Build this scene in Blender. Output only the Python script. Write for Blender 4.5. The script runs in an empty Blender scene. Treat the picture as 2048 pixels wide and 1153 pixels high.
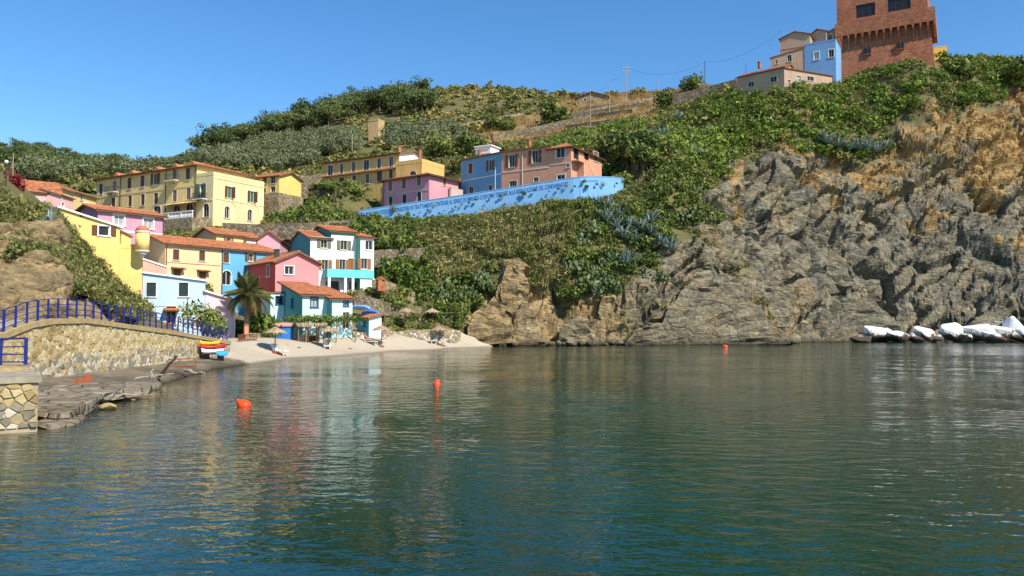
import bpy, math, random
import numpy as np
from mathutils import Vector, Matrix

RAD = math.radians
random.seed(11)
rng = np.random.default_rng(11)
scene = bpy.context.scene
COL = scene.collection

# ------------------------------------------------------------------ camera
FPX, CH = 1547.0, 3.3
PITCH = math.atan(63.5 / FPX)
cam_d = bpy.data.cameras.new('camera')
cam_d.sensor_width = 36.0
cam_d.lens = 36.0 * FPX / 2048.0
cam_d.clip_start = 0.1
cam_d.clip_end = 3000.0
cam = bpy.data.objects.new('camera', cam_d)
cam.location = (0, 0, CH)
cam.rotation_euler = (math.pi / 2 + PITCH, 0, 0)
COL.objects.link(cam)
scene.camera = cam

# ------------------------------------------------------------------ sky and sun
SUN_EL, SUN_AZ = RAD(44), RAD(134)       # azimuth clockwise from +Y
world = bpy.data.worlds.new('World')
scene.world = world
world.use_nodes = True
wn = world.node_tree
sky = wn.nodes.new('ShaderNodeTexSky')
sky.sky_type = 'NISHITA'
sky.sun_disc = False
sky.sun_elevation = SUN_EL
sky.sun_rotation = SUN_AZ
sky.altitude = 0
sky.air_density = 1.05
sky.dust_density = 0.0
sky.ozone_density = 5.0
hs = wn.nodes.new('ShaderNodeHueSaturation')
hs.inputs['Saturation'].default_value = 1.2
wn.links.new(sky.outputs[0], hs.inputs['Color'])
wn.links.new(hs.outputs[0], wn.nodes['Background'].inputs[0])
wn.nodes['Background'].inputs[1].default_value = 0.127
sun_d = bpy.data.lights.new('sun', 'SUN')
sun_d.energy = 4.8
sun_d.angle = RAD(0.53)
sun_d.color = (1.0, 0.91, 0.76)
sun = bpy.data.objects.new('sun', sun_d)
sd = Vector((math.sin(SUN_AZ) * math.cos(SUN_EL), math.cos(SUN_AZ) * math.cos(SUN_EL), math.sin(SUN_EL)))
sun.rotation_euler = sd.to_track_quat('Z', 'Y').to_euler()
sun.location = sd * 300
COL.objects.link(sun)
scene.view_settings.view_transform = 'Standard'
scene.view_settings.look = 'None'
scene.view_settings.exposure = 0.5
scene.view_settings.gamma = 1.0
scene.view_settings.use_curve_mapping = False
scene.cycles.max_bounces = 6
scene.cycles.diffuse_bounces = 3
scene.cycles.glossy_bounces = 3
scene.cycles.transparent_max_bounces = 6

# ------------------------------------------------------------------ planning helpers
cP, sP = math.cos(PITCH), math.sin(PITCH)

def ray(px, py):
    xc, yc = (px - 1024) / FPX, -(py - 576.5) / FPX
    return Vector((xc, cP - yc * sP, sP + yc * cP))

def at(px, py, Y):
    r = ray(px, py)
    return Vector((0, 0, CH)) + r * (Y / r.y)

def proj(X, Y, Z):
    dz = Z - CH
    f = Y * cP + dz * sP
    u = -Y * sP + dz * cP
    f = np.maximum(f, 0.01)
    return 1024 + FPX * X / f, 576.5 - FPX * u / f

def level(px, py, z):
    """point on the ray through the pixel at height z"""
    r = ray(px, py)
    t = (z - CH) / r.z
    return Vector((0, 0, CH)) + r * t

def along(A, d, px, py):
    """distance along d from A (plan) to the vertical plane through pixel column px"""
    r = ray(px, py)
    k = r.x / r.y
    return (k * A.y - A.x) / (d.x - k * d.y)

def inpoly(px, py, poly):
    px = np.asarray(px, float); py = np.asarray(py, float)
    ins = np.zeros(px.shape, bool)
    n = len(poly)
    for i in range(n):
        x1, y1 = poly[i]; x2, y2 = poly[(i + 1) % n]
        c = ((y1 > py) != (y2 > py)) & (px < (x2 - x1) * (py - y1) / ((y2 - y1) or 1e-9) + x1)
        ins ^= c
    return ins

# ------------------------------------------------------------------ object helpers
def link(o, parent=None):
    COL.objects.link(o)
    if parent is not None:
        o.parent = parent
    return o

def tag(o, label, cat, group=None, kind=None):
    if label: o['label'] = label
    if cat: o['category'] = cat
    if group: o['group'] = group
    if kind: o['kind'] = kind
    elif cat: o['kind'] = 'thing'
    return o

def empty(name, loc, label=None, cat=None, group=None):
    o = bpy.data.objects.new(name, None)
    o.location = loc
    o.empty_display_size = 0.3
    COL.objects.link(o)
    tag(o, label, cat, group)
    return o

def copy_tree(o, parent=None):
    c = o.copy()
    COL.objects.link(c)
    c.parent = parent
    for ch in list(o.children):
        copy_tree(ch, c)
    return c

class MB:
    """collects faces in world coordinates"""
    def __init__(self):
        self.v = []; self.f = []; self.m = []
    def add(self, vs, fs, mi=0):
        o = len(self.v)
        self.v += [tuple(p) for p in vs]
        for f in fs:
            self.f.append([i + o for i in f]); self.m.append(mi)
    def quad(self, a, b, c, d, mi=0):
        self.add([a, b, c, d], [(0, 1, 2, 3)], mi)
    def obox(self, o, x, y, z, mi=0):
        """box from corner o and three edge vectors"""
        o, x, y, z = Vector(o), Vector(x), Vector(y), Vector(z)
        p = [o, o + x, o + x + y, o + y, o + z, o + x + z, o + x + y + z, o + y + z]
        self.add(p, [(0, 3, 2, 1), (4, 5, 6, 7), (0, 1, 5, 4), (1, 2, 6, 5), (2, 3, 7, 6), (3, 0, 4, 7)], mi)
    def cbox(self, c, sx, sy, sz, rz=0, mi=0):
        u = Vector((math.cos(rz), math.sin(rz), 0)) * sx
        v = Vector((-math.sin(rz), math.cos(rz), 0)) * sy
        w = Vector((0, 0, sz))
        self.obox(Vector(c) - u / 2 - v / 2, u, v, w, mi)
    def tube(self, pts, rad, n=6, cap=True, mi=0):
        pts = [Vector(p) for p in pts]
        if not hasattr(rad, '__len__'): rad = [rad] * len(pts)
        vs = []; fs = []
        for i, p in enumerate(pts):
            t = (pts[min(i + 1, len(pts) - 1)] - pts[max(i - 1, 0)])
            if t.length < 1e-6: t = Vector((0, 0, 1))
            t.normalize()
            a = Vector((0, 0, 1)) if abs(t.z) < 0.9 else Vector((1, 0, 0))
            e1 = t.cross(a).normalized(); e2 = t.cross(e1)
            for k in range(n):
                an = 2 * math.pi * k / n
                vs.append(p + (e1 * math.cos(an) + e2 * math.sin(an)) * rad[i])
        for i in range(len(pts) - 1):
            for k in range(n):
                fs.append((i * n + k, i * n + (k + 1) % n, (i + 1) * n + (k + 1) % n, (i + 1) * n + k))
        if cap:
            fs.append(tuple(range(n - 1, -1, -1)))
            fs.append(tuple((len(pts) - 1) * n + k for k in range(n)))
        self.add(vs, fs, mi)
    def lathe(self, c, prof, n=12, mi=0):
        c = Vector(c); vs = []; fs = []
        for r, z in prof:
            for k in range(n):
                a = 2 * math.pi * k / n
                vs.append(c + Vector((r * math.cos(a), r * math.sin(a), z)))
        for i in range(len(prof) - 1):
            for k in range(n):
                fs.append((i * n + k, i * n + (k + 1) % n, (i + 1) * n + (k + 1) % n, (i + 1) * n + k))
        fs.append(tuple(range(n - 1, -1, -1)))
        fs.append(tuple((len(prof) - 1) * n + k for k in range(n)))
        self.add(vs, fs, mi)
    def prism(self, poly, ext, mi=0):
        """planar polygon (3d points) extruded by vector ext"""
        ext = Vector(ext); n = len(poly)
        p = [Vector(q) for q in poly]
        vs = p + [q + ext for q in p]
        fs = [tuple(range(n - 1, -1, -1)), tuple(range(n, 2 * n))]
        for i in range(n):
            j = (i + 1) % n
            fs.append((i, j, n + j, n + i))
        self.add(vs, fs, mi)
    def build(self, name, mats, parent=None, smooth=False, origin=None):
        if origin is None:
            if parent is not None:
                q = parent; org = Vector((0, 0, 0))
                while q is not None:
                    org += q.location; q = q.parent
            else:
                a = np.array(self.v)
                org = Vector((float(a[:, 0].mean()), float(a[:, 1].mean()), float(a[:, 2].min())))
        else:
            org = Vector(origin)
        me = bpy.data.meshes.new(name)
        me.from_pydata([(x - org.x, y - org.y, z - org.z) for x, y, z in self.v], [], self.f)
        if not isinstance(mats, (list, tuple)): mats = [mats]
        for m in mats: me.materials.append(m)
        if len(mats) > 1:
            me.polygons.foreach_set('material_index', self.m)
        if smooth:
            me.polygons.foreach_set('use_smooth', [True] * len(me.polygons))
        me.update()
        o = bpy.data.objects.new(name, me)
        link(o, parent)
        if parent is None: o.location = org
        return o

def mesh_np(name, V, Fq, mat, smooth=False, tri=False):
    """fast mesh from numpy arrays; all faces the same size"""
    me = bpy.data.meshes.new(name)
    k = Fq.shape[1]
    me.vertices.add(len(V)); me.vertices.foreach_set('co', V.astype(np.float32).ravel())
    me.loops.add(Fq.size); me.loops.foreach_set('vertex_index', Fq.astype(np.int32).ravel())
    me.polygons.add(len(Fq))
    me.polygons.foreach_set('loop_start', np.arange(0, Fq.size, k, dtype=np.int32))
    if smooth: me.polygons.foreach_set('use_smooth', np.ones(len(Fq), bool))
    me.update(calc_edges=True)
    me.materials.append(mat)
    return me

# ------------------------------------------------------------------ numpy noise
def _h(ix, iy, iz, k):
    h = (ix.astype(np.int64) * 374761393 + iy.astype(np.int64) * 668265263 + iz.astype(np.int64) * 2147483647 + k * 974634777) & 0xffffffff
    h = ((h ^ (h >> 13)) * 1274126177) & 0xffffffff
    h = ((h ^ (h >> 16)) * 2246822519) & 0xffffffff
    return ((h ^ (h >> 15)) & 0xffffff) / float(0xffffff)

def vnoise(P, k=0):
    P = np.asarray(P, float); i = np.floor(P); f = P - i; f = f * f * (3 - 2 * f); i = i.astype(np.int64)
    r = 0
    for a in (0, 1):
        for b in (0, 1):
            for c in (0, 1):
                w = (f[:, 0] if a else 1 - f[:, 0]) * (f[:, 1] if b else 1 - f[:, 1]) * (f[:, 2] if c else 1 - f[:, 2])
                r = r + w * _h(i[:, 0] + a, i[:, 1] + b, i[:, 2] + c, k)
    return r

def fbm(P, oct=4, k=0):
    P = np.asarray(P, float); r = 0; a = 0.5
    for o in range(oct):
        r = r + a * (vnoise(P, k + o) - 0.5); P = P * 2.03 + 11.7; a *= 0.5
    return r

def worley(P, k=0):
    i = np.floor(P).astype(np.int64); n = len(P)
    F1 = np.full(n, 9.0); F2 = np.full(n, 9.0); rv = np.zeros((n, 3)); dl = np.zeros((n, 3))
    for a in (-1, 0, 1):
        for b in (-1, 0, 1):
            for c in (-1, 0, 1):
                cx, cy, cz = i[:, 0] + a, i[:, 1] + b, i[:, 2] + c
                q = np.stack([cx + _h(cx, cy, cz, k), cy + _h(cx, cy, cz, k + 1), cz + _h(cx, cy, cz, k + 2)], 1)
                d = P - q; dd = np.sqrt((d * d).sum(1))
                m = dd < F1
                F2 = np.where(m, F1, np.minimum(F2, dd))
                F1 = np.where(m, dd, F1)
                if m.any():
                    rv[m] = np.stack([_h(cx, cy, cz, k + 3), _h(cx, cy, cz, k + 4), _h(cx, cy, cz, k + 5)], 1)[m]
                    dl[m] = d[m]
    return F1, F2, rv, dl

# ------------------------------------------------------------------ materials
def nodes_of(name):
    m = bpy.data.materials.new(name); m.use_nodes = True
    nt = m.node_tree
    b = nt.nodes['Principled BSDF']
    return m, nt, b

def N(nt, t, **kw):
    n = nt.nodes.new(t)
    for k, v in kw.items():
        if k in ('operation', 'blend_type', 'data_type', 'attribute_name', 'feature', 'noise_dimensions', 'bands_direction', 'wave_type', 'distance_metric'):
            setattr(n, k, v)
        else:
            n.inputs[k].default_value = v
    return n

def ramp(nt, fac, stops):
    r = nt.nodes.new('ShaderNodeValToRGB')
    cr = r.color_ramp
    while len(cr.elements) > 1: cr.elements.remove(cr.elements[-1])
    cr.elements[0].position = stops[0][0]; cr.elements[0].color = (*stops[0][1], 1)
    for p, c in stops[1:]:
        e = cr.elements.new(p); e.color = (*c, 1)
    nt.links.new(fac, r.inputs[0])
    return r.outputs[0]

def mixc(nt, fac, a, b, mode='MIX'):
    m = nt.nodes.new('ShaderNodeMix'); m.data_type = 'RGBA'; m.blend_type = mode
    for sock, val in ((0, fac), (6, a), (7, b)):
        if isinstance(val, (int, float)): m.inputs[sock].default_value = val
        elif isinstance(val, tuple): m.inputs[sock].default_value = (*val, 1) if len(val) == 3 else val
        else: nt.links.new(val, m.inputs[sock])
    return m.outputs[2]

def math_(nt, op, a, b=None):
    m = nt.nodes.new('ShaderNodeMath'); m.operation = op
    for i, v in enumerate((a, b)):
        if v is None: continue
        if isinstance(v, (int, float)): m.inputs[i].default_value = v
        else: nt.links.new(v, m.inputs[i])
    return m.outputs[0]

def srgb(r, g, b):
    f = lambda c: (c / 12.92 if c <= 0.04045 else ((c + 0.055) / 1.055) ** 2.4)
    return (f(r / 255), f(g / 255), f(b / 255))

def geo_pos(nt):
    return nt.nodes.new('ShaderNodeNewGeometry').outputs['Position']

def noise_tex(nt, vec, scale, detail=4, rough=0.6):
    n = N(nt, 'ShaderNodeTexNoise', Scale=scale, Detail=detail, Roughness=rough)
    if vec is not None: nt.links.new(vec, n.inputs['Vector'])
    return n.outputs[0]

def bump(nt, b, h, dist, strength=1.0):
    n = N(nt, 'ShaderNodeBump', Strength=strength, Distance=dist)
    nt.links.new(h, n.inputs['Height'])
    nt.links.new(n.outputs[0], b.inputs['Normal'])

def stucco(name, col, stain=0.35, grime=(0.25, 0.2, 0.13)):
    g0 = sum(col) / 3; col = tuple((0.90 * a + 0.10 * g0) * 0.90 for a in col)
    m, nt, b = nodes_of(name)
    p = geo_pos(nt)
    mp = N(nt, 'ShaderNodeMapping'); mp.inputs['Scale'].default_value = (1, 1, 0.28)
    nt.links.new(p, mp.inputs[0])
    n1 = noise_tex(nt, mp.outputs[0], 0.9, 6, 0.65)
    n2 = noise_tex(nt, p, 5.0, 5, 0.7)
    f = ramp(nt, n1, [(0.45, (0, 0, 0)), (0.75, (1, 1, 1))])
    f = math_(nt, 'MULTIPLY', f, stain)
    c = mixc(nt, f, col, tuple(0.5 * a + 0.5 * a * g * 2.0 for a, g in zip(col, grime)))
    v = ramp(nt, n2, [(0.3, (0.90, 0.90, 0.90)), (0.7, (1.05, 1.05, 1.05))])
    c = mixc(nt, 1.0, c, v, 'MULTIPLY')
    mp2 = N(nt, 'ShaderNodeMapping'); mp2.inputs['Scale'].default_value = (2.6, 2.6, 0.16); nt.links.new(p, mp2.inputs[0])
    st = ramp(nt, noise_tex(nt, mp2.outputs[0], 1.0, 5, 0.7), [(0.50, (0, 0, 0)), (0.78, (1, 1, 1))])
    g_ = sum(col) / 3
    c = mixc(nt, math_(nt, 'MULTIPLY', st, min(0.8, 0.25 + stain * 0.7)), c, tuple(0.45 * a + 0.22 * g_ for a in col))
    big = ramp(nt, noise_tex(nt, p, 0.35, 3, 0.5), [(0.3, (0.9, 0.9, 0.9)), (0.7, (1.06, 1.05, 1.03))])
    c = mixc(nt, 1.0, c, big, 'MULTIPLY')
    nt.links.new(c, b.inputs['Base Color'])
    b.inputs['Roughness'].default_value = 0.9
    b.inputs['Specular IOR Level'].default_value = 0.127
    bump(nt, b, noise_tex(nt, p, 9.0, 4), 0.03, 0.5)
    return m

def plain(name, col, rough=0.7, var=0.12, scale=4.0, spec=0.3, metal=0.0):
    m, nt, b = nodes_of(name)
    p = geo_pos(nt)
    n = noise_tex(nt, p, scale, 5, 0.65)
    v = ramp(nt, n, [(0.3, (1 - var,) * 3), (0.7, (1 + var * 0.6,) * 3)])
    nt.links.new(mixc(nt, 1.0, col, v, 'MULTIPLY'), b.inputs['Base Color'])
    b.inputs['Roughness'].default_value = rough
    b.inputs['Specular IOR Level'].default_value = spec
    b.inputs['Metallic'].default_value = metal
    return m

def island(name, stops, rough=0.7, trans=0.0, spec=0.2, nscale=0.15, namp=0.5, bumpd=0.0, objw=0.45):
    """colour varies from mesh island to mesh island (leaf, stone) and over metres"""
    m, nt, b = nodes_of(name)
    g = nt.nodes.new('ShaderNodeNewGeometry')
    n = noise_tex(nt, g.outputs['Position'], nscale, 3)
    oi = nt.nodes.new('ShaderNodeObjectInfo')
    f = math_(nt, 'MULTIPLY', math_(nt, 'SUBTRACT', n, 0.5), namp * 2)
    f = math_(nt, 'ADD', f, g.outputs['Random Per Island'])
    f = math_(nt, 'ADD', f, math_(nt, 'MULTIPLY', math_(nt, 'SUBTRACT', oi.outputs['Random'], 0.5), objw))
    c = ramp(nt, f, stops)
    nt.links.new(c, b.inputs['Base Color'])
    b.inputs['Roughness'].default_value = rough
    b.inputs['Specular IOR Level'].default_value = spec
    if bumpd:
        bump(nt, b, noise_tex(nt, g.outputs['Position'], 7.0, 5), bumpd)
    if trans:
        t = nt.nodes.new('ShaderNodeBsdfTranslucent')
        nt.links.new(c, t.inputs[0])
        mx = nt.nodes.new('ShaderNodeMixShader'); mx.inputs[0].default_value = trans
        nt.links.new(b.outputs[0], mx.inputs[1]); nt.links.new(t.outputs[0], mx.inputs[2])
        nt.links.new(mx.outputs[0], nt.nodes['Material Output'].inputs[0])
    return m

def tile_mat(name, base=(0.40, 0.15, 0.07)):
    m, nt, b = nodes_of(name)
    p = geo_pos(nt)
    vo = N(nt, 'ShaderNodeTexVoronoi', Scale=3.2)
    nt.links.new(p, vo.inputs['Vector'])
    n = noise_tex(nt, p, 0.8, 5, 0.7)
    c = mixc(nt, ramp(nt, vo.outputs['Color'], [(0.15, (0, 0, 0)), (0.85, (1, 1, 1))]), tuple(a * 0.72 for a in base), tuple(min(1, a * 1.3) for a in base))
    c = mixc(nt, math_(nt, 'MULTIPLY', ramp(nt, n, [(0.48, (0, 0, 0)), (0.72, (1, 1, 1))]), 0.5), c, (0.30, 0.22, 0.13))
    nt.links.new(c, b.inputs['Base Color'])
    b.inputs['Roughness'].default_value = 0.85
    b.inputs['Specular IOR Level'].default_value = 0.127
    return m

def glass_mat(name, col):
    m, nt, b = nodes_of(name)
    b.inputs['Base Color'].default_value = (*col, 1)
    b.inputs['Roughness'].default_value = 0.18
    b.inputs['Specular IOR Level'].default_value = 0.3
    return m

M = {}
M['tile'] = tile_mat('roof_tile')
M['tile_old'] = tile_mat('roof_tile_weathered', (0.36, 0.14, 0.07))
M['glass'] = glass_mat('window_glass', (0.025, 0.028, 0.03))
M['curtain'] = plain('curtain_glass', (0.35, 0.36, 0.35), 0.3)
M['white'] = plain('white_paint', (0.80, 0.79, 0.76), 0.6, 0.06)
M['trim'] = plain('pale_trim', (0.62, 0.58, 0.48), 0.8, 0.1)
M['brown'] = plain('brown_shutter_paint', (0.13, 0.055, 0.03), 0.6, 0.2)
M['orangewood'] = plain('orange_wood', (0.30, 0.12, 0.045), 0.6, 0.2)
M['green'] = plain('green_shutter_paint', (0.02, 0.13, 0.09), 0.6, 0.2)
M['darkgreen'] = plain('dark_green_shutter_paint', (0.022, 0.045, 0.045), 0.6, 0.2)
M['greygreen'] = plain('grey_shutter_paint', (0.16, 0.15, 0.11), 0.7, 0.2)
M['blueframe'] = plain('blue_frame_paint', (0.03, 0.10, 0.24), 0.5, 0.1)
M['metal_dark'] = plain('dark_metal', (0.05, 0.045, 0.04), 0.5, 0.2)
M['metal_grey'] = plain('grey_metal', (0.35, 0.35, 0.34), 0.4, 0.1)
M['wood'] = plain('weathered_wood', (0.22, 0.16, 0.10), 0.85, 0.25, 6)
M['greywood'] = plain('driftwood', (0.36, 0.30, 0.23), 0.9, 0.25, 6)
M['soffit'] = plain('eaves_wood', (0.20, 0.12, 0.07), 0.8, 0.2)
M['rail_blue'] = plain('blue_rail_paint', (0.014, 0.026, 0.20), 0.45, 0.25, 8, 0.4)
M['rust'] = plain('rusty_iron', (0.33, 0.08, 0.03), 0.8, 0.35, 12)
def stone_mat(name, stops, scale=2.6, bd=0.08):
    m, nt, b = nodes_of(name)
    p = geo_pos(nt)
    w = mixc(nt, 0.25, p, N(nt, 'ShaderNodeTexNoise', Scale=1.5).outputs[1])
    vo = N(nt, 'ShaderNodeTexVoronoi', Scale=scale); nt.links.new(p, vo.inputs['Vector'])
    ve = N(nt, 'ShaderNodeTexVoronoi', feature='DISTANCE_TO_EDGE', Scale=scale); nt.links.new(p, ve.inputs['Vector'])
    sep = nt.nodes.new('ShaderNodeSeparateColor'); nt.links.new(vo.outputs['Color'], sep.inputs[0])
    c = ramp(nt, sep.outputs[0], stops)
    n = noise_tex(nt, p, 3.0, 6, 0.7)
    c = mixc(nt, 1.0, c, ramp(nt, n, [(0.3, (0.7,) * 3), (0.7, (1.15,) * 3)]), 'MULTIPLY')
    nt.links.new(c, b.inputs['Base Color'])
    b.inputs['Roughness'].default_value = 0.95
    b.inputs['Specular IOR Level'].default_value = 0.1
    e = ramp(nt, ve.outputs[0], [(0.0, (0, 0, 0)), (0.12, (1, 1, 1))])
    bump(nt, b, math_(nt, 'ADD', e, n), bd)
    return m

M['stone'] = stone_mat('terrace_stone', [(0, (0.13, 0.11, 0.08)), (0.5, (0.22, 0.18, 0.12)), (1, (0.32, 0.27, 0.19))])
M['stone_tan'] = stone_mat('tan_stone', [(0, (0.22, 0.17, 0.10)), (0.5, (0.33, 0.26, 0.16)), (1, (0.45, 0.37, 0.25))])

FOOT = []      # footprints for fitting the ground: (A, u, n, w, depth, zbase)

def clip_col(poly, s):
    """t-range of a convex polygon [(s,t)] at abscissa s"""
    ts = []
    n = len(poly)
    for i in range(n):
        (s1, t1), (s2, t2) = poly[i], poly[(i + 1) % n]
        if abs(s2 - s1) < 1e-9:
            if abs(s - s1) < 1e-6: ts += [t1, t2]
            continue
        k = (s - s1) / (s2 - s1)
        if -1e-6 <= k <= 1 + 1e-6: ts.append(t1 + (t2 - t1) * k)
    if not ts: return None
    return min(ts), max(ts)

def roof_plane(mb, under, P, edir, pitch=0.27, amp=0.055, row=0.6, th=0.12):
    """pan-and-cover tiles over the planar convex polygon P; edir runs along the eave"""
    P = [Vector(p) for p in P]
    e = Vector(edir).normalized()
    nrm = (P[1] - P[0]).cross(P[2] - P[0]).normalized()
    if nrm.z < 0: nrm = -nrm
    t = nrm.cross(e).normalized()
    if t.z < 0: t = -t
    o = P[0]
    st = [((p - o).dot(e), (p - o).dot(t)) for p in P]
    smin, smax = min(a for a, _ in st), max(a for a, _ in st)
    tmin, tmax = min(b for _, b in st), max(b for _, b in st)
    nc = max(2, int((smax - smin) / pitch)); pw = (smax - smin) / nc
    ss, hh = [], []
    for i in range(nc):
        for fr, h in ((0.0, 0.0), (0.22, 0.85), (0.5, 1.0), (0.78, 0.85)):
            ss.append(smin + (i + fr) * pw); hh.append(h * amp)
    ss.append(smax); hh.append(0)
    nr = max(2, int((tmax - tmin) / row))
    rows = []
    for j in range(nr):
        a = tmin + (tmax - tmin) * j / nr
        rows.append((a, 0.03)); rows.append((a + (tmax - tmin) / nr - 0.001, 0.0))
    vs = []; fs = []; nt_ = len(rows)
    for s, h in zip(ss, hh):
        r = clip_col(st, min(max(s, smin + 1e-5), smax - 1e-5)) or (tmin, tmin)
        for tt, hj in rows:
            tc = min(max(tt, r[0]), r[1])
            vs.append(o + e * s + t * tc + nrm * (h + hj + 0.02))
    for i in range(len(ss) - 1):
        for j in range(nt_ - 1):
            a = i * nt_ + j
            fs.append((a, a + nt_, a + nt_ + 1, a + 1))
    mb.add(vs, fs)
    under.prism(P, -nrm * th)

class House:
    def __init__(self, root, A, ang=None, px_r=None, w=None, depth=6.0, z0=0.0, z1=None, wall=None, roof='gable_u',
                 rise=1.2, over=0.35, tile='tile', dir_to=None, foot=True, face_mats=None, band=None, roofmat=None, name='wall'):
        self.root = root; self.A = Vector((A.x, A.y, 0)); self.z0 = z0; self.z1 = z1 if z1 is not None else A.z
        if dir_to is not None:
            d = Vector((dir_to.x - A.x, dir_to.y - A.y, 0)); self.w = d.length; self.u = d.normalized()
        else:
            self.u = Vector((math.cos(RAD(ang)), math.sin(RAD(ang)), 0))
            self.w = w if w is not None else along(A, self.u, px_r[0], px_r[1])
        self.n = Vector((-self.u.y, self.u.x, 0)); self.d = depth
        self.roof = roof; self.rise = rise; self.over = over; self.tile = tile
        self.wall = wall; self.face_mats = face_mats or {}; self.ops = []; self.roofmat = roofmat; self.name = name
        B = self.A + self.u * self.w
        self.faces = {'F': (self.A, self.u, self.w, -self.n), 'R': (B, self.n, self.d, self.u),
                      'L': (self.A + self.n * self.d, -self.n, self.d, -self.u), 'K': (B + self.n * self.d, -self.u, self.w, self.n)}
        if foot: FOOT.append((self.A.copy(), self.u.copy(), self.n.copy(), self.w, self.d, z0))
    def hit(self, face, px, py):
        o, d, ln, nr = self.faces[face]
        r = ray(px, py); c = Vector((0, 0, CH))
        t = (o - c).dot(nr) / r.dot(nr)
        p = c + r * t
        return (p - o).dot(d), p.z
    def win(self, face, px, py, w, h, name='window', frame='trim', pane='glass', shut=None, shutmat='brown', bars=1, sill=True, trim=0.09, arch=False, proud=0.04):
        uc, zc = self.hit(face, px, py)
        ln = self.faces[face][2]
        uc = min(max(uc, w / 2 + 0.12), ln - w / 2 - 0.12)
        self.ops.append((face, uc, zc, w, h, name, frame, pane, shut, shutmat, bars, sill, trim, arch, proud))
        return self
    def zt(self, face, s):
        """wall top at distance s along a face"""
        o, d, ln, nr = self.faces[face]
        p = o + d * s - self.A
        a, b = p.dot(self.u) / self.w, p.dot(self.n) / self.d
        r = self.roof; z = self.z1
        if r == 'gable_u': return z + self.rise * (1 - abs(2 * b - 1))
        if r == 'gable_v': return z + self.rise * (1 - abs(2 * a - 1))
        if r == 'monoL': return z + self.rise * (1 - a)
        if r == 'monoR': return z + self.rise * a
        if r == 'monoK': return z + self.rise * b
        if r == 'monoF': return z + self.rise * (1 - b)
        return z
    def finish(self):
        for f in 'FRLK': self._face(f)
        self._roof()
        for op in self.ops: self._window(op)
        return self
    def _face(self, f):
        o, d, ln, nr = self.faces[f]
        ops = [(c - w / 2, c + w / 2, z - h / 2, z + h / 2, arch) for (ff, c, z, w, h, *r, arch, pr) in self.ops if ff == f]
        mb = MB(); zb = self.z0 - 4.0
        zmin = self.z1 if self.roof not in ('monoL', 'monoR', 'monoK', 'monoF') else min(self.zt(f, 0), self.zt(f, ln))
        ztop = zmin
        us = sorted({0.0, ln} | {min(max(v, 0), ln) for q in ops for v in q[:2]})
        zs = sorted({zb, ztop} | {min(max(v, zb), ztop) for q in ops for v in q[2:4]})
        P = lambda u, z, k=0.0: o + d * u - nr * k + Vector((0, 0, z))
        for i in range(len(us) - 1):
            for j in range(len(zs) - 1):
                uc, zc = (us[i] + us[i + 1]) / 2, (zs[j] + zs[j + 1]) / 2
                if any(a < uc < b and c < zc < e for a, b, c, e, _ in ops): continue
                mb.quad(P(us[i], zs[j]), P(us[i + 1], zs[j]), P(us[i + 1], zs[j + 1]), P(us[i], zs[j + 1]))
        pts = [(0, self.zt(f, 0)), (ln / 2, self.zt(f, ln / 2)), (ln, self.zt(f, ln))]
        if max(z for _, z in pts) > zmin + 0.01:
            poly = [P(0, zmin), P(ln, zmin)] + [P(u, z) for u, z in reversed(pts) if z > zmin + 0.001]
            mb.add(poly, [tuple(range(len(poly)))])
        for a, b, c, e, arch in ops:
            k = 0.22
            mb.quad(P(a, c), P(a, e), P(a, e, k), P(a, c, k)); mb.quad(P(b, c), P(b, c, k), P(b, e, k), P(b, e))
            mb.quad(P(a, e), P(b, e), P(b, e, k), P(a, e, k)); mb.quad(P(a, c), P(a, c, k), P(b, c, k), P(b, c))
            if arch:
                r = (b - a) / 2; cz = e - r; cu = (a + b) / 2
                for sgn in (-1, 1):
                    poly = [P(cu + sgn * r, e, 0.004)] + [P(cu + sgn * r * math.cos(q), cz + r * math.sin(q), 0.004) for q in np.linspace(0, math.pi / 2, 6)]
                    mb.prism(poly, -nr * 0.15)
        if mb.f:
            mb.build(self.name, self.face_mats.get(f, self.wall), self.root)
    def _window(self, op):
        f, c, z, w, h, name, frame, pane, shut, shutmat, bars, sill, trim, arch, proud = op
        o, d, ln, nr = self.faces[f]
        up = Vector((0, 0, 1))
        C = o + d * c + up * z
        X = lambda u, v, k: C + d * u + up * v + nr * k
        mb = MB()
        isdoor = name == 'door'
        if frame:
            fw, pr = trim, proud
            for a, b, e, g in ((-w / 2 - fw, -w / 2, -h / 2, h / 2 + (0 if arch else fw)), (w / 2, w / 2 + fw, -h / 2, h / 2 + (0 if arch else fw)), (-w / 2, w / 2, h / 2, h / 2 + fw)):
                if arch and g > h / 2 + 0.001:
                    n = 8
                    for i in range(n):
                        q0, q1 = math.pi * i / n, math.pi * (i + 1) / n
                        r0, r1 = w / 2 + 0.002, w / 2 + fw
                        zz = h / 2 - w / 2
                        poly = [X(r0 * math.cos(q0), zz + r0 * math.sin(q0), 0.0), X(r1 * math.cos(q0), zz + r1 * math.sin(q0), 0.0),
                                X(r1 * math.cos(q1), zz + r1 * math.sin(q1), 0.0), X(r0 * math.cos(q1), zz + r0 * math.sin(q1), 0.0)]
                        mb.prism(poly, nr * pr)
                    continue
                if arch: g = h / 2 - w / 2
                mb.obox(X(a, e, -0.01), d * (b - a), nr * (pr + 0.01), up * (g - e))
            if sill and not isdoor:
                mb.obox(X(-w / 2 - fw * 1.4, -h / 2 - 0.09, -0.01), d * (w + fw * 2.8), nr * 0.12, up * 0.088)
        # sash
        s = 0.055
        mb.obox(X(-w / 2 + 0.002, -h / 2 + 0.002, -0.17), d * s, nr * 0.06, up * (h - 0.004))
        mb.obox(X(w / 2 - s - 0.002, -h / 2 + 0.002, -0.17), d * s, nr * 0.06, up * (h - 0.004))
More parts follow.
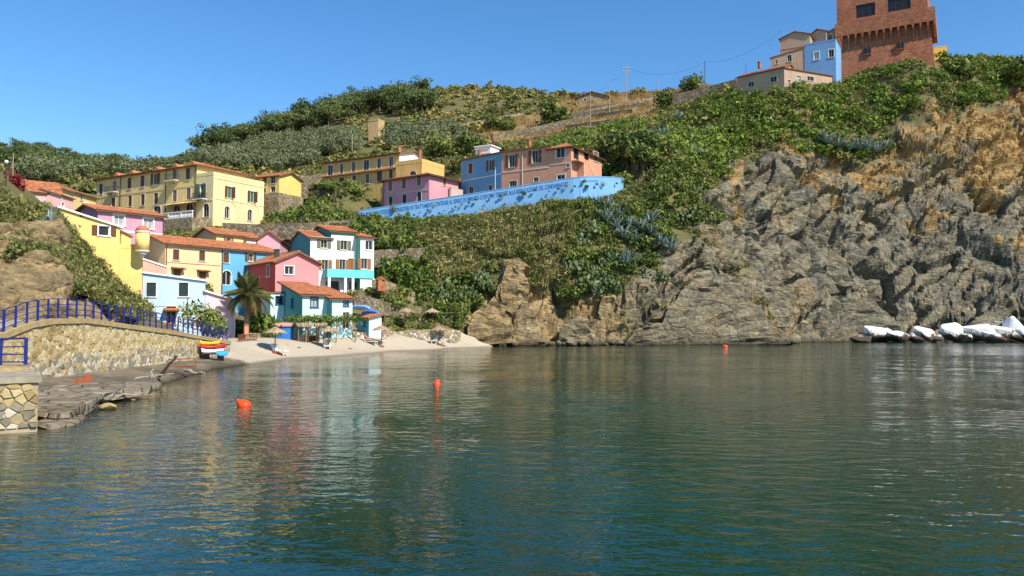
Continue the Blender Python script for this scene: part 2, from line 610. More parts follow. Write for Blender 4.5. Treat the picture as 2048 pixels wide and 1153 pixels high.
        mb.obox(X(-w / 2 + s, h / 2 - s - 0.002, -0.168), d * (w - 2 * s), nr * 0.056, up * s)
        mb.obox(X(-w / 2 + s, -h / 2 + 0.002, -0.168), d * (w - 2 * s), nr * 0.056, up * s)
        if bars and shut != 'closed':
            for i in range(bars):
                x = -w / 2 + w * (i + 1) / (bars + 1)
                mb.obox(X(x - s / 2, -h / 2 + s, -0.166), d * s, nr * 0.052, up * (h - 2 * s))
        W = mb.build(name, M[frame or 'brown'], self.root)
        p = MB(); p.obox(X(-w / 2 + 0.003, -h / 2 + 0.003, -0.21), d * (w - 0.006), nr * 0.06, up * (h - 0.006))
        p.build('door_panel' if isdoor else 'pane', M[pane], W)
        if shut == 'open':
            sw = w / 2
            for sg in (-1, 1):
                q = MB()
                x0 = -w / 2 - trim - sw if sg < 0 else w / 2 + trim
                q.obox(X(x0, -h / 2, proud + 0.005), d * (sw - 0.01), nr * 0.045, up * h)
                for k in range(3):
                    q.obox(X(x0 + 0.06, -h / 2 + 0.06 + k * h / 3, proud + 0.05), d * (sw - 0.13), nr * 0.012, up * (h / 3 - 0.12))
                q.build('shutter', M[shutmat], W)
        elif shut == 'closed':
            for sg in (-1, 1):
                q = MB()
                x0 = -w / 2 + 0.004 if sg < 0 else 0.006
                q.obox(X(x0, -h / 2 + 0.004, -0.10), d * (w / 2 - 0.012), nr * 0.05, up * (h - 0.008))
                nk = max(3, int(h / 0.16))
                for k in range(nk):
                    q.obox(X(x0 + 0.06, -h / 2 + 0.03 + k * (h - 0.06) / nk, -0.05), d * (w / 2 - 0.13), nr * 0.018, up * ((h - 0.06) / nk * 0.6))
                q.build('shutter', M[shutmat], W)
        elif shut == 'half':
            for sg in (-1, 1):
                q = MB(); a = RAD(70)
                dd = (d * (sg * math.cos(a)) + nr * math.sin(a))
                base = X(sg * (w / 2), -h / 2, proud)
                q.obox(base, dd * (w / 2), dd.cross(up).normalized() * 0.05, up * h)
                q.build('shutter', M[shutmat], W)
    def _roof(self):
        u, n, w, d, ov, z, ri = self.u, self.n, self.w, self.d, self.over, self.z1, self.rise
        A = self.A
        P = lambda a, b, zz: A + u * a + n * b + Vector((0, 0, zz))
        t, un = MB(), MB()
        r = self.roof
        planes = []
        if r == 'gable_u':
            sl = ri / (d / 2); lo = z - ov * sl
            planes += [([P(-ov, -ov, lo), P(w + ov, -ov, lo), P(w + ov, d / 2, z + ri), P(-ov, d / 2, z + ri)], u),
                       ([P(-ov, d + ov, lo), P(w + ov, d + ov, lo), P(w + ov, d / 2, z + ri), P(-ov, d / 2, z + ri)], u)]
        elif r == 'gable_v':
            sl = ri / (w / 2); lo = z - ov * sl
            planes += [([P(-ov, -ov, lo), P(-ov, d + ov, lo), P(w / 2, d + ov, z + ri), P(w / 2, -ov, z + ri)], n),
                       ([P(w + ov, -ov, lo), P(w + ov, d + ov, lo), P(w / 2, d + ov, z + ri), P(w / 2, -ov, z + ri)], n)]
        elif r in ('monoK', 'monoF'):
            sl = ri / d; s = 1 if r == 'monoK' else -1
            z0, z1_ = (z - ov * sl, z + ri + ov * sl) if s > 0 else (z + ri + ov * sl, z - ov * sl)
            planes.append(([P(-ov, -ov, z0), P(w + ov, -ov, z0), P(w + ov, d + ov, z1_), P(-ov, d + ov, z1_)], u))
        elif r in ('monoL', 'monoR'):
            sl = ri / w
            z0, z1_ = (z + ri + ov * sl, z - ov * sl) if r == 'monoL' else (z - ov * sl, z + ri + ov * sl)
            planes.append(([P(-ov, -ov, z0), P(-ov, d + ov, z0), P(w + ov, d + ov, z1_), P(w + ov, -ov, z1_)], n))
        elif r == 'hip':
            m = min(w, d) / 2; sl = ri / m; lo = z - ov * sl
            if w >= d: r1, r2 = (m, d / 2), (w - m, d / 2)
            else: r1, r2 = (w / 2, m), (w / 2, d - m)
            q1, q2 = P(*r1, z + ri), P(*r2, z + ri)
            c = [P(-ov, -ov, lo), P(w + ov, -ov, lo), P(w + ov, d + ov, lo), P(-ov, d + ov, lo)]
            if w >= d:
                planes += [([c[0], c[1], q2, q1], u), ([c[3], c[2], q2, q1], u), ([c[0], c[3], q1], n), ([c[1], c[2], q2], n)]
            else:
                planes += [([c[0], c[1], q1], u), ([c[3], c[2], q2], u), ([c[0], c[3], q2, q1], n), ([c[1], c[2], q2, q1], n)]
        elif r == 'flat':
            mb = MB()
            # parapet ring and deck
            th = 0.25
            mb.obox(P(-0.03, -0.03, z), u * (w + 0.06), n * th, Vector((0, 0, ri))); mb.obox(P(-0.03, d - th + 0.03, z), u * (w + 0.06), n * th, Vector((0, 0, ri)))
            mb.obox(P(-0.03, th - 0.03, z), u * th, n * (d - 2 * th + 0.06), Vector((0, 0, ri))); mb.obox(P(w - th + 0.03, th - 0.03, z), u * th, n * (d - 2 * th + 0.06), Vector((0, 0, ri)))
            mb.quad(P(0.1, 0.1, z + 0.02), P(w - 0.1, 0.1, z + 0.02), P(w - 0.1, d - 0.1, z + 0.02), P(0.1, d - 0.1, z + 0.02))
            mb.build('parapet', self.roofmat or self.wall, self.root)
            return
        if self.roofmat is not None:
            mb = MB()
            for pl, e in planes:
                nrm = (Vector(pl[1]) - Vector(pl[0])).cross(Vector(pl[2]) - Vector(pl[0])).normalized()
                if nrm.z < 0: nrm = -nrm
                mb.prism(pl, nrm * 0.16)
            mb.build('roof', self.roofmat, self.root)
            return
        for pl, e in planes: roof_plane(t, un, pl, e)
        if r in ('gable_u', 'gable_v', 'hip') and ri > 0.3:
            if r == 'gable_u': e0, e1 = P(-ov, d / 2, z + ri), P(w + ov, d / 2, z + ri)
            elif r == 'gable_v': e0, e1 = P(w / 2, -ov, z + ri), P(w / 2, d + ov, z + ri)
            else: e0, e1 = q1, q2
            if (e1 - e0).length > 0.3: t.tube([e0 + Vector((0, 0, 0.05)), e1 + Vector((0, 0, 0.05))], 0.12, 6)
        ro = t.build('roof', M[self.tile], self.root)
        un.build('eaves', M['soffit'], ro)
    def box(self, name, mat, a0, a1, b0, b1, z0, z1, parent=None):
        mb = MB()
        mb.obox(self.A + self.u * a0 + self.n * b0 + Vector((0, 0, z0)), self.u * (a1 - a0), self.n * (b1 - b0), Vector((0, 0, z1 - z0)))
        return mb.build(name, mat, parent or self.root)
    def course(self, face, pxy0, pxy1, mat, hgt=0.18, name='string_course', proud=0.06):
        """moulding along a face at the height of a pixel"""
        s0, z = self.hit(face, *pxy0); s1, z2 = self.hit(face, *pxy1)
        o, d, ln, nr = self.faces[face]
        s0, s1 = max(0, min(s0, s1)), min(ln, max(s0, s1))
        mb = MB(); mb.obox(o + d * s0 + Vector((0, 0, (z + z2) / 2)) + nr * 0.002, d * (s1 - s0), nr * proud, Vector((0, 0, hgt)))
        return mb.build(name, mat, self.root)
    def downpipe(self, face, px, py, mat='metal_dark', ztop=None):
        s, z = self.hit(face, px, py); o, d, ln, nr = self.faces[face]
        p = o + d * min(max(s, 0.1), ln - 0.1) + nr * 0.07
        mb = MB(); mb.tube([p + Vector((0, 0, self.z0 - 1)), p + Vector((0, 0, (ztop or self.z1) - 0.2))], 0.05, 6)
        return mb.build('downpipe', M[mat], self.root)
    def balcony(self, face, px, py, w, out=0.9, slabmat='trim', railmat='metal_dark', parapet=None):
        s, z = self.hit(face, px, py); o, d, ln, nr = self.faces[face]
        s = min(max(s, w / 2), ln - w / 2 + 0.3)
        c = o + d * s + Vector((0, 0, z)) + nr * 0.002
        mb = MB(); mb.obox(c - d * w / 2, d * w, nr * out, Vector((0, 0, 0.15)))
        mb.obox(c - d * (w / 2 - 0.3) - Vector((0, 0, 0.3)), d * 0.18, nr * out * 0.7, Vector((0, 0, 0.298)))
        mb.obox(c + d * (w / 2 - 0.48) - Vector((0, 0, 0.3)), d * 0.18, nr * out * 0.7, Vector((0, 0, 0.298)))
        b = mb.build('balcony', M[slabmat], self.root)
        r = MB()
        up = Vector((0, 0, 1))
        cs = [c - d * (w / 2 - 0.04), c - d * (w / 2 - 0.04) + nr * (out - 0.04), c + d * (w / 2 - 0.04) + nr * (out - 0.04), c + d * (w / 2 - 0.04)]
        for a, e in zip(cs[:-1], cs[1:]):
            for hh in (0.25, 1.0): r.tube([a + up * hh, e + up * hh], 0.025, 4)
            k = max(2, int((e - a).length / 0.16))
            for i in range(k + 1):
                p = a + (e - a) * i / k
                r.tube([p + up * 0.15, p + up * 1.0], 0.014, 4)
        r.build('balcony_railing', M[railmat], b)
        return b
    def chimney(self, px, py_top, d, hgt=1.2, wd=0.5, mat=None):
        p = at(px, py_top, d)
        mb = MB(); mb.cbox(p - Vector((0, 0, hgt)), wd, wd, hgt - 0.12, 0.5); mb.cbox(p - Vector((0, 0, 0.118)), wd * 1.3, wd * 1.3, 0.118, 0.5)
        return mb.build('chimney', mat or M['tile_old'], self.root)

def hroot(name, A, z0, label, cat='house', group=None):
    return empty(name, (A.x, A.y, z0), label, cat, group)

def S(name, r, g, b, stain=0.35):
    return stucco(name, srgb(r, g, b), stain)
# ================================================================== BUILDINGS
# ---- long yellow palazzo above the village
A = at(427, 350, 112); B = level(528, 370, A.z)
yl = S('stucco_yellow_palazzo', 240, 212, 140, 0.85); ylr = S('stucco_cream_palazzo', 248, 228, 168, 0.7)
r = hroot('palazzo', A, 17, 'long yellow palazzo with hipped tile roof and arched ground floor on the upper terrace', 'building')
pal_block = House(r, A, dir_to=B, depth=3.6, z0=16.5, z1=A.z, wall=ylr, roof='flat', rise=0.45)
h = pal_block
h.win('F', 457, 385, 1.15, 1.7, shut='half', shutmat='brown', pane='green'); h.win('F', 502, 394, 1.15, 1.7, shut='half', shutmat='brown', pane='green')
h.win('F', 454, 425, 0.85, 1.75, arch=True, trim=0.12); h.win('F', 499.5, 431, 0.85, 1.75, arch=True, trim=0.12)
h.win('L', 406, 384, 1.3, 2.3, shut='half', shutmat='darkgreen', name='door', pane='green'); h.win('L', 412, 421, 1.3, 2.0, arch=True)
h.finish()
h.course('F', (428, 400), (527, 412), ylr); h.course('F', (428, 357), (527, 376), ylr, 0.15); h.course('L', (395, 404), (426, 401), ylr)
for px, py in ((458, 425), (503.5, 431)):
    s, z = h.hit('F', px, py); o, d, ln, nr = h.faces['F']
    mb = MB()
    for i in range(10):
        q0, q1 = math.pi * i / 10, math.pi * (i + 1) / 10
        ring = [(r0, q) for r0, q in ((1.35, q0), (1.5, q0), (1.5, q1), (1.35, q1))]
        mb.prism([o + d * (s + a * math.cos(q)) + Vector((0, 0, z + 0.3 + a * math.sin(q))) for a, q in ring], nr * 0.08)
    for sg in (-1, 1):
        mb.obox(o + d * (s + sg * 1.425 - 0.075) + Vector((0, 0, z - 2.0)), d * 0.15, nr * 0.08, Vector((0, 0, 2.299)))
    mb.build('arch_moulding', ylr, r)
h.balcony('L', 404, 401, 2.2, 0.9)
AW = h.A + h.n * 3.6
wz = at(393, 330, AW.y).z
pal = House(r, Vector((AW.x, AW.y, wz)), dir_to=AW + h.u * (h.w + 3.2), depth=24.2, z0=16.5, z1=wz, wall=yl, roof='hip', rise=1.9, over=0.55, tile='tile_old')
h = pal
for px, py in ((202, 379), (259, 367), (285, 363), (376, 348)): h.win('L', px, py, 0.95, 1.75, shut='closed', shutmat='brown')
h.win('L', 311, 359, 1.0, 1.75, shut='open', shutmat='brown', trim=0.05)
h.win('L', 229, 376, 1.0, 2.3, name='door', pane='brown'); h.win('L', 349, 353, 1.0, 2.2, name='door', pane='brown')
for px, py in ((227, 407), (260, 402.5), (285.6, 400), (312, 398), (349.5, 392), (377, 388)): h.win('L', px, py, 0.95, 1.75, shut='closed', shutmat='brown' if px < 330 else 'greygreen')
for px, py in ((353, 425), (379, 421), (314, 424)): h.win('L', px, py, 1.7, 2.2, arch=True, pane='glass', trim=0.18)
h.finish()
h.course('L', (192, 398), (391, 372), yl, 0.28); h.downpipe('L', 332, 380); h.downpipe('L', 241, 400); h.downpipe('L', 391, 380)
h.balcony('L', 228, 387, 2.4); h.balcony('L', 348, 364, 2.4)
for px, py in ((222, 358), (253, 349), (303, 340), (340, 334), (375, 329)):   # dormers
    s, z = h.hit('L', px, py); o, d, ln, nr = h.faces['L']
    mb = MB(); c = o + d * s - nr * 0.8 + Vector((0, 0, wz + 0.1))
    mb.prism([c - d * 0.6, c + d * 0.6, c + d * 0.6 + Vector((0, 0, 0.35)), c + Vector((0, 0, 0.85)), c - d * 0.6 + Vector((0, 0, 0.35))], -nr * 1.8)
    mb.build('dormer', M['tile'], r)
# terrace of the palazzo with white balustrade
o, d, ln, nr = h.faces['L']
s0, _ = h.hit('L', 329, 430); s1 = ln + 3.5; tz = at(380, 440, 112).z
base = o + d * s0 + nr * 0.3
mb = MB(); mb.obox(base + Vector((0, 0, tz - 7)), d * (s1 - s0), nr * 3.2, Vector((0, 0, 7)))
mb.build('terrace', M['stone_tan'], r)
mb = MB(); up = Vector((0, 0, 1)); L_ = s1 - s0
fr = base + nr * 3.1 + up * tz
mb.obox(fr - nr * 0.12 + up * 0.85, d * L_, nr * 0.22, up * 0.14); mb.obox(fr - nr * 0.1, d * L_, nr * 0.18, up * 0.12)
nb = int(L_ / 0.3)
for i in range(nb + 1):
    p = fr + d * (L_ * i / nb)
    if i % 9 == 0: mb.obox(p - d * 0.12 - nr * 0.14, d * 0.24, nr * 0.24, up * 1.0)
    else: mb.lathe(p + up * 0.12, [(0.05, 0), (0.09, 0.2), (0.045, 0.5), (0.07, 0.73)], 6)
mb.build('balustrade', M['white'], r)
mb = MB()  # folded awning and a closed parasol
aw = o + d * (ln - 6.5) + nr * 0.05 + up * (tz + 3.0)
mb.prism([aw, aw + d * 7.5, aw + d * 7.5 + nr * 2.6 - up * 0.7, aw + nr * 2.6 - up * 0.7], up * 0.04)
mb.build('awning', S('awning_cloth', 236, 205, 150, 0.2), r)

# ---- small yellow house on a stone pier
K = at(558.5, 351, 122); A = level(500, 357, K.z)
yy = S('stucco_yellow_small', 242, 210, 112, 0.45)
r = hroot('small_house', A, 17, 'small yellow house on a tall stone base right behind the long palazzo')
h = House(r, A, dir_to=K, depth=5.2, z0=17, wall=yy, roof='gable_u', rise=0.9, over=0.4)
h.win('F', 530, 361, 0.8, 1.1, shut='closed'); h.win('F', 546, 360, 1.0, 1.2, pane='glass'); h.win('F', 546, 379, 1.0, 0.9); h.win('F', 528, 382, 0.8, 0.8)
h.finish()
zs_ = at(550, 386, 122).z
h.box('stone_base', M['stone_tan'], -0.25, h.w + 0.25, -0.25, h.d + 0.25, 13, zs_)

# ---- upper yellow block
K = at(799, 306, 132); A = level(643, 327, K.z)
yo = S('stucco_ochre_block', 232, 192, 108, 0.5)
r = hroot('apartment_block', A, 26, 'yellow two-storey block with six upper windows and white gable behind the pink house', 'building')
h = House(r, A, dir_to=K, depth=8, z0=26, wall=yo, roof='gable_u', rise=1.0, over=0.5, face_mats={'R': M['white']})
for i, (px, py) in enumerate(((660.5, 341), (683, 337.5), (707, 334), (732.5, 330.5), (758, 327), (782, 323.5))): h.win('F', px, py, 1.25 if i in (0, 3) else 0.85, 1.8, pane='glass', bars=1, trim=0.14)
for i, (px, py) in enumerate(((661, 367), (683.5, 365), (708.5, 361), (735, 358), (759, 353), (782, 349))): h.win('F', px, py, 1.2 if i in (1, 4) else 0.8, 1.7, shut='closed', shutmat='greygreen' if i in (0, 3) else 'brown')
h.finish()
h.course('F', (646, 357), (798, 338), M['tile_old'], 0.22, 'ledge', 0.5)
h.chimney(799, 293, 134, 1.8)
K2 = h.A + h.u * (h.w + 0.01) - h.n * 1.0
zt = at(840, 332, 131).z
t = House(r, Vector((K2.x, K2.y, zt)), dir_to=K2 + h.u * 5.5, depth=6.5, z0=26, z1=zt, wall=yo, roof='flat', rise=0.7, name='terrace_wall')
t.win('F', 826, 351, 1.4, 1.5, arch=True); t.finish()
t.chimney(840, 300, 131, 2.6, 0.45)

# ---- rose pink house
K = at(858.5, 348, 124); A = level(766, 361, K.z)
pk = S('stucco_rose', 228, 158, 172, 0.3)
r = hroot('rose_house', A, 21.5, 'rose pink two-storey house with low hipped roof above the left end of the blue wall')
h = House(r, A, dir_to=K, depth=7.5, z0=21.2, wall=pk, roof='hip', rise=1.1, over=0.7, tile='tile')
for px, py in ((780.7, 373), (808, 368), (838, 362)): h.win('F', px, py, 0.85, 1.6, shut='closed', shutmat='greygreen')
for px, py in ((781.6, 404), (809, 400), (838.5, 395)): h.win('F', px, py, 0.85, 1.7, shut='closed', shutmat='darkgreen')
h.win('R', 889, 364, 0.8, 1.3, shut='closed', shutmat='orangewood')
h.finish(); h.course('F', (766, 392), (857, 380), M['trim'], 0.1); h.downpipe('F', 768, 380)
s_, z_ = h.hit('F', 786, 388); oo, dd, ll, nn = h.faces['F']
mb = MB(); c_ = oo + dd * s_ + nn * 0.25 + Vector((0, 0, z_)); mb.lathe(c_, [(0.02, 0), (0.25, 0.05), (0.38, 0.14)], 10)
mb.tube([c_, c_ - nn * 0.26], 0.03, 5)
mb.build('satellite_dish', M['white'], r)
# pale link wall with murals between the pink and blue houses
A2 = at(902, 372, 127.5); B2 = at(926, 364, 130.5)
r2 = hroot('courtyard_wall', A2, 21, 'whitish courtyard wall between the rose pink and the bright blue house', 'wall')
w2 = House(r2, Vector((A2.x, A2.y, 25.2)), dir_to=B2, depth=0.4, z0=21, z1=25.2, wall=S('stucco_pale', 215, 190, 180), roof='flat', rise=0.1); w2.finish()

# ---- blue house and peach house in one row
A = at(922, 322, 132); B = level(1003, 305.5, A.z); C_ = level(1099, 293, A.z)
bl = S('stucco_blue', 112, 172, 214, 0.3)
r = hroot('blue_house', A, 22.5, 'bright blue two-storey house with arched lower window and white roof box')
h = House(r, A, dir_to=B, depth=8, z0=22.3, wall=bl, roof='monoF', rise=0.35, over=0.3, tile='tile_old')
h.z1 -= 0.3
h.win('F', 941, 337.5, 0.95, 1.8, shut='closed'); h.win('F', 982.5, 331, 1.0, 1.8, shut='open', trim=0.08)
h.win('F', 942.5, 381, 1.1, 1.4, arch=True); h.win('F', 981, 376, 0.9, 0.9)
h.finish(); h.course('F', (923, 363), (1002, 350), M['white'], 0.12); h.downpipe('F', 991, 340, 'white')
p = at(975, 300, 134)
mb = MB(); mb.cbox(p - Vector((0, 0, 1.0)), 3.0, 3.0, 1.25, -0.5); mb.cbox(p + Vector((0, 0, 0.25)), 3.5, 3.5, 0.18, -0.5); mb.build('roof_box', M['white'], r)
h.chimney(960, 301, 133, 1.0, 0.45)
pe = S('stucco_peach', 226, 162, 128, 0.35)
r = hroot('peach_house', B, 22.5, 'long peach house with loggia and outside stair at its right end above the blue wall')
B_ = B + (C_ - B).normalized() * 0.01
h = House(r, B_, dir_to=C_, depth=8, z0=22.3, wall=pe, roof='monoF', rise=0.35, over=0.3, tile='tile_old'); h.z1 -= 0.3
h.win('F', 1023.5, 322.5, 1.05, 2.0, shut='open', trim=0.1); h.win('F', 1070, 313.7, 1.05, 2.0, shut='open', trim=0.1)
h.win('F', 1026, 369, 1.4, 1.1, bars=2); h.win('F', 1072, 359.5, 0.9, 0.7)
h.finish(); h.course('F', (1004, 350), (1098, 333), M['trim'], 0.14); h.downpipe('F', 1045, 330, 'trim')
h.chimney(1059, 281, 124, 1.1, 0.45)
D_ = C_ + h.u * along(C_, h.u, 1142, 293)
D_ = Vector((D_.x, D_.y, h.z1))
h2 = House(r, Vector((C_.x, C_.y, h.z1)), dir_to=D_, depth=11.5, z0=22.3, z1=h.z1, wall=pe, roof='hip', rise=0.9, over=0.55, tile='tile_old')
h2.win('F', 1121, 306, 1.5, 1.5, trim=0.12, frame='white'); h2.win('F', 1122, 355.5, 1.4, 0.9, frame='white'); h2.win('F', 1136, 332, 0.55, 0.55)
h2.win('R', 1152.5, 307, 1.9, 1.9, frame=None, bars=0); h2.win('R', 1173, 310, 1.7, 1.7, frame=None, bars=0); h2.win('R', 1192, 314, 1.8, 1.6, bars=3, frame='trim')
h2.finish(); h2.course('F', (1100, 331), (1141, 327), M['trim'], 0.14)
# outside stair
o, d, ln, nr = h2.faces['R']; zz = h2.hit('R', 1150, 324)[1]
mb = MB()
mb.obox(o + nr * 0.01 + d * 0.05 + Vector((0, 0, zz - 0.2)), d * 2.0, nr * 1.3, Vector((0, 0, 0.2)))
for i in range(14):
    mb.obox(o + nr * 0.01 + d * (2.05 + i * 0.3) + Vector((0, 0, zz - 4.5)), d * 0.3, nr * 1.2, Vector((0, 0, 4.5 - 0.2 * (i + 1))))
st = mb.build('stair', pe, r)
mb = MB()
for i in range(0, 15, 2):
    q = o + nr * 1.2 + d * (0.2 + 2.0 * 0 + i * 0.42); zq = zz if i < 4 else zz - 0.2 * ((i * 0.42 - 1.8) / 0.3)
    mb.tube([q + Vector((0, 0, zq)), q + Vector((0, 0, zq + 0.95))], 0.025, 4)
q0 = o + nr * 1.2
mb.tube([q0 + d * 0.2 + up * (zz + 0.95), q0 + d * 2.0 + up * (zz + 0.95), q0 + d * 6.1 + up * (zz - 1.9)], 0.03, 4)
mb.build('handrail', M['metal_grey'], st)

# ---- the long blue retaining wall with lettering
top = [at(718, 422, 124), at(923, 391.5, 121), at(1146, 356.5, 117.5), at(1160, 355, 117.4), at(1175, 354.3, 117.6), at(1195, 354.3, 118.3), at(1218, 355, 119.6), at(1246, 357, 122)]
bwm = S('stucco_blue_wall', 118, 180, 232, 0.3)
bw_root = empty('retaining_wall', top[1] - Vector((0, 0, 6)), 'long bright blue retaining wall with a line of dark blue lettering', 'wall')
mb = MB()
for a, b in zip(top[:-1], top[1:]):
    dn = Vector((0, 0, -7)); t_ = (b - a); nn = Vector((-t_.y, t_.x, 0)).normalized() * 0.45
    a2, b2 = a + dn - Vector((nn.x, nn.y, 0)) * 1.2, b + dn - Vector((nn.x, nn.y, 0)) * 1.2
    mb.quad(a2, b2, b, a); mb.quad(a, b, b + nn, a + nn); mb.quad(a + nn, b + nn, b + nn + dn, a + nn + dn)
mb.build('wall_face', bwm, bw_root)
mb = MB()
for a, b in zip(top[:-1], top[1:]):
    t_ = (b - a); nn = Vector((-t_.y, t_.x, 0)).normalized()
    mb.obox(a - nn * 0.06 + Vector((0, 0, 0.003)), t_, nn * 0.56, Vector((0, 0, 0.1)))
mb.build('coping', bwm, bw_root)

def text_mesh(body, name):
    cu = bpy.data.curves.new(name, 'FONT'); cu.body = body; cu.size = 1.0; cu.extrude = 0.0; cu.resolution_u = 2; cu.offset = 0.012
    ob = bpy.data.objects.new(name, cu); COL.objects.link(ob)
    dg = bpy.context.evaluated_depsgraph_get(); dg.update()
    me = bpy.data.meshes.new_from_object(ob.evaluated_get(dg))
    bpy.data.objects.remove(ob); bpy.data.curves.remove(cu)
    return me
me = text_mesh('"LE PENE NON POSSONO CONSISTERE IN TRATTAMENTI CONTRARI AL SENSO DI UMANIT\u00c0 E DEVONO TENDERE ALLA RIEDUCAZIONE DEL CONDANNATO"', 'lettering')
co = np.empty(len(me.vertices) * 3); me.vertices.foreach_get('co', co); co = co.reshape(-1, 3)
ta, tb = top[0], top[2]
wl = (tb - ta); full = wl.length; wu = wl.normalized(); wnrm = Vector((wl.y, -wl.x, 0)).normalized()
k = full * 0.965 / co[:, 0].max()
slant = 0.45 * 1.2 / 7.0   # batter of the face per metre
VV = []
mid = top[1]
for x, y, z in co:
    s = 0.012 * full + x * k; q = ta + wu * s
    # follow the bend of the wall top
    l1 = (mid - ta).length
    q = ta + (mid - ta) * (s / l1) if s < l1 else mid + (tb - mid) * ((s - l1) / (tb - mid).length)
    drop = 1.12 - y * 1.0
    VV.append(q - Vector((0, 0, drop)) + wnrm * (drop * slant + 0.03) - bw_root.location)
me.vertices.foreach_set('co', np.array(VV, dtype=np.float32).ravel()); me.update()
me.materials.append(plain('lettering_blue', (0.018, 0.12, 0.38), 0.8))
lo = bpy.data.objects.new('lettering', me); link(lo, bw_root)
me2 = text_mesh('ART. 27 COSTITUZIONE', 'small_lettering')
co = np.empty(len(me2.vertices) * 3); me2.vertices.foreach_get('co', co); co = co.reshape(-1, 3)
a_, b_ = top[3], top[5]
VV = []
segs = top[3:7]
def walk(s):
    for a, b in zip(segs[:-1], segs[1:]):
        l = (b - a).length
        if s <= l or b is segs[-1]:
            t_ = b - a; return a + t_ * (s / l), Vector((t_.y, -t_.x, 0)).normalized()
        s -= l
for x, y, z in co:
    q, nn = walk(x * 0.27); drop = 0.75 - y * 0.3
    VV.append(q - Vector((0, 0, drop)) + nn * (drop * slant + 0.05) - bw_root.location)
me2.vertices.foreach_set('co', np.array(VV, dtype=np.float32).ravel()); me2.update(); me2.materials.append(me.materials[0])
link(bpy.data.objects.new('small_lettering', me2), bw_root)
WALL_TOP = top

# ---- pink farmhouse and yellow annex, far left
A = at(36, 380, 100); K = at(120, 384, 103)
r = hroot('farmhouse', A, 15, 'pale pink farmhouse with long tile roof at the far left above the scrub')
pp = S('stucco_pale_pink', 240, 190, 182, 0.25)
h = House(r, A, dir_to=K, depth=6, z0=15, wall=pp, roof='gable_u', rise=1.7, over=0.35, tile='tile')
h.win('F', 96, 407, 0.85, 0.7, frame='white', shut='closed', shutmat='green'); h.win('F', 56, 401, 1.2, 1.0, frame='white'); h.finish()
K2 = at(122, 386, 102); B2 = at(147, 386, 105)
h3 = House(r, Vector((K2.x, K2.y, K2.z - 0.3)), dir_to=B2, depth=5, z0=15, wall=pp, roof='gable_u', rise=0.8, over=0.25)
h3.win('F', 125.5, 410, 0.7, 0.55, frame='white'); h3.finish(); h3.downpipe('F', 122.5, 400, 'trim')
A = at(148, 384, 112); K = at(193, 388, 118)
r = hroot('annex', A, 17, 'small cream annex with tile roof between the pink farmhouse and the palazzo')
h = House(r, A, dir_to=K, depth=6, z0=17, wall=S('stucco_cream_annex', 238, 212, 140), roof='gable_u', rise=1.0)
h.win('F', 163, 395, 0.6, 0.9); h.finish()

# ---- purple house
A = at(196, 419, 86); B = level(328, 433.5, A.z)
r = hroot('purple_house', A, 8, 'mauve house with white framed windows and orange roof behind the yellow villa')
pu = S('stucco_mauve', 206, 156, 180, 0.15)
h = House(r, A, dir_to=B, depth=5.5, z0=8, wall=pu, roof='gable_u', rise=0.75, over=0.45)
h.win('F', 238, 441, 1.1, 1.15, frame='white', trim=0.18, pane='curtain'); h.win('F', 296.5, 448, 1.1, 1.25, frame='white', trim=0.18, pane='curtain')
h.win('F', 297, 508, 1.0, 1.2, frame='white', pane='curtain')
h.finish(); h.course('F', (200, 464), (327, 469), M['white'], 0.22, proud=0.03); h.downpipe('F', 326.5, 470, 'brown')
h.chimney(172, 405, 90, 0.9, 0.45, M['white'])

# ---- yellow villa with corner turret
A = at(118, 417, 72); B = at(240, 456, 76)
r = hroot('yellow_villa', A, 4, 'butter yellow villa with round corner turret and sloping white roof edge above the rocks', 'villa')
yv = S('stucco_butter', 252, 218, 122, 0.12)
h = House(r, Vector((A.x, A.y, B.z)), dir_to=B, depth=7, z0=4, z1=B.z, foot=False, wall=yv, roof='monoL', rise=A.z - B.z, over=0.25, roofmat=M['white'])
h.win('F', 208, 462, 0.98, 0.95, frame='white', trim=0.12, shut='open', shutmat='brown', bars=0); h.finish()
s_, z_ = h.hit('F', 162, 432); oo, dd, ll, nn = h.faces['F']
mb = MB(); mb.tube([oo + dd * s_ + up * z_ - nn * 0.02, oo + dd * s_ + up * z_ + nn * 0.03], 0.13, 10)
mb.build('vent', M['brown'], r)
A2 = h.A + h.u * (h.w + 0.01); zt = at(262, 490, 77).z
E_ = at(285.5, 490, 77.2)
h2 = House(r, Vector((A2.x, A2.y, zt)), dir_to=E_, depth=7.2, z0=2.5, z1=zt - 0.4, foot=False, wall=yv, roof='flat', rise=0.4)
h2.finish()
zt3 = at(262, 466, 80).z
q = at(243, 466, 79.5); q2 = at(262, 470, 80.5)
h4 = House(r, Vector((q.x, q.y, zt3 - 0.3)), dir_to=q2, depth=3, z0=6, z1=zt3 - 0.3, wall=yv, roof='monoL', rise=0.4, over=0.15, foot=False); h4.finish()
c = at(284.5, 505, 76.2); zt_, zb_ = at(284.5, 462, 76.2).z, at(284.5, 501, 76.2).z
mb = MB(); mb.lathe((c.x, c.y, 0), [(0.64, zb_), (0.64, zt_ - 0.25)], 20)
tur = mb.build('turret', yv, r, True)
mb = MB(); mb.lathe((c.x, c.y, 0), [(0.66, zt_ - 0.25), (0.70, zt_ - 0.2), (0.70, zt_), (0.62, zt_ + 0.01)], 20); mb.build('turret_cornice', M['trim'], tur)
mb = MB(); mb.lathe((c.x, c.y, 0), [(0.66, zt_ + 0.01), (0.6, zt_ + 0.2), (0.42, zt_ + 0.4), (0.2, zt_ + 0.5), (0.02, zt_ + 0.53)], 20); mb.build('turret_dome', S('dome_red', 214, 120, 92), tur, True)
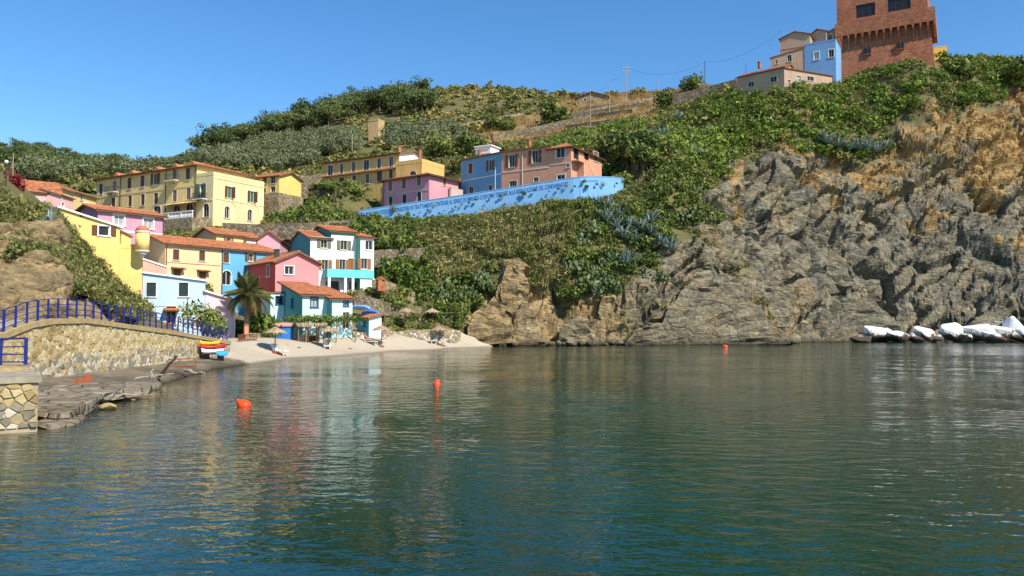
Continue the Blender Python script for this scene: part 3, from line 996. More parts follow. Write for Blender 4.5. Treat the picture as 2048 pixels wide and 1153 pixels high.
mb = MB(); mb.lathe((c.x, c.y, 0), [(0.12, zb_ - 0.75), (0.25, zb_ - 0.6), (0.25, zb_ - 0.45), (0.45, zb_ - 0.4), (0.45, zb_ - 0.22), (0.66, zb_ - 0.15), (0.66, zb_ - 0.002)], 20); mb.build('turret_corbel', M['trim'], tur)

# ---- salmon shed behind the pale blue house
A = at(286, 520, 80); B = at(334, 536, 82)
r = hroot('salmon_shed', A, 5, 'low salmon lean-to with white roof edge squeezed above the pale blue house', 'shed')
h = House(r, Vector((A.x, A.y, B.z)), dir_to=B, depth=3, z0=5, z1=B.z, wall=S('stucco_salmon', 240, 180, 160), roof='monoL', rise=A.z - B.z, over=0.1, roofmat=M['white']); h.finish()

# ---- pale blue house and pale pink lean-to by the quay
A = at(286, 547, 69); B = at(411, 563, 71)
r = hroot('pale_blue_house', A, 2.4, 'pale sky blue house with two dark green shuttered windows beside the quay railing')
pb = S('stucco_sky', 196, 226, 246, 0.08)
h = House(r, Vector((A.x, A.y, B.z)), dir_to=B, depth=6, z0=1.5, z1=B.z, wall=pb, roof='monoL', rise=A.z - B.z, over=0.2, roofmat=M['white'])
h.win('F', 302.5, 579.5, 0.78, 1.25, frame='white', shut='closed', shutmat='darkgreen', trim=0.05); h.win('F', 367, 579.5, 0.78, 1.25, frame='white', shut='closed', shutmat='darkgreen', trim=0.05)
h.win('F', 378, 628, 0.65, 0.42, frame='white'); h.win('F', 299, 624, 0.4, 0.25, frame='white'); h.win('F', 342, 632, 0.8, 1.7, name='door', pane='brown')
h.finish(); h.course('F', (286, 612), (410, 615), M['metal_grey'], 0.04, 'cable', 0.03)
s_, z_ = h.hit('F', 343, 623); oo, dd, ll, nn = h.faces['F']
tm, um = MB(), MB(); c = oo + dd * s_ + up * z_ + nn * 0.01
roof_plane(tm, um, [c - dd * 0.65 + up * 0.25, c + dd * 0.65 + up * 0.25, c + dd * 0.65 + nn * 0.8, c - dd * 0.65 + nn * 0.8], dd, 0.2, 0.04, 0.3, 0.05)
cn = tm.build('canopy', M['tile'], r); um.build('canopy_board', M['brown'], cn)
s_, z_ = h.hit('F', 375, 655)
mb = MB(); cc = oo + dd * s_ + nn * 0.08 + up * (at(375, 657, 70).z)
pts = []
for i in range(13):
    q = math.pi * i / 12; pts.append(cc + dd * (0.85 * math.cos(q)) + up * (0.95 * math.sin(q)))
mb.tube(pts, 0.03, 5)
for i in (3, 6, 9): mb.tube([cc, pts[i]], 0.02, 4)
mb.build('trellis', M['metal_grey'], r)
A = at(411.5, 585, 71); B = at(471, 603, 73.5)
r = hroot('pale_pink_house', A, 1.5, 'pale pink lean-to house with white roof edge next to the pale blue house')
pkp = S('stucco_blush', 244, 208, 222, 0.08)
h = House(r, Vector((A.x, A.y, B.z)), dir_to=B, depth=5, z0=1.0, z1=B.z, wall=pkp, roof='monoL', rise=A.z - B.z, over=0.25, roofmat=M['white'])
h.win('F', 438.5, 645, 0.5, 0.75, frame='white', pane='glass'); h.finish(); h.downpipe('F', 469.5, 640, 'white')
# white hut behind the railing
A = at(275, 640, 61); B = at(345, 651, 64)
r = hroot('white_hut', A, 2, 'low white hut with orange roof behind the blue railing', 'hut')
h = House(r, Vector((A.x, A.y, B.z)), dir_to=B, depth=2.5, z0=1.5, z1=B.z, foot=False, wall=M['white'], roof='monoK', rise=0.35, over=0.2)
h.win('F', 300, 662, 0.5, 0.5); h.finish()

# ---- peach and azure row house
A = at(331, 486, 84); B = level(443, 496, A.z); C2 = level(551, 505, A.z)
r = hroot('peach_row_house', A, 5.5, 'cream peach row house with brown shutters left of the azure house')
h = House(r, A, dir_to=B, depth=5.5, z0=5.5, wall=S('stucco_cream_peach', 250, 214, 160, 0.12), roof='gable_u', rise=1.0, over=0.4)
h.win('F', 352, 509.8, 0.75, 1.15, shut='closed'); h.win('F', 404, 512, 0.75, 1.15, shut='closed'); h.win('F', 354, 547, 0.9, 1.1, shutmat='orangewood', shut='closed'); h.win('F', 405, 552, 0.9, 1.1, shutmat='orangewood', shut='closed')
h.finish(); h.course('F', (332, 526), (442, 532), M['metal_dark'], 0.04, 'cable', 0.03); h.downpipe('F', 332, 520, 'brown')
for px, py in ((354, 539), (405, 544)):
    s_, z_ = h.hit('F', px, py); oo, dd, ll, nn = h.faces['F']; c = oo + dd * s_ + up * z_ + nn * 0.01
    tm, um = MB(), MB(); roof_plane(tm, um, [c - dd * 0.75 + up * 0.2, c + dd * 0.75 + up * 0.2, c + dd * 0.75 + nn * 0.6, c - dd * 0.75 + nn * 0.6], dd, 0.2, 0.04, 0.3, 0.05)
    cn = tm.build('canopy', M['tile'], r); um.build('canopy_board', M['brown'], cn)
r = hroot('azure_row_house', B, 5.5, 'azure blue row house behind the palm tree')
Bp = B + (C2 - B).normalized() * 0.01
h = House(r, Bp, dir_to=C2, depth=5.5, z0=5.5, wall=S('stucco_azure', 98, 188, 236, 0.12), roof='gable_u', rise=1.0, over=0.4)
h.win('F', 452, 516, 0.75, 1.15, shut='closed'); h.win('F', 501, 515, 0.7, 0.95, shut='open', trim=0.06); h.win('F', 453, 556, 1.2, 1.7, name='door', pane='glass', frame='white', arch=True)
h.finish(); h.downpipe('F', 444, 520, 'metal_dark')
# small houses peeping behind
A = at(433, 468, 95); B = level(491, 473.5, A.z)
r = hroot('little_yellow_house', A, 12, 'little pale yellow house with orange shutters peeping over the peach row house')
h = House(r, A, dir_to=B, depth=5, z0=9, wall=S('stucco_pale_yellow', 250, 226, 150, 0.15), roof='gable_u', rise=0.9, over=0.3)
h.win('F', 457, 481, 0.6, 0.8, shut='open', shutmat='orangewood', trim=0.06); h.finish()
A = at(493, 476, 98); B = level(520, 478, A.z)
r = hroot('little_white_house', A, 12, 'sliver of a white house with tile roof between yellow and pink cottages')
h = House(r, A, dir_to=B, depth=5, z0=9, wall=M['white'], roof='gable_u', rise=0.8, over=0.3); h.finish()
A = at(515, 478, 97); 
r = hroot('little_pink_house', A, 12, 'little pink gabled cottage left of the white and teal house')
h = House(r, A, ang=10, px_r=(561, 479), depth=8, z0=9, wall=S('stucco_pink_cottage', 232, 176, 188, 0.12), roof='gable_v', rise=1.0, over=0.3); h.finish()

# ---- white and teal house with balcony
A = at(621, 475, 93)
r = hroot('teal_white_house', A, 6.5, 'white three-storey house with teal sides and turquoise balcony above the beach')
te = S('stucco_teal', 66, 172, 180, 0.12); wt = S('stucco_white', 250, 250, 246, 0.1); gr = S('stucco_mint', 110, 205, 170, 0.1); tq = S('stucco_turquoise', 110, 224, 226, 0.1)
h = House(r, A, ang=33, px_r=(662, 476), depth=7.9, z0=6.5, wall=wt, roof='gable_u', rise=1.15, over=0.3, face_mats={'L': te})
h.win('F', 648, 488, 0.8, 1.05, shut='open', trim=0.06, shutmat='greygreen'); h.win('F', 650, 530, 0.8, 1.2, shut='open', shutmat='orangewood', trim=0.06); h.win('L', 581, 492, 0.35, 0.7, frame='blueframe'); h.finish()
h.course('F', (622, 479), (661, 480), gr, 0.35, 'green_band', 0.02)
A2 = h.A + h.u * (h.w + 0.01) - h.n * 0.05; zm = at(662, 462, h.A.y + h.u.y * h.w).z
h2 = House(r, Vector((A2.x, A2.y, zm)), ang=33, px_r=(713, 466), depth=8.2, z0=6.5, z1=zm, wall=wt, roof='gable_u', rise=1.0, over=0.35, face_mats={'L': te})
h2.win('F', 688, 491, 0.85, 1.15, shut='open', trim=0.06, shutmat='greygreen'); h2.win('F', 685, 530, 0.8, 1.3, shut='open', shutmat='orangewood', trim=0.06); h2.win('F', 702, 529, 0.7, 1.4, shutmat='orangewood', shut='closed')
h2.finish(); h2.course('F', (662, 470), (712, 473), gr, 0.55, 'green_band', 0.02)
A3 = h2.A + h2.u * (h2.w + 0.01) - h2.n * 1.3; z3 = at(735, 474, A3.y).z
h3 = House(r, Vector((A3.x, A3.y, z3)), ang=33, px_r=(748, 478), depth=7, z0=6.5, z1=z3, wall=wt, roof='gable_u', rise=0.7, over=0.3, face_mats={'L': gr})
h3.win('F', 738, 491, 0.95, 1.15, frame='white'); h3.win('F', 726, 528, 0.8, 1.3, shut='open', shutmat='orangewood', trim=0.06); h3.finish()
# balcony slab with parapet and dark undercroft
s0, _ = h.hit('F', 646, 548); zb0 = at(690, 556, 94).z
Pn = h.A + h.u * s0 - h.n * 1.5
bl_ = (h.w - s0) + h2.w + h3.w
mb = MB(); mb.obox(Pn + up * zb0, h.u * bl_, h.n * 0.15, up * 1.0); mb.obox(Pn + up * zb0 + h.n * 0.15, h.u * bl_, h.n * 1.30, up * 0.2)
mb.obox(Pn + up * zb0 + h.n * 0.151 + up * 0.201, h.u * 0.15, h.n * 1.30, up * 0.8); mb.obox(Pn + up * zb0 + h.n * 0.151 + up * 0.201 + h.u * (bl_ - 0.15), h.u * 0.15, h.n * 1.3, up * 0.8)
mb.build('balcony', tq, r)
for k_ in (0.02, 0.36, 0.52, 0.97):
    mb = MB(); mb.obox(Pn + h.u * (bl_ * k_) + up * (zb0 - 4), h.u * 0.3, h.n * 0.3, up * 3.998); mb.build('pillar', wt, r)
for k_ in (0.06, 0.56):  # dark panels standing for the shade inside the openings under the balcony
    mb = MB(); mb.obox(Pn + h.u * (bl_ * k_) + h.n * 1.40 + up * (zb0 - 3), h.u * (bl_ * 0.27), h.n * 0.04, up * 2.6); mb.build('undercroft_shade', M['metal_dark'], r)

# ---- coral house
A = at(551, 522, 86)
r = hroot('coral_house', A, 3, 'coral pink gabled house with side wall coloured darker for shade above the turquoise beach house')
cf = S('stucco_coral', 240, 150, 152, 0.1); cs_ = S('stucco_coral_shade', 218, 92, 90, 0.15)  # left wall's shade is put into its colour as a darker coral
h = House(r, A, ang=39, px_r=(638, 524), depth=9.5, z0=3, wall=cf, roof='gable_v', rise=1.15, over=0.4, face_mats={'L': cs_})
h.win('F', 578.5, 541, 1.05, 0.95, frame='white'); h.win('L', 536, 542, 0.75, 1.3, frame='white'); h.win('L', 491, 545, 0.75, 1.0, frame='white'); h.finish()
h.chimney(554, 499, 89, 1.1, 0.5, M['metal_dark'])

# ---- turquoise beach house with vine pergola
A = at(605, 589, 79.5)
r = hroot('beach_house', A, 1.6, 'turquoise and white beach house with stepped tile roof behind the beach bar')
tl = S('stucco_sea', 96, 190, 196, 0.12); wa = S('stucco_aqua_white', 206, 244, 240, 0.1)
h = House(r, A, ang=36, px_r=(655, 592), depth=6.4, z0=1.6, wall=wa, roof='monoK', rise=1.5, over=0.35, face_mats={'L': tl})
h.win('F', 628.7, 605, 0.75, 1.0, frame='blueframe', pane='curtain'); h.win('L', 584.7, 607, 0.6, 1.0, frame='blueframe', pane='curtain'); h.win('F', 634, 646, 0.7, 1.0, frame='white'); h.finish()
A2 = h.A + h.u * (h.w + 0.01) - h.n * 1.2; z2 = at(669, 597, A2.y).z
h2 = House(r, Vector((A2.x, A2.y, z2)), ang=36, px_r=(705, 598), depth=7.4, z0=1.6, z1=z2, wall=wa, roof='monoK', rise=1.5, over=0.35, face_mats={'L': tl})
h2.win('F', 692, 605, 0.5, 0.75, frame='blueframe', pane='curtain'); h2.win('F', 692, 641, 0.75, 1.7, name='door', pane='brown', frame='white'); h2.finish()
A0 = h.faces['L'][0] + h.u * 0.0 - h.u * 1.55; zw = at(563, 591, A0.y).z
h0 = House(r, Vector((A0.x, A0.y, zw)) - h.n * 1.2, ang=36, w=1.5, depth=3.0, z0=1.6, z1=zw, wall=wa, roof='monoF', rise=0.3, over=0.15)
h0.win('F', 565, 601, 0.8, 0.85, frame='blueframe', trim=0.06); h0.finish()
# pergola frame
pg = empty('pergola', at(625, 660, 76.5), 'wooden pergola frame carrying a grape vine in front of the beach house', 'pergola')
oo = h.A - h.n * 2.6 - h.u * 1.6; zp = at(625, 640, 77).z
for i in range(4):
    for j in (0, 2.2):
        p = oo + h.u * (i * 2.1) + h.n * j; mb = MB(); mb.tube([p + up * 0.5, p + up * zp], 0.06, 6); mb.build('post', M['wood'], pg)
for i in range(8):
    p = oo + h.u * (i * 0.9) + up * (zp + 0.061); mb = MB(); mb.tube([p - h.n * 0.3, p + h.n * 2.5], 0.05, 5); mb.build('beam', M['wood'], pg)
PERG = (oo, h.u.copy(), h.n.copy(), zp)

# ---- little teal shed, blue shed
A = at(738, 636, 84.5)
r = hroot('teal_shed', A, 1.8, 'little teal and white shed with tile roof right of the beach house', 'shed')
h = House(r, A, ang=40, px_r=(763, 637), depth=2.6, z0=1.5, wall=wa, roof='monoR', rise=0.35, over=0.25, face_mats={'L': S('stucco_teal_shed', 92, 178, 205, 0.1)})
h.win('L', 729, 646, 0.5, 1.0, name='door', pane='darkgreen', frame='blueframe'); h.finish()
A = at(547, 653, 75)
r = hroot('blue_shed', A, 1.3, 'bright blue wooden beach shed with pinkish roof left of the thatched bar', 'shed')
bs = plain('blue_planks', (0.03, 0.20, 0.62), 0.6, 0.15)
h = House(r, A, ang=8, px_r=(580, 653), depth=1.6, z0=1.0, wall=bs, roof='monoK', rise=0.2, over=0.15, roofmat=S('shed_roof', 226, 168, 150)); h.finish()
for i in range(1, 6):
    p = h.A + h.u * (h.w * i / 6); mb = MB(); mb.obox(p - h.n * 0.025 + up * 1.0, h.u * 0.03, h.n * 0.023, up * (h.z1 - 1.05)); mb.build('batten', bs, r)

# ================================================================== TOWER GROUP ON THE CLIFF
def brick_mat(name):
    m, nt, b = nodes_of(name)
    tc = nt.nodes.new('ShaderNodeTexCoord')
    mp = N(nt, 'ShaderNodeMapping'); mp.inputs['Rotation'].default_value = (RAD(90), 0, 0)
    nt.links.new(tc.outputs['UV'], mp.inputs[0])
    p = geo_pos(nt)
    bt = nt.nodes.new('ShaderNodeTexBrick')
    bt.inputs['Scale'].default_value = 1.0; bt.inputs['Brick Width'].default_value = 0.55; bt.inputs['Row Height'].default_value = 0.2; bt.inputs['Mortar Size'].default_value = 0.018
    bt.inputs['Color1'].default_value = (0.40, 0.12, 0.065, 1); bt.inputs['Color2'].default_value = (0.55, 0.21, 0.11, 1); bt.inputs['Mortar'].default_value = (0.42, 0.24, 0.15, 1)
    nt.links.new(tc.outputs['UV'], bt.inputs['Vector'])
    n = noise_tex(nt, p, 0.6, 8, 0.75); n2 = noise_tex(nt, p, 2.5, 6, 0.7)
    c = mixc(nt, 1.0, bt.outputs[0], ramp(nt, n, [(0.3, (0.62, 0.6, 0.6)), (0.55, (1, 1, 1)), (0.75, (1.25, 1.35, 1.4))]), 'MULTIPLY')
    c = mixc(nt, math_(nt, 'MULTIPLY', ramp(nt, n2, [(0.52, (0, 0, 0)), (0.68, (1, 1, 1))]), 0.55), c, (0.58, 0.36, 0.23))
    nt.links.new(c, b.inputs['Base Color']); b.inputs['Roughness'].default_value = 0.95; b.inputs['Specular IOR Level'].default_value = 0.1
    bump(nt, b, math_(nt, 'ADD', bt.outputs[1], math_(nt, 'MULTIPLY', n2, -3.0)), 0.07)
    return m
def uv_planar(o, d, scale=1.0):
    me = o.data; uvl = me.uv_layers.new(name='UVMap')
    for poly in me.polygons:
        nrm = poly.normal; a = d if abs(nrm.dot(d)) < 0.7 else Vector((-d.y, d.x, 0))
        for li in poly.loop_indices:
            v = me.vertices[me.loops[li].vertex_index].co
            uvl.data[li].uv = (v.dot(a) * scale, v.z * scale)
M['brick'] = brick_mat('tower_brick')
TL = at(1669.5, 74.5, 160); TR = level(1871, 40, TL.z)
tw = empty('watchtower', (TL.x + 8, TL.y + 4, 52), 'massive red brick watchtower with corbelled gallery on top of the cliff', 'tower')
tu = Vector((TR.x - TL.x, TR.y - TL.y, 0)); tlen = tu.length; tu.normalize(); tn = Vector((-tu.y, tu.x, 0))
tdep = 15.0
zc1 = TL.z; zc0 = at(1680.5, 103, 159).z; zbase = at(1674, 152, 158).z - 6
def P_(a, b, z): return Vector((TL.x, TL.y, 0)) + tu * a + tn * b + up * z
# battered base
mb = MB(); i0, i1 = 0.95, 0.35
bot = [P_(i1 - 0.5, i1 - 0.5, zbase), P_(tlen - i1 + 0.5, i1 - 0.5, zbase), P_(tlen - i1 + 0.5, tdep - i1 + 0.5, zbase), P_(i1 - 0.5, tdep - i1 + 0.5, zbase)]
tp = [P_(i0, i0, zc1 - 0.0), P_(tlen - i0, i0, zc1), P_(tlen - i0, tdep - i0, zc1), P_(i0, tdep - i0, zc1)]
mb.add(bot + tp, [(0, 1, 5, 4), (1, 2, 6, 5), (2, 3, 7, 6), (3, 0, 4, 7)])
o_ = mb.build('battered_base', M['brick'], tw); uv_planar(o_, tu)
# corbel gallery band
zb1 = zc1 + 0.003; zb2 = at(1669.5, 60, 160).z + 1.2
mb = MB(); mb.obox(P_(0, 0, zb1), tu * tlen, tn * tdep, up * (zb2 - zb1)); o_ = mb.build('gallery_band', M['brick'], tw); uv_planar(o_, tu)
nc = 14; cw = tlen / nc
for i in range(nc + 1):
    mb = MB(); a = min(max(i * cw - 0.14, 0.05), tlen - 0.33)
    z0_, z1_ = zc0 + 0.2, zc1 - 0.003
    mb.prism([P_(a, i0 + 0.3, z0_), P_(a, i0 - 0.25, z0_), P_(a, 0.45, z0_ + (z1_ - z0_) * 0.4), P_(a, 0.02, z0_ + (z1_ - z0_) * 0.75), P_(a, 0.02, z1_), P_(a, i0 + 0.3, z1_)], tu * 0.28)
    mb.build('corbel', M['tile_old'], tw)
    if i < nc:   # little arch heads between the corbels
        mb = MB(); r_ = cw / 2 - 0.14; cx = (i + 0.5) * cw
        for sg in (-1, 1):
            poly = [P_(cx + sg * r_, 0.03, z1_)] + [P_(cx + sg * r_ * math.cos(q), 0.03, z1_ - r_ * 0.8 + r_ * 0.8 * math.sin(q)) for q in np.linspace(0, math.pi / 2, 5)]
            mb.prism(poly, tn * 0.9)
        o_ = mb.build('corbel_arch', M['brick'], tw); uv_planar(o_, tu)
for j in range(9):
    mb = MB(); b = j * 1.75 + 0.05
    mb.prism([P_(i0 + 0.3, b, z0_), P_(i0 - 0.25, b, z0_), P_(0.45, b, z0_ + (z1_ - z0_) * 0.4), P_(0.02, b, z0_ + (z1_ - z0_) * 0.75), P_(0.02, b, z1_), P_(i0 + 0.3, b, z1_)], tn * 0.28)
    mb.build('corbel', M['tile_old'], tw)
# upper house of the tower
AU = P_(0.35, 0.7, 0); ztopU = at(1671, 6, 160).z + 1.6
hu = House(tw, Vector((AU.x, AU.y, ztopU)), dir_to=AU + tu * (tlen - 1.7), depth=tdep - 2, z0=zb2, z1=ztopU, wall=M['brick'], roof='flat', rise=0.35, over=0.3, foot=False, roofmat=M['tile_old'])
hu.win('F', 1731, 21, 3.6, 2.7, frame=None, bars=2, pane='glass'); hu.win('F', 1798, 8, 4.2, 2.7, frame=None, bars=2, pane='glass')
hu.win('F', 1734, 60, 1.5, 0.75, frame=None, bars=0); hu.win('F', 1765, 55.4, 0.9, 0.5, frame=None, bars=0); hu.win('F', 1799, 47.6, 1.6, 0.75, frame=None, bars=0)
_hz = hu.z0
hu.z0 = zb2 + 3.9; hu.finish()
for ch in tw.children:
    if ch.type == 'MESH' and ch.name.startswith('wall') and not ch.data.uv_layers: uv_planar(ch, tu)
for px, py, a_, b_ in ((1735, 102.5, 1.25, 1.25), (1801, 91.5, 1.25, 1.25)):
    rr = ray(px, py); cpt = Vector((0, 0, CH)); pl = P_(0, 0.35, 0); t_ = (pl - cpt).dot(tn) / rr.dot(tn); q = cpt + rr * t_
    mb = MB(); mb.obox(q - tu * 0.62 - up * 0.6 - tn * 0.05, tu * 1.25, tn * 0.5, up * 1.25); wo = mb.build('window', M['glass'], tw)
    mb = MB(); mb.obox(q - tu * 0.75 - up * 0.75 - tn * 0.12, tu * 1.5, tn * 0.4, up * 0.14); mb.obox(q - tu * 0.03 - up * 0.6 - tn * 0.09, tu * 0.06, tn * 0.03, up * 1.25); mb.build('frame', M['tile_old'], wo)
mb = MB()
rp = P_(tlen - 0.1, 0.1, zb2)
for i in range(4): mb.tube([rp + tn * (i * 1.0), rp + tn * (i * 1.0) + up * 1.1], 0.03, 4)
mb.tube([rp + up * 1.1, rp + tn * 3 + up * 1.1], 0.03, 4); mb.tube([rp + up * 1.1, rp - tu * 1.2 + up * 1.1], 0.03, 4)
mb.build('gallery_railing', M['metal_grey'], tw)

bg = S('stucco_beige', 196, 166, 138, 0.5)
K = at(1568, 134, 150); A = level(1474.5, 155, K.z)
r = hroot('beige_cliff_house', A, 48, 'long low beige house with tile roof at the left foot of the tower group')
h = House(r, A, dir_to=K, depth=6, z0=48.6, wall=bg, roof='gable_u', rise=1.2, over=0.3, tile='tile_old')
h.win('F', 1502, 169, 1.25, 1.0); h.win('F', 1547, 159, 1.35, 1.1); h.finish()
h.chimney(1519, 124, 156, 1.4, 0.5)
Kr = h.A + h.u * (h.w + 0.02); E2 = at(1664, 152, 154)
hb2 = House(r, Vector((Kr.x, Kr.y, E2.z)), dir_to=E2, depth=2.6, z0=49.6, z1=E2.z, wall=bg, roof='monoL', rise=h.z1 - E2.z - 0.2, over=0.25, tile='tile_old')
hb2.win('F', 1597, 158, 1.1, 1.2, pane='curtain'); hb2.win('F', 1621, 158, 1.6, 0.9); hb2.win('F', 1578, 167, 0.7, 1.4, name='door', pane='orangewood'); hb2.finish()
A = at(1560, 78, 163); K = at(1620, 69, 160)
r = hroot('upper_beige_house', A, 55, 'tall beige gabled house between the low beige house and the blue one')
h = House(r, Vector((A.x, A.y, A.z)), dir_to=K, depth=9, z0=53, z1=A.z, wall=bg, roof='gable_v', rise=1.0, over=0.3, tile='tile_old'); h.finish()
h.course('F', (1562, 102), (1612, 92), M['tile_old'], 0.12)
A = at(1541, 116, 160.0); K = at(1611, 100, 157)
h2 = House(r, Vector((A.x, A.y, A.z)), dir_to=K, depth=3, z0=53, z1=A.z, wall=bg, roof='monoR', rise=1.2, over=0.15, tile='tile_old', foot=False)
h2.win('F', 1579, 117, 0.85, 1.4); h2.win('F', 1553.5, 124, 0.45, 0.9); h2.finish()
A = at(1619, 72, 164); K = at(1652, 62, 161)
r = hroot('back_gable_house', A, 56, 'beige gable rising behind the blue house below the tower')
h = House(r, A, dir_to=K, depth=8, z0=54, wall=bg, roof='gable_v', rise=0.9, over=0.3, tile='tile_old'); h.finish()
A = at(1648, 68, 162); K = at(1668, 60, 161)
r = hroot('narrow_beige_house', A, 56, 'narrow beige house squeezed against the left side of the tower')
h = House(r, A, dir_to=K, depth=6, z0=54, wall=bg, roof='monoR', rise=0.7, over=0.2, tile='tile_old'); h.win('F', 1660, 76, 0.8, 1.3); h.finish()
A = at(1608.5, 92, 157); K = level(1671, 81, A.z)
r = hroot('blue_cliff_house', A, 52, 'cornflower blue house with two white framed windows left of the tower')
h = House(r, A, dir_to=K, depth=7, z0=51.5, wall=S('stucco_cornflower', 118, 174, 228, 0.2), roof='flat', rise=0.3)
h.win('F', 1633, 112, 1.0, 1.6, frame='white', trim=0.14, pane='curtain'); h.win('F', 1662.6, 107, 1.0, 1.6, frame='white', trim=0.14); h.finish()
A = at(1862, 97, 164); K = at(1894, 95, 163)
r = hroot('yellow_cliff_hut', A, 53, 'small flat yellow building at the right foot of the tower', 'hut')
h = House(r, A, dir_to=K, depth=5, z0=50, wall=S('stucco_strong_yellow', 250, 205, 90, 0.1), roof='flat', rise=0.2); h.finish(); h.course('F', (1863, 107), (1893, 106), yv, 0.08)
# small hillside tower
A = at(737, 240, 196); K = at(757, 240, 195)
r = hroot('stone_tower', A, 52, 'small square beige tower standing among the olive trees', 'tower')
h = House(r, A, dir_to=K, depth=3, z0=50, wall=S('stucco_sand', 206, 172, 120, 0.6), roof='flat', rise=0.15, foot=False); h.finish()
h.course('F', (737, 243), (756, 243), M['stone_tan'], 0.15, 'cornice')
# ================================================================== TERRAIN
CP = []
def cp(px, py, d): p = at(px, py, d); CP.append((p.x, p.y, p.z))
def cw_(x, y, z): CP.append((x, y, z))
# sea bed
for x, y, z in ((0, 5, -6), (0, 40, -5), (0, 70, -3.5), (0, 90, -2), (30, 60, -6), (30, 95, -2.5), (60, 60, -6), (60, 100, -4), (90, 60, -6), (100, 105, -4), (140, 100, -4), (-8, 20, -3), (-12, 35, -2.2),
                (-14, 50, -1.5), (-12, 62, -1.2), (-6, 78, -1.4), (150, 40, -6), (-60, 0, -5), (200, 60, -6), (70, 112, -2.5), (100, 116, -2.5), (45, 108, -1.8), (15, 94, -1.3)): cw_(x, y, z)
# shore and beach
for px, py in ((470, 731), (553, 722), (655, 714), (763, 708), (880, 700), (960, 696), (1020, 692), (1100, 690), (1200, 690), (1300, 690), (1400, 690), (1500, 687), (1580, 686)):
    p = level(px, py, 0.0); cw_(p.x, p.y, 0.0)
for px, py, d in ((553, 711, 67), (655, 702, 76), (763, 697, 82.5), (878, 691, 91), (480, 690, 66), (520, 683, 68), (600, 676, 74), (650, 678, 80), (700, 684, 84), (440, 700, 60), (470, 680, 68)): cp(px, py, d)
# village
for px, py, d in ((360, 668, 68), (440, 682, 69), (500, 668, 74), (600, 664, 80), (690, 658, 82), (740, 654, 86), (790, 640, 93), (860, 650, 95), (770, 605, 93), (830, 600, 98), (700, 575, 92), (745, 568, 95),
                  (600, 580, 90), (460, 590, 84), (390, 590, 80), (330, 600, 76), (250, 600, 76), (510, 560, 92), (440, 530, 92), (560, 510, 98), (330, 500, 98), (400, 480, 104), (500, 462, 107),
                  (560, 453, 109), (640, 452, 110), (700, 455, 112), (745, 500, 104), (770, 480, 110), (300, 470, 106), (440, 462, 106), (240, 470, 108), (200, 450, 118), (100, 425, 98), (60, 420, 96), (150, 420, 110),
                  (530, 452, 114), (560, 436, 118), (600, 420, 120), (660, 415, 121), (720, 435, 120), (600, 385, 130), (700, 378, 131), (760, 380, 129), 
                  (780, 458, 117), (850, 456, 115), (950, 450, 113), (1050, 436, 111), (1150, 425, 110)): cp(px, py, d)
# left rock slope
for px, py, d in ((0, 610, 44), (60, 600, 45), (120, 600, 48), (180, 610, 52), (240, 628, 57), (0, 520, 48), (80, 520, 50), (150, 540, 54), (220, 590, 60), (0, 440, 54), (60, 450, 56), (120, 470, 60), (180, 510, 64), (255, 590, 68),
                  (0, 365, 60), (30, 375, 66), (90, 425, 72), (-100, 420, 52), (-100, 600, 42), (-300, 500, 45), (-300, 300, 70), (-100, 330, 64), (-600, 300, 80), (20, 350, 74), (-150, 310, 100)): cp(px, py, d)
# promontory
for px, py, d in ((930, 660, 97), (930, 600, 101), (930, 500, 106), (985, 640, 99), (1000, 570, 102), (1030, 520, 104), (1060, 560, 103.5), (1060, 640, 101), (1100, 480, 107), (1150, 600, 103), (1200, 640, 102.5), (1200, 540, 105.5),
                  (1230, 440, 111), (1250, 380, 117), (1290, 600, 104), (1290, 480, 110), (1310, 400, 116), (1330, 330, 122), (1380, 640, 104), (1390, 540, 109), (1400, 450, 115), (1420, 380, 122), (1440, 320, 130),
                  (1480, 640, 106), (1490, 560, 111), (1550, 640, 110), (1560, 600, 113), (870, 540, 106), (860, 480, 111), (880, 610, 100), (1350, 600, 104.5)): cp(px, py, d)
# right cliff
for px, py, d in ((1600, 675, 114), (1590, 560, 119), (1580, 450, 125), (1580, 370, 131), (1580, 300, 139), (1600, 230, 144.5), (1500, 420, 123), (1500, 340, 132), (1500, 270, 143), (1500, 210, 152),
                  (1700, 676, 122), (1700, 600, 124), (1700, 500, 128), (1700, 400, 134), (1700, 310, 142), (1700, 220, 147), (1750, 167, 150.5), (1690, 164, 155), (1475, 194, 154), (1520, 187, 151), (1568, 181, 148), (1620, 170, 150.5), (1660, 162, 152), (1674, 158, 155.5), (1800, 676, 125), (1800, 620, 127), (1800, 500, 132), (1800, 400, 137),
                  (1800, 300, 144), (1800, 220, 145.5), (1800, 157, 148.5), (1850, 142, 147.5), (1880, 136, 152), (1900, 676, 126), (1900, 600, 127), (1900, 500, 131), (1900, 380, 138), (1900, 260, 143), (1950, 200, 148), (1950, 140, 153), (1930, 122, 160), (2048, 676, 124), (2048, 600, 125),
                  (2048, 500, 129), (2048, 380, 136), (2048, 260, 145), (2048, 190, 149), (2048, 125, 157), (2250, 670, 122), (2250, 400, 134), (2250, 200, 150), (2250, 120, 162), (2600, 660, 118), (2600, 300, 140), (2600, 150, 155)): cp(px, py, d)
for px, py, d in ((1480, 186, 161), (1400, 200, 165), (1340, 240, 160), (1280, 290, 145), (1240, 320, 134), (1350, 290, 142), (1400, 260, 150), (1180, 285, 150), (1120, 300, 145), (1250, 260, 160)): cp(px, py, d)
for x, y, z in ((75, 175, 55), (95, 180, 57), (120, 180, 58), (80, 230, 66), (130, 240, 62), (200, 200, 55), (220, 300, 40), (120, 330, 60)): cw_(x, y, z)
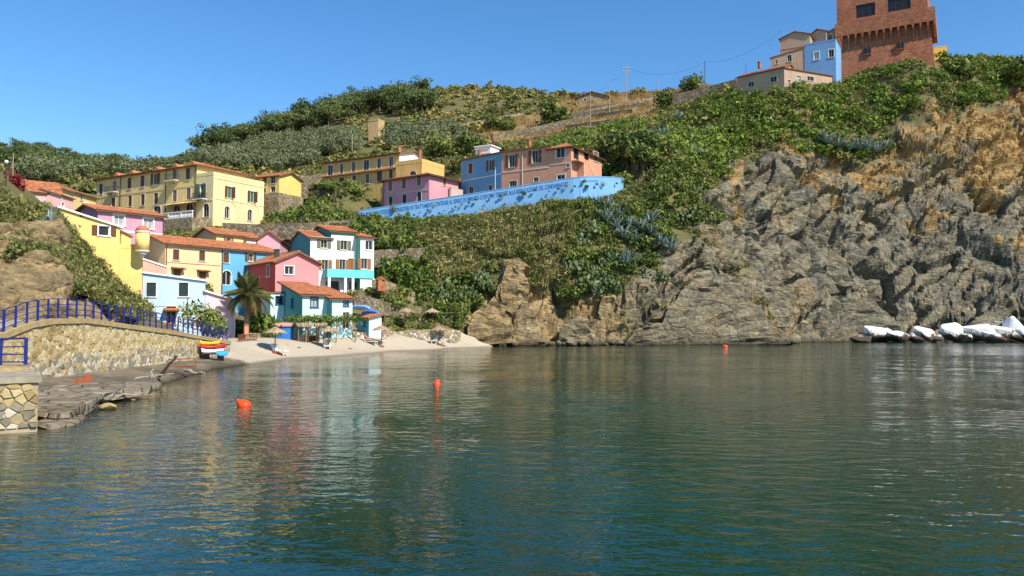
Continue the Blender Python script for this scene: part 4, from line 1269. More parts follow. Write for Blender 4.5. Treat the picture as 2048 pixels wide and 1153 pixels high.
# hill
for px, py, d in ((1300, 205, 200), (1200, 230, 195), (1100, 262, 180), (1000, 285, 170), (1340, 185, 235), (1420, 172, 215), (1250, 190, 260), (1180, 194, 278), (1100, 195, 300), (1000, 185, 325), (900, 187, 325), (820, 200, 315), (720, 225, 300), (620, 245, 280),
                  (520, 270, 258), (440, 295, 245), (400, 312, 240), (340, 332, 235), (280, 345, 230), (1000, 220, 250), (900, 240, 230), (800, 265, 210), (700, 275, 210), (600, 290, 205), (500, 315, 195), (400, 335, 190), (950, 300, 160),
                  (880, 310, 158), (800, 305, 165), (700, 305, 170), (600, 325, 165), (520, 340, 155), (640, 345, 148), (420, 345, 165), (300, 360, 175), (200, 365, 170), (100, 355, 160), (0, 340, 150), (870, 360, 140), (900, 350, 142),
                  (0, 302, 400), (100, 308, 405), (200, 328, 400), (260, 338, 390), (-200, 290, 400), (0, 330, 300), (120, 340, 300), (220, 350, 290), (-300, 320, 250)): cp(px, py, d)
for x, y, z in ((-300, 480, 60), (-150, 480, 50), (0, 450, 70), (150, 450, 50), (-60, 380, 70), (60, 400, 78), (-400, 300, 60), (-350, 150, 45), (-150, 100, 25), (-420, 480, 60), (300, 450, 30), (-100, 330, 58), (-300, 60, 20)): cw_(x, y, z)
for q_ in (0.1, 0.35, 0.6, 0.85, 1.0):
    a_ = WALL_TOP[0] + (WALL_TOP[2] - WALL_TOP[0]) * q_; cw_(a_.x + 0.6, a_.y + 4.0, a_.z - 1.2)
CP = np.array(CP)

def solve_rbf(C, lam):
    n = len(C); D = np.sqrt(((C[:, None, :2] - C[None, :, :2]) ** 2).sum(2))
    Mx = np.zeros((n + 3, n + 3)); Mx[:n, :n] = -D + lam * np.eye(n) * 1.0
    Pm = np.hstack([np.ones((n, 1)), C[:, :2] / 100]); Mx[:n, n:] = Pm; Mx[n:, :n] = Pm.T
    return np.linalg.solve(Mx, np.concatenate([C[:, 2], np.zeros(3)]))
WR = solve_rbf(CP, 0.0)

def rbf(X, Y):
    sh = X.shape; x = X.ravel(); y = Y.ravel(); out = np.empty(x.size); n = len(CP)
    for s in range(0, x.size, 20000):
        e = slice(s, s + 20000)
        D = np.sqrt((x[e, None] - CP[None, :, 0]) ** 2 + (y[e, None] - CP[None, :, 1]) ** 2)
        out[e] = -D @ WR[:n] + WR[n] + WR[n + 1] * x[e] / 100 + WR[n + 2] * y[e] / 100
    return out.reshape(sh)

def lines(segs):
    r = []
    for a, b, st in segs: r += list(np.arange(a, b, st))
    return np.array(r + [segs[-1][1]])
gx = lines([(-420, -120, 6), (-120, -50, 2), (-50, -36, 0.6), (-36, -24, 0.25), (-24, -18, 0.5), (-18, -10, 0.8), (-10, 112, 0.32), (112, 140, 1.5), (140, 340, 8)])
gy = lines([(-10, 18, 4), (18, 40, 0.8), (40, 44, 0.5), (44, 66, 0.27), (66, 72, 0.6), (72, 94, 0.8), (94, 156, 0.275), (156, 190, 1.0), (190, 360, 3), (360, 500, 8)])
GX, GY = np.meshgrid(gx, gy)
GZ = rbf(GX, GY)
# soften the cusps of the interpolation
for _ in range(3):
    Z2 = GZ.copy(); Z2[1:-1, 1:-1] = 0.5 * GZ[1:-1, 1:-1] + 0.125 * (GZ[:-2, 1:-1] + GZ[2:, 1:-1] + GZ[1:-1, :-2] + GZ[1:-1, 2:]); GZ = Z2
# ground undulation away from the shore
und = fbm(np.stack([GX.ravel() / 9, GY.ravel() / 9, GX.ravel() * 0], 1), 4, 3).reshape(GX.shape)
land = np.clip((GZ - 2.5) / 4, 0, 1)
GZ = GZ + und * 1.6 * land
# cut the ground to the floors of the houses
for A_, u_, n_, w_, d_, zb in FOOT:
    a = (GX - A_.x) * u_.x + (GY - A_.y) * u_.y; b = (GX - A_.x) * n_.x + (GY - A_.y) * n_.y
    m = 1.6
    dist = np.maximum(np.maximum(-a, a - w_), np.maximum(-b, b - d_))
    lim = zb - 0.15 + np.clip(dist - m, 0, None) * 1.3
    GZ = np.where((dist < 5), np.minimum(GZ, lim), GZ)
# ground dug away in front of the blue wall
def wall_coord(X, Y):
    d = np.full(X.shape, 1e9); sg = np.ones(X.shape); zt = np.zeros(X.shape); ss = np.zeros(X.shape); acc = 0.0
    for a, b in zip(WALL_TOP[:-1], WALL_TOP[1:]):
        tx, ty = b.x - a.x, b.y - a.y; l = math.hypot(tx, ty); tx /= l; ty /= l
        qx, qy = X - a.x, Y - a.y; s = np.clip(qx * tx + qy * ty, 0, l); dd = np.hypot(qx - s * tx, qy - s * ty); side = qx * ty - qy * tx
        m = dd < d; d = np.where(m, dd, d); sg = np.where(m, np.sign(side), sg); zt = np.where(m, a.z + (b.z - a.z) * s / l, zt); ss = np.where(m, acc + s, ss); acc += l
    return d * sg, zt, ss / acc
wdg, wzt, wss = wall_coord(GX, GY)
hcut = np.interp(wss, [0, 0.2, 0.45, 0.75, 0.9, 1.0], [1.5, 2.6, 4.4, 4.6, 3.6, 1.6])
cut = wzt - hcut + np.clip(wdg - 4.0, 0, None) * 0.7
GZ = np.where((wdg > -0.6) & (wdg < 12), np.minimum(GZ, cut), GZ)
GZ = np.where((wdg <= -0.6) & (wdg > -5), np.minimum(GZ, wzt - 0.5), GZ)
# quay: path behind the wall, rock shelf in front of it
QX = -22.0
QW = [(14, 2.5), (26.5, 2.55), (33.3, 2.68), (35.5, 3.2), (37.2, 3.36), (40, 3.38), (44, 3.07), (50, 2.62), (55, 2.15), (60.5, 1.62), (62, 1.5)]
def quay_top(y): return np.interp(y, [a for a, _ in QW], [b for _, b in QW])
edge = np.interp(GY, [20, 27, 33, 39, 46, 52, 57, 62], [-14.3, -14.9, -16.6, -17.9, -19.3, -20.2, -20.0, -19.5])
shelf = 0.55 - 0.012 * np.clip(GX - QX, 0, 8) * 6 - np.clip(GX - edge, 0, 6) * 0.85 + 0.25 * fbm(np.stack([GX.ravel() / 1.5, GY.ravel() / 1.5, GX.ravel() * 0], 1), 4, 9).reshape(GX.shape)
shelf = np.maximum(shelf, -2.5)
fade = np.clip((GY - 55.5) / 5.0, 0, 1)
low = shelf * (1 - fade) + GZ * fade
GZ = np.where((GX > QX - 0.25) & (GY < 60.5) & (GX < -9), np.minimum(low, np.where(GX > -12, GZ, 9)), GZ)
up_ = quay_top(GY) - 0.12 + np.clip(-26.0 - GX, 0, 99) * 1.5
GZ = np.where((GX <= QX - 0.25) & (GX > -33) & (GY < 61.5), np.minimum(np.minimum(GZ, up_), 99), GZ)
GZ = np.where((GX <= QX - 0.25) & (GX > -26) & (GY < 61.5), quay_top(GY) - 0.12, GZ)
BASEZ = GZ.copy()

def hz(x, y):
    x = np.atleast_1d(np.asarray(x, float)); y = np.atleast_1d(np.asarray(y, float))
    i = np.clip(np.searchsorted(gx, x) - 1, 0, len(gx) - 2); j = np.clip(np.searchsorted(gy, y) - 1, 0, len(gy) - 2)
    a = np.clip((x - gx[i]) / (gx[i + 1] - gx[i]), 0, 1); b = np.clip((y - gy[j]) / (gy[j + 1] - gy[j]), 0, 1)
    return (BASEZ[j, i] * (1 - a) + BASEZ[j, i + 1] * a) * (1 - b) + (BASEZ[j + 1, i] * (1 - a) + BASEZ[j + 1, i + 1] * a) * b

def visible(P, tol=0.6):
    """which ground points are not hidden from the viewpoint by nearer ground"""
    v = np.ones(len(P), bool)
    for k in np.linspace(0.30, 0.985, 46):
        v &= hz(P[:, 0] * k, P[:, 1] * k) < CH + (P[:, 2] + tol - CH) * k + 0.15
    return v

def ground(px, py, dmin=20.0, dmax=480.0):
    """first point of the ground seen through a pixel"""
    r = ray(px, py); Y = np.arange(dmin, dmax, 0.4); X = r.x / r.y * Y; Z = CH + r.z / r.y * Y
    h = hz(X, Y); k = np.nonzero(Z <= h)[0]
    k = k[0] if len(k) else len(Y) - 1
    return Vector((X[k], Y[k], h[k]))

# ---- what covers the ground
PX, PY = proj(GX, GY, GZ)
jn = lambda s, k: fbm(np.stack([GX.ravel() / s, GY.ravel() / s, GZ.ravel() / s], 1), 4, k).reshape(GX.shape)
jx, jy = PX + jn(4, 21) * 130, PY + jn(4, 31) * 110
ROCK_R = [(1595, 700), (1560, 650), (1500, 570), (1470, 500), (1425, 470), (1405, 400), (1440, 345), (1520, 335), (1560, 305), (1620, 315), (1760, 320), (1790, 262), (1900, 222), (1985, 212), (2040, 165), (2700, 100), (2700, 760), (1595, 760)]
ROCK_P = [(1012, 740), (1005, 688), (945, 680), (922, 668), (925, 640), (985, 570), (1030, 512), (1070, 560), (1130, 605), (1215, 590), (1290, 545), (1330, 490), (1385, 455), (1430, 475), (1510, 570), (1600, 700), (1600, 740)]
ROCK_L = [(-400, 470), (0, 480), (100, 450), (200, 570), (275, 630), (275, 700), (-400, 800)]
DRY_T = [(880, 300), (960, 258), (1060, 232), (1150, 190), (1330, 182), (1480, 158), (1480, 186), (1345, 216), (1170, 290), (1000, 305)]
near_cliff = (GY > 88) & (GX > -12)
rockR = inpoly(jx, jy, ROCK_R) & near_cliff
rockP = inpoly(jx, jy, ROCK_P) & near_cliff & (GY < 118)
rockL = inpoly(PX + jn(3, 41) * 60, PY + jn(3, 51) * 60, ROCK_L) & (GX < -25.2) & (GY > 38) & (GY < 66)
rock = (rockR | rockP | rockL).astype(float)
shelfm = ((GX > QX - 0.25) & (GY < 58) & (GX < -9)).astype(float)
tanr = np.clip(rockP * np.clip((1340 - PX) / 200, 0.15, 1) + rockL * 0.9, 0, 1) * np.clip(1.1 + jn(5, 61) * 2, 0, 1)
tanr = np.where(rockR, np.clip(jn(6, 62) * 2.2 - 0.1, 0, 0.6), tanr)
dryn = jn(5, 71) + 0.6 * jn(1.6, 75)
dry = np.where(rockR & (PY < 500), np.clip((dryn + 0.012 - np.clip((PY - 330) / 600, -0.08, 0.5) + np.clip((PX - 1700) / 2500, -0.03, 0.12)) * 9, 0, 1), 0.0)
dry = np.maximum(dry, inpoly(PX + jn(8, 81) * 60, PY + jn(8, 82) * 40, DRY_T) * (GY > 130) * 0.6)
dry = np.where(rockP, np.clip((dryn - 0.12) * 5, 0, 0.6), dry)
sand = (((GZ < 1.75 + 0.0) & (GY > 57) & (GY < 100) & (GX < 8) & (GX > -30))).astype(float) * (1 - rock)
def blur(a, n):
    for _ in range(n):
        b = a.copy(); b[1:-1, 1:-1] = 0.4 * a[1:-1, 1:-1] + 0.15 * (a[:-2, 1:-1] + a[2:, 1:-1] + a[1:-1, :-2] + a[1:-1, 2:]); a = b
    return a
rock_s, tan_s, dry_s, sand_s, shelf_s = blur(rock, 3), blur(tanr, 4), blur(dry, 2), blur(sand, 2), blur(shelfm, 1)

# ---- craggy displacement along the slope normal
gzy, gzx = np.gradient(GZ, gy, gx)
nl = np.sqrt(gzx ** 2 + gzy ** 2 + 1)
NX, NY, NZ = -gzx / nl, -gzy / nl, 1 / nl
act = (rock_s > 0.02)
P0 = np.stack([GX[act], GY[act], GZ[act]], 1)
P0 = P0 + 1.4 * np.stack([fbm(P0 / 2.2, 3, 5), fbm(P0 / 2.2, 3, 6), fbm(P0 / 2.2, 3, 7)], 1)
def rot(P, ax, ang):
    m = np.array(Matrix.Rotation(RAD(ang), 3, Vector(ax))); return P @ m.T
disp = np.zeros(len(P0))
pxa = PX[act]
Ps = rot(P0, (0, 1, 0), 35)
for size, amp, an, k in ((12.0, 2.0, (0.6, 1, 1.6), 100), (5.8, 1.55, (0.5, 0.9, 1.7), 110), (2.6, 0.50, (0.45, 0.9, 1.9), 120), (1.2, 0.11, (0.5, 0.9, 2.0), 130)):
    F1, F2, rv, dl = worley(Ps / size * np.array(an), k)
    disp += amp * ((rv[:, 0] - 0.5) * 0.9 + ((rv - 0.5) * dl)  .sum(1) * 1.35) - amp * 0.45 * np.clip(1 - (F2 - F1) / 0.16, 0, 1)
Pr = rot(P0, (0, 1, 0), -40) / np.array([26.0, 22.0, 11.0])
rg = 1 - np.abs(2 * vnoise(Pr, 141) - 1); rg2 = 1 - np.abs(2 * vnoise(Pr * 2.3 + 5, 142) - 1)
disp += (3.2 * (rg - 0.55) + 1.4 * (rg2 - 0.5)) * np.clip((pxa - 1300) / 200, 0.25, 1)
disp *= rock_s[act] * np.where(P0[:, 0] < -20, 0.95, 1.0)
wet = np.clip((GZ[act] + 1.0) / 2.5, 0.25, 1)
D = np.zeros(GX.shape); D[act] = disp * wet
small = jn(1.2, 150) * 0.35 * (1 - rock_s) * land
D += small
GXd, GYd, GZd = GX + NX * D, GY + NY * D, GZ + NZ * D

def terrain_mat():
    m, nt, b = nodes_of('ground_cover')
    p = geo_pos(nt)
    att = lambda n: N(nt, 'ShaderNodeAttribute', attribute_name=n).outputs['Fac'] if False else _att(nt, n)
    n1 = noise_tex(nt, p, 0.35, 6, 0.65); n2 = noise_tex(nt, p, 2.2, 6, 0.7); n3 = noise_tex(nt, p, 0.12, 4, 0.6)
    # grey-green schist, tan beds, ochre stains
    g = ramp(nt, n2, [(0.28, (0.078, 0.073, 0.055)), (0.5, (0.155, 0.147, 0.112)), (0.72, (0.275, 0.260, 0.200))])
    t = ramp(nt, n2, [(0.28, (0.15, 0.108, 0.055)), (0.5, (0.31, 0.232, 0.12)), (0.72, (0.46, 0.365, 0.205))])
    rk = mixc(nt, att('tan'), g, t)
    wv = nt.nodes.new('ShaderNodeVectorMath'); wv.operation = 'ADD'; nz = N(nt, 'ShaderNodeTexNoise', Scale=0.6, Detail=4.0); nt.links.new(p, nz.inputs['Vector'])
    sc_ = nt.nodes.new('ShaderNodeVectorMath'); sc_.operation = 'SCALE'; sc_.inputs[3].default_value = 1.6; nt.links.new(nz.outputs[1], sc_.inputs[0])
    mp = N(nt, 'ShaderNodeMapping'); mp.inputs['Rotation'].default_value = (0, RAD(35), 0); mp.inputs['Scale'].default_value = (0.7, 0.9, 1.9); nt.links.new(p, mp.inputs[0])
    nt.links.new(mp.outputs[0], wv.inputs[0]); nt.links.new(sc_.outputs[0], wv.inputs[1])
    cells = []; edges = []
    for s_ in (0.42, 1.15):
        v1 = N(nt, 'ShaderNodeTexVoronoi', Scale=s_); nt.links.new(wv.outputs[0], v1.inputs['Vector']); v2 = N(nt, 'ShaderNodeTexVoronoi', feature='DISTANCE_TO_EDGE', Scale=s_); nt.links.new(wv.outputs[0], v2.inputs['Vector'])
        sp_ = nt.nodes.new('ShaderNodeSeparateColor'); nt.links.new(v1.outputs['Color'], sp_.inputs[0]); cells.append(sp_.outputs[0]); edges.append(ramp(nt, v2.outputs[0], [(0.0, (0, 0, 0)), (0.10, (1, 1, 1))]))
    rk = mixc(nt, 1.0, rk, ramp(nt, cells[1], [(0.0, (0.72, 0.73, 0.75)), (1.0, (1.25, 1.22, 1.15))]), 'MULTIPLY')
    rk = mixc(nt, 1.0, rk, ramp(nt, cells[0], [(0.0, (0.8, 0.8, 0.82)), (1.0, (1.15, 1.12, 1.05))]), 'MULTIPLY')
    rk = mixc(nt, math_(nt, 'MULTIPLY', ramp(nt, n1, [(0.52, (0, 0, 0)), (0.66, (1, 1, 1))]), 0.45), rk, (0.30, 0.20, 0.10))
    dg = ramp(nt, n2, [(0.3, (0.22, 0.14, 0.055)), (0.7, (0.46, 0.31, 0.13))])
    soil = mixc(nt, ramp(nt, n1, [(0.35, (0, 0, 0)), (0.65, (1, 1, 1))]), (0.17, 0.135, 0.065), (0.10, 0.105, 0.040))
    sn = ramp(nt, noise_tex(nt, p, 9.0, 6, 0.75), [(0.25, (0.30, 0.25, 0.185)), (0.5, (0.46, 0.395, 0.30)), (0.8, (0.58, 0.52, 0.42))])
    sh = ramp(nt, n2, [(0.3, (0.15, 0.125, 0.09)), (0.55, (0.27, 0.225, 0.165)), (0.75, (0.42, 0.35, 0.26))])
    c = mixc(nt, att('rock'), soil, rk)
    c = mixc(nt, att('dry'), c, dg)
    c = mixc(nt, att('sand'), c, sn)
    c = mixc(nt, att('shelf'), c, sh)
    # dark wet and weed stained belt at the water line
    sx = nt.nodes.new('ShaderNodeSeparateXYZ'); nt.links.new(p, sx.inputs[0])
    zz = math_(nt, 'ADD', sx.outputs[2], math_(nt, 'MULTIPLY', math_(nt, 'SUBTRACT', n1, 0.5), 1.6))
    wet = ramp(nt, math_(nt, 'MULTIPLY', zz, 0.5), [(0.05, (1, 1, 1)), (0.42, (0, 0, 0))])
    wet2 = math_(nt, 'MULTIPLY', wet, math_(nt, 'SUBTRACT', 1.0, att('sand')))
    c = mixc(nt, math_(nt, 'MULTIPLY', wet2, 0.8), c, (0.045, 0.038, 0.026))
    swet = ramp(nt, sx.outputs[2], [(0.02, (0.5, 0.47, 0.42)), (0.16, (1, 1, 1))])
    c = mixc(nt, 1.0, c, swet, 'MULTIPLY')
    nt.links.new(c, b.inputs['Base Color']); b.inputs['Roughness'].default_value = 0.92; b.inputs['Specular IOR Level'].default_value = 0.15
    hb = math_(nt, 'ADD', math_(nt, 'MULTIPLY', noise_tex(nt, p, 3.0, 9, 0.72), math_(nt, 'ADD', 0.10, math_(nt, 'MULTIPLY', att('tan'), 0.16))), math_(nt, 'MULTIPLY', math_(nt, 'ADD', math_(nt, 'MULTIPLY', edges[0], 0.9), math_(nt, 'ADD', math_(nt, 'MULTIPLY', edges[1], ramp(nt, n1, [(0.4, (0.05, 0.05, 0.05)), (0.65, (0.75, 0.75, 0.75))])), math_(nt, 'MULTIPLY', cells[1], 0.6))), math_(nt, 'MULTIPLY', att('rock'), 0.11)))
    bump(nt, b, hb, 1.0, 1.0)
    return m
def _att(nt, n):
    a = nt.nodes.new('ShaderNodeAttribute'); a.attribute_name = n; return a.outputs['Fac']
ny_, nx_ = GX.shape
idx = np.arange(nx_ * ny_).reshape(ny_, nx_)
Fq = np.stack([idx[:-1, :-1].ravel(), idx[:-1, 1:].ravel(), idx[1:, 1:].ravel(), idx[1:, :-1].ravel()], 1)
V = np.stack([GXd.ravel(), GYd.ravel(), GZd.ravel()], 1)
tme = mesh_np('hillside', V, Fq, terrain_mat())
for nm, arr in (('rock', rock_s), ('tan', tan_s), ('dry', dry_s), ('sand', sand_s), ('shelf', shelf_s)):
    a = tme.attributes.new(nm, 'FLOAT', 'POINT'); a.data.foreach_set('value', arr.ravel().astype(np.float32))
sm = (rock_s < 0.3)
fsm = (sm.ravel()[Fq].all(1)); tme.polygons.foreach_set('use_smooth', fsm)
ter = bpy.data.objects.new('hillside', tme); link(ter); tag(ter, 'rocky hillside with grey cliffs and dry grass rising from the bay', 'hillside', kind='structure')

# ================================================================== WATER
wx = lines([(-400, -60, 10), (-60, -30, 1.5), (-30, 120, 0.8), (120, 400, 10)]); wy = lines([(-200, 4, 8), (4, 60, 0.6), (60, 135, 1.2), (135, 150, 5)])
WX, WY = np.meshgrid(wx, wy)
pp_ = lambda s, k, o=0: np.stack([WX.ravel() / s + o, WY.ravel() / s * 1.5, WX.ravel() * 0 + k], 1)
WZ = 0.05 * fbm(pp_(3.2, 1.3), 3, 201) + 0.05 * fbm(pp_(9.0, 4.3), 2, 205)
WZ = WZ.reshape(WX.shape)
def water_mat():
    m, nt, b = nodes_of('sea_water')
    p = geo_pos(nt)
    deep = ramp(nt, noise_tex(nt, p, 0.05, 3), [(0.35, (0.0016, 0.023, 0.014)), (0.65, (0.003, 0.043, 0.026))])
    shal = ramp(nt, noise_tex(nt, p, 0.5, 4), [(0.35, (0.014, 0.017, 0.009)), (0.65, (0.040, 0.036, 0.018))])
    c = mixc(nt, _att(nt, 'shallow'), deep, shal)
    nt.links.new(c, b.inputs['Base Color'])
    b.inputs['Roughness'].default_value = 0.03; b.inputs['IOR'].default_value = 1.33; b.inputs['Specular IOR Level'].default_value = 0.5
    mp = N(nt, 'ShaderNodeMapping'); mp.inputs['Scale'].default_value = (0.75, 1.35, 1); mp.inputs['Rotation'].default_value = (0, 0, RAD(14)); nt.links.new(p, mp.inputs[0])
    calm = ramp(nt, noise_tex(nt, p, 0.045, 3), [(0.40, (0.22,) * 3), (0.60, (1, 1, 1))])
    h1 = noise_tex(nt, mp.outputs[0], 1.7, 3, 0.5); h2 = noise_tex(nt, mp.outputs[0], 5.0, 3, 0.5)
    h = math_(nt, 'ADD', math_(nt, 'MULTIPLY', h1, 0.085), math_(nt, 'MULTIPLY', h2, 0.010))
    h = math_(nt, 'MULTIPLY', h, calm)
    bump(nt, b, h, 1.0, 1.0)
    return m
idx = np.arange(WX.size).reshape(WX.shape)
Fw = np.stack([idx[:-1, :-1].ravel(), idx[:-1, 1:].ravel(), idx[1:, 1:].ravel(), idx[1:, :-1].ravel()], 1)
wme = mesh_np('sea', np.stack([WX.ravel(), WY.ravel(), WZ.ravel()], 1), Fw, water_mat(), smooth=True)
bed = hz(WX.ravel(), WY.ravel())
a = wme.attributes.new('shallow', 'FLOAT', 'POINT'); a.data.foreach_set('value', np.clip(1.0 + bed / 2.2, 0, 1).astype(np.float32))
sea = bpy.data.objects.new('sea', wme); link(sea); tag(sea, 'dark green rippled water of the bay', 'sea', kind='structure')
# ================================================================== VEGETATION
def frames(n, nrm, r):
    """tangent frames around given normals with random spin"""
    a = r.normal(size=(n, 3)); t = a - (a * nrm).sum(1, keepdims=True) * nrm
    t /= np.linalg.norm(t, axis=1, keepdims=True) + 1e-9
    return t, np.cross(nrm, t)

def leaf_quads(pos, nrm, size, aspect, r):
    n = len(pos); nrm = nrm / (np.linalg.norm(nrm, axis=1, keepdims=True) + 1e-9)
    t, b = frames(n, nrm, r)
    s = (size * r.uniform(0.6, 1.3, n))[:, None] * 0.5
    t, b = t * s * aspect, b * s
    V = np.stack([pos - t, pos + t * 0.75 - b, pos + t * 0.75 + b], 1).reshape(-1, 3)
    return V, np.arange(3 * n).reshape(-1, 3)

def crown(n, lobes, leaf, r, rad=1.0, flat=0.75, spread=0.65, aspect=1.5, fill=0.25):
    cen = r.normal(size=(lobes, 3)) * spread * rad * 0.55; cen[:, 2] = np.abs(cen[:, 2]) * flat + rad * flat * 0.45
    lr = rad * r.uniform(0.38, 0.62, lobes)
    k = r.integers(0, lobes, n); d = r.normal(size=(n, 3)); d /= np.linalg.norm(d, axis=1, keepdims=True)
    rr = np.where(r.random(n) < fill, r.uniform(0.4, 0.9, n), r.uniform(0.88, 1.12, n))
    pos = cen[k] + d * (lr[k] * rr)[:, None] * np.array([1, 1, flat])
    nr = d + r.normal(size=(n, 3)) * 0.55
    return leaf_quads(pos, nr, leaf, aspect, r)

def blades(n, hgt, wid, spread, r, lean=0.5):
    """upright tapering reeds as quads"""
    a = r.uniform(0, 2 * math.pi, n); rad = spread * np.sqrt(r.random(n)); b = np.stack([rad * np.cos(a), rad * np.sin(a), np.zeros(n)], 1)
    a2 = a + r.normal(size=n) * 0.8; h = hgt * r.uniform(0.55, 1.15, n); ln = lean * r.uniform(0.2, 1, n) * h
    tip = b + np.stack([np.cos(a2) * ln, np.sin(a2) * ln, h], 1)
    mid = b + (tip - b) * 0.55 + np.array([0, 0, 1]) * (0.12 * h)[:, None]
    sd_ = np.stack([-np.sin(a2), np.cos(a2), np.zeros(n)], 1) * wid * r.uniform(0.6, 1.3, n)[:, None]
    V = np.stack([b - sd_, tip, b + sd_], 1).reshape(-1, 3)
    return V, np.arange(3 * n).reshape(-1, 3)

def join(parts):
    Vs, Fs, o = [], [], 0
    for V, Fc in parts:
        Vs.append(V); Fs.append(Fc + o); o += len(V)
    return np.concatenate(Vs), np.concatenate(Fs)

def scatter(name, P, S, variants, mat, label, cat, r, squash=None):
    parts = []
    if len(P) == 0: return None
    for i, p in enumerate(P):
        V, Fc = variants[r.integers(len(variants))]
        a = r.uniform(0, 2 * math.pi); c, s = math.cos(a), math.sin(a); k = S[i]
        W = V * np.array([k, k, k * (1 if squash is None else squash[i])])
        parts.append((np.stack([W[:, 0] * c - W[:, 1] * s, W[:, 0] * s + W[:, 1] * c, W[:, 2]], 1) + p, Fc))
    V, Fc = join(parts)
    o = bpy.data.objects.new(name, mesh_np(name, V, Fc, mat)); link(o)
    return tag(o, label, cat, kind='stuff')

M['maquis'] = island('maquis_leaves', [(0.05, (0.038, 0.061, 0.015)), (0.45, (0.103, 0.154, 0.029)), (0.8, (0.197, 0.244, 0.050)), (1.1, (0.293, 0.292, 0.080))], 0.6, 0.2, nscale=0.25, namp=1.0)
M['maquis_bright'] = island('broom_leaves', [(0.0, (0.040, 0.069, 0.013)), (0.5, (0.115, 0.179, 0.026)), (1.0, (0.229, 0.302, 0.046))], 0.6, 0.2, nscale=0.12, namp=0.7)
M['olive'] = island('olive_leaves', [(0.0, (0.066, 0.085, 0.036)), (0.5, (0.156, 0.186, 0.084)), (1.0, (0.280, 0.296, 0.154))], 0.6, 0.15, nscale=0.1, namp=0.4)
M['pine'] = island('pine_needles', [(0.0, (0.032, 0.051, 0.017)), (0.5, (0.090, 0.128, 0.038)), (1.0, (0.180, 0.213, 0.069))], 0.7, 0.1, nscale=0.1, namp=0.4)
M['hillscrub'] = island('hill_scrub_leaves', [(0.0, (0.055, 0.078, 0.022)), (0.45, (0.137, 0.159, 0.040)), (0.8, (0.238, 0.233, 0.070)), (1.1, (0.402, 0.310, 0.109))], 0.7, 0.1, nscale=0.04, namp=0.9)
M['cane'] = island('cane_blades', [(0.0, (0.073, 0.090, 0.025)), (0.5, (0.176, 0.193, 0.056)), (0.9, (0.307, 0.276, 0.106)), (1.2, (0.468, 0.359, 0.161))], 0.7, 0.2, nscale=0.15, namp=0.7)
M['straw'] = island('dry_grass_blades', [(0.0, (0.20, 0.12, 0.04)), (0.5, (0.40, 0.25, 0.085)), (1.0, (0.58, 0.42, 0.18))], 0.8, 0.15, nscale=0.2, namp=0.5)
M['agave'] = island('agave_leaves', [(0.0, (0.08, 0.12, 0.11)), (0.5, (0.17, 0.23, 0.22)), (1.0, (0.30, 0.36, 0.33))], 0.6, 0.0)
M['cactus'] = island('cactus_pads', [(0.0, (0.040, 0.065, 0.025)), (0.5, (0.10, 0.145, 0.062)), (1.0, (0.20, 0.23, 0.11))], 0.6, 0.0)
M['bark'] = plain('tree_bark', (0.16, 0.12, 0.085), 0.95, 0.3, 8)
M['palmleaf'] = island('palm_leaflets', [(0.0, (0.07, 0.085, 0.025)), (0.5, (0.15, 0.16, 0.05)), (1.0, (0.28, 0.25, 0.10))], 0.5, 0.2)
M['flower'] = island('bougainvillea_bracts', [(0.0, (0.09, 0.006, 0.012)), (0.5, (0.22, 0.012, 0.025)), (1.0, (0.32, 0.03, 0.05))], 0.6, 0.3)

SC = [crown(280, 11, 0.23, rng, 1.0, 0.8) for _ in range(6)]
SCF = [crown(150, 9, 0.30, rng, 1.0, 0.75) for _ in range(5)]
SCM = [crown(170, 10, 0.25, rng, 1.0, 0.8, fill=0.15) for _ in range(6)]
TF = [join([blades(10, 0.55, 0.03, 0.5, rng, 0.8), crown(16, 4, 0.22, rng, 0.5, 0.6)]) for _ in range(5)]
CN = [join([blades(34, 1.7, 0.045, 0.8, rng, 0.7), crown(110, 8, 0.17, rng, 0.95, 0.95, aspect=3.6)]) for _ in range(5)]
GRT = [blades(34, 0.75, 0.035, 0.55, rng, 0.8) for _ in range(4)]

def free(P, margin=0.8):
    ok = np.ones(len(P), bool)
    for A_, u_, n_, w_, d_, zb in FOOT:
        a = (P[:, 0] - A_.x) * u_.x + (P[:, 1] - A_.y) * u_.y; b = (P[:, 0] - A_.x) * n_.x + (P[:, 1] - A_.y) * n_.y
        ok &= ~((a > -margin) & (a < w_ + margin) & (b > -margin) & (b < d_ + margin))
    # tower
    a = (P[:, 0] - TL.x) * tu.x + (P[:, 1] - TL.y) * tu.y; b = (P[:, 0] - TL.x) * tn.x + (P[:, 1] - TL.y) * tn.y
    ok &= ~((a > -1) & (a < tlen + 1) & (b > -1.2) & (b < tdep))
    return ok
def wall_dist(P):
    """signed distance in front (+) of the blue wall line"""
    d = np.full(len(P), 1e9); sg = np.ones(len(P))
    for a, b in zip(WALL_TOP[:-1], WALL_TOP[1:]):
        t = np.array([b.x - a.x, b.y - a.y]); l = np.hypot(*t); t /= l
        q = P[:, :2] - np.array([a.x, a.y]); s = np.clip(q @ t, 0, l)
        dd = np.linalg.norm(q - s[:, None] * t, axis=1); side = (q[:, 0] * t[1] - q[:, 1] * t[0])
        m = dd < d; d[m] = dd[m]; sg[m] = np.sign(side[m])
    return d * sg
def sample(x0, x1, y0, y1, n):
    x = rng.uniform(x0, x1, n); y = rng.uniform(y0, y1, n); z = hz(x, y)
    P = np.stack([x, y, z], 1); P = P[visible(P, 1.2)]; x, y, z = P.T; px, py = proj(x, y, z); P = P.copy()
    jx_ = px + fbm(P / 3.0, 3, 301) * 70; jy_ = py + fbm(P / 3.0, 3, 311) * 60
    return P, px, py, jx_, jy_

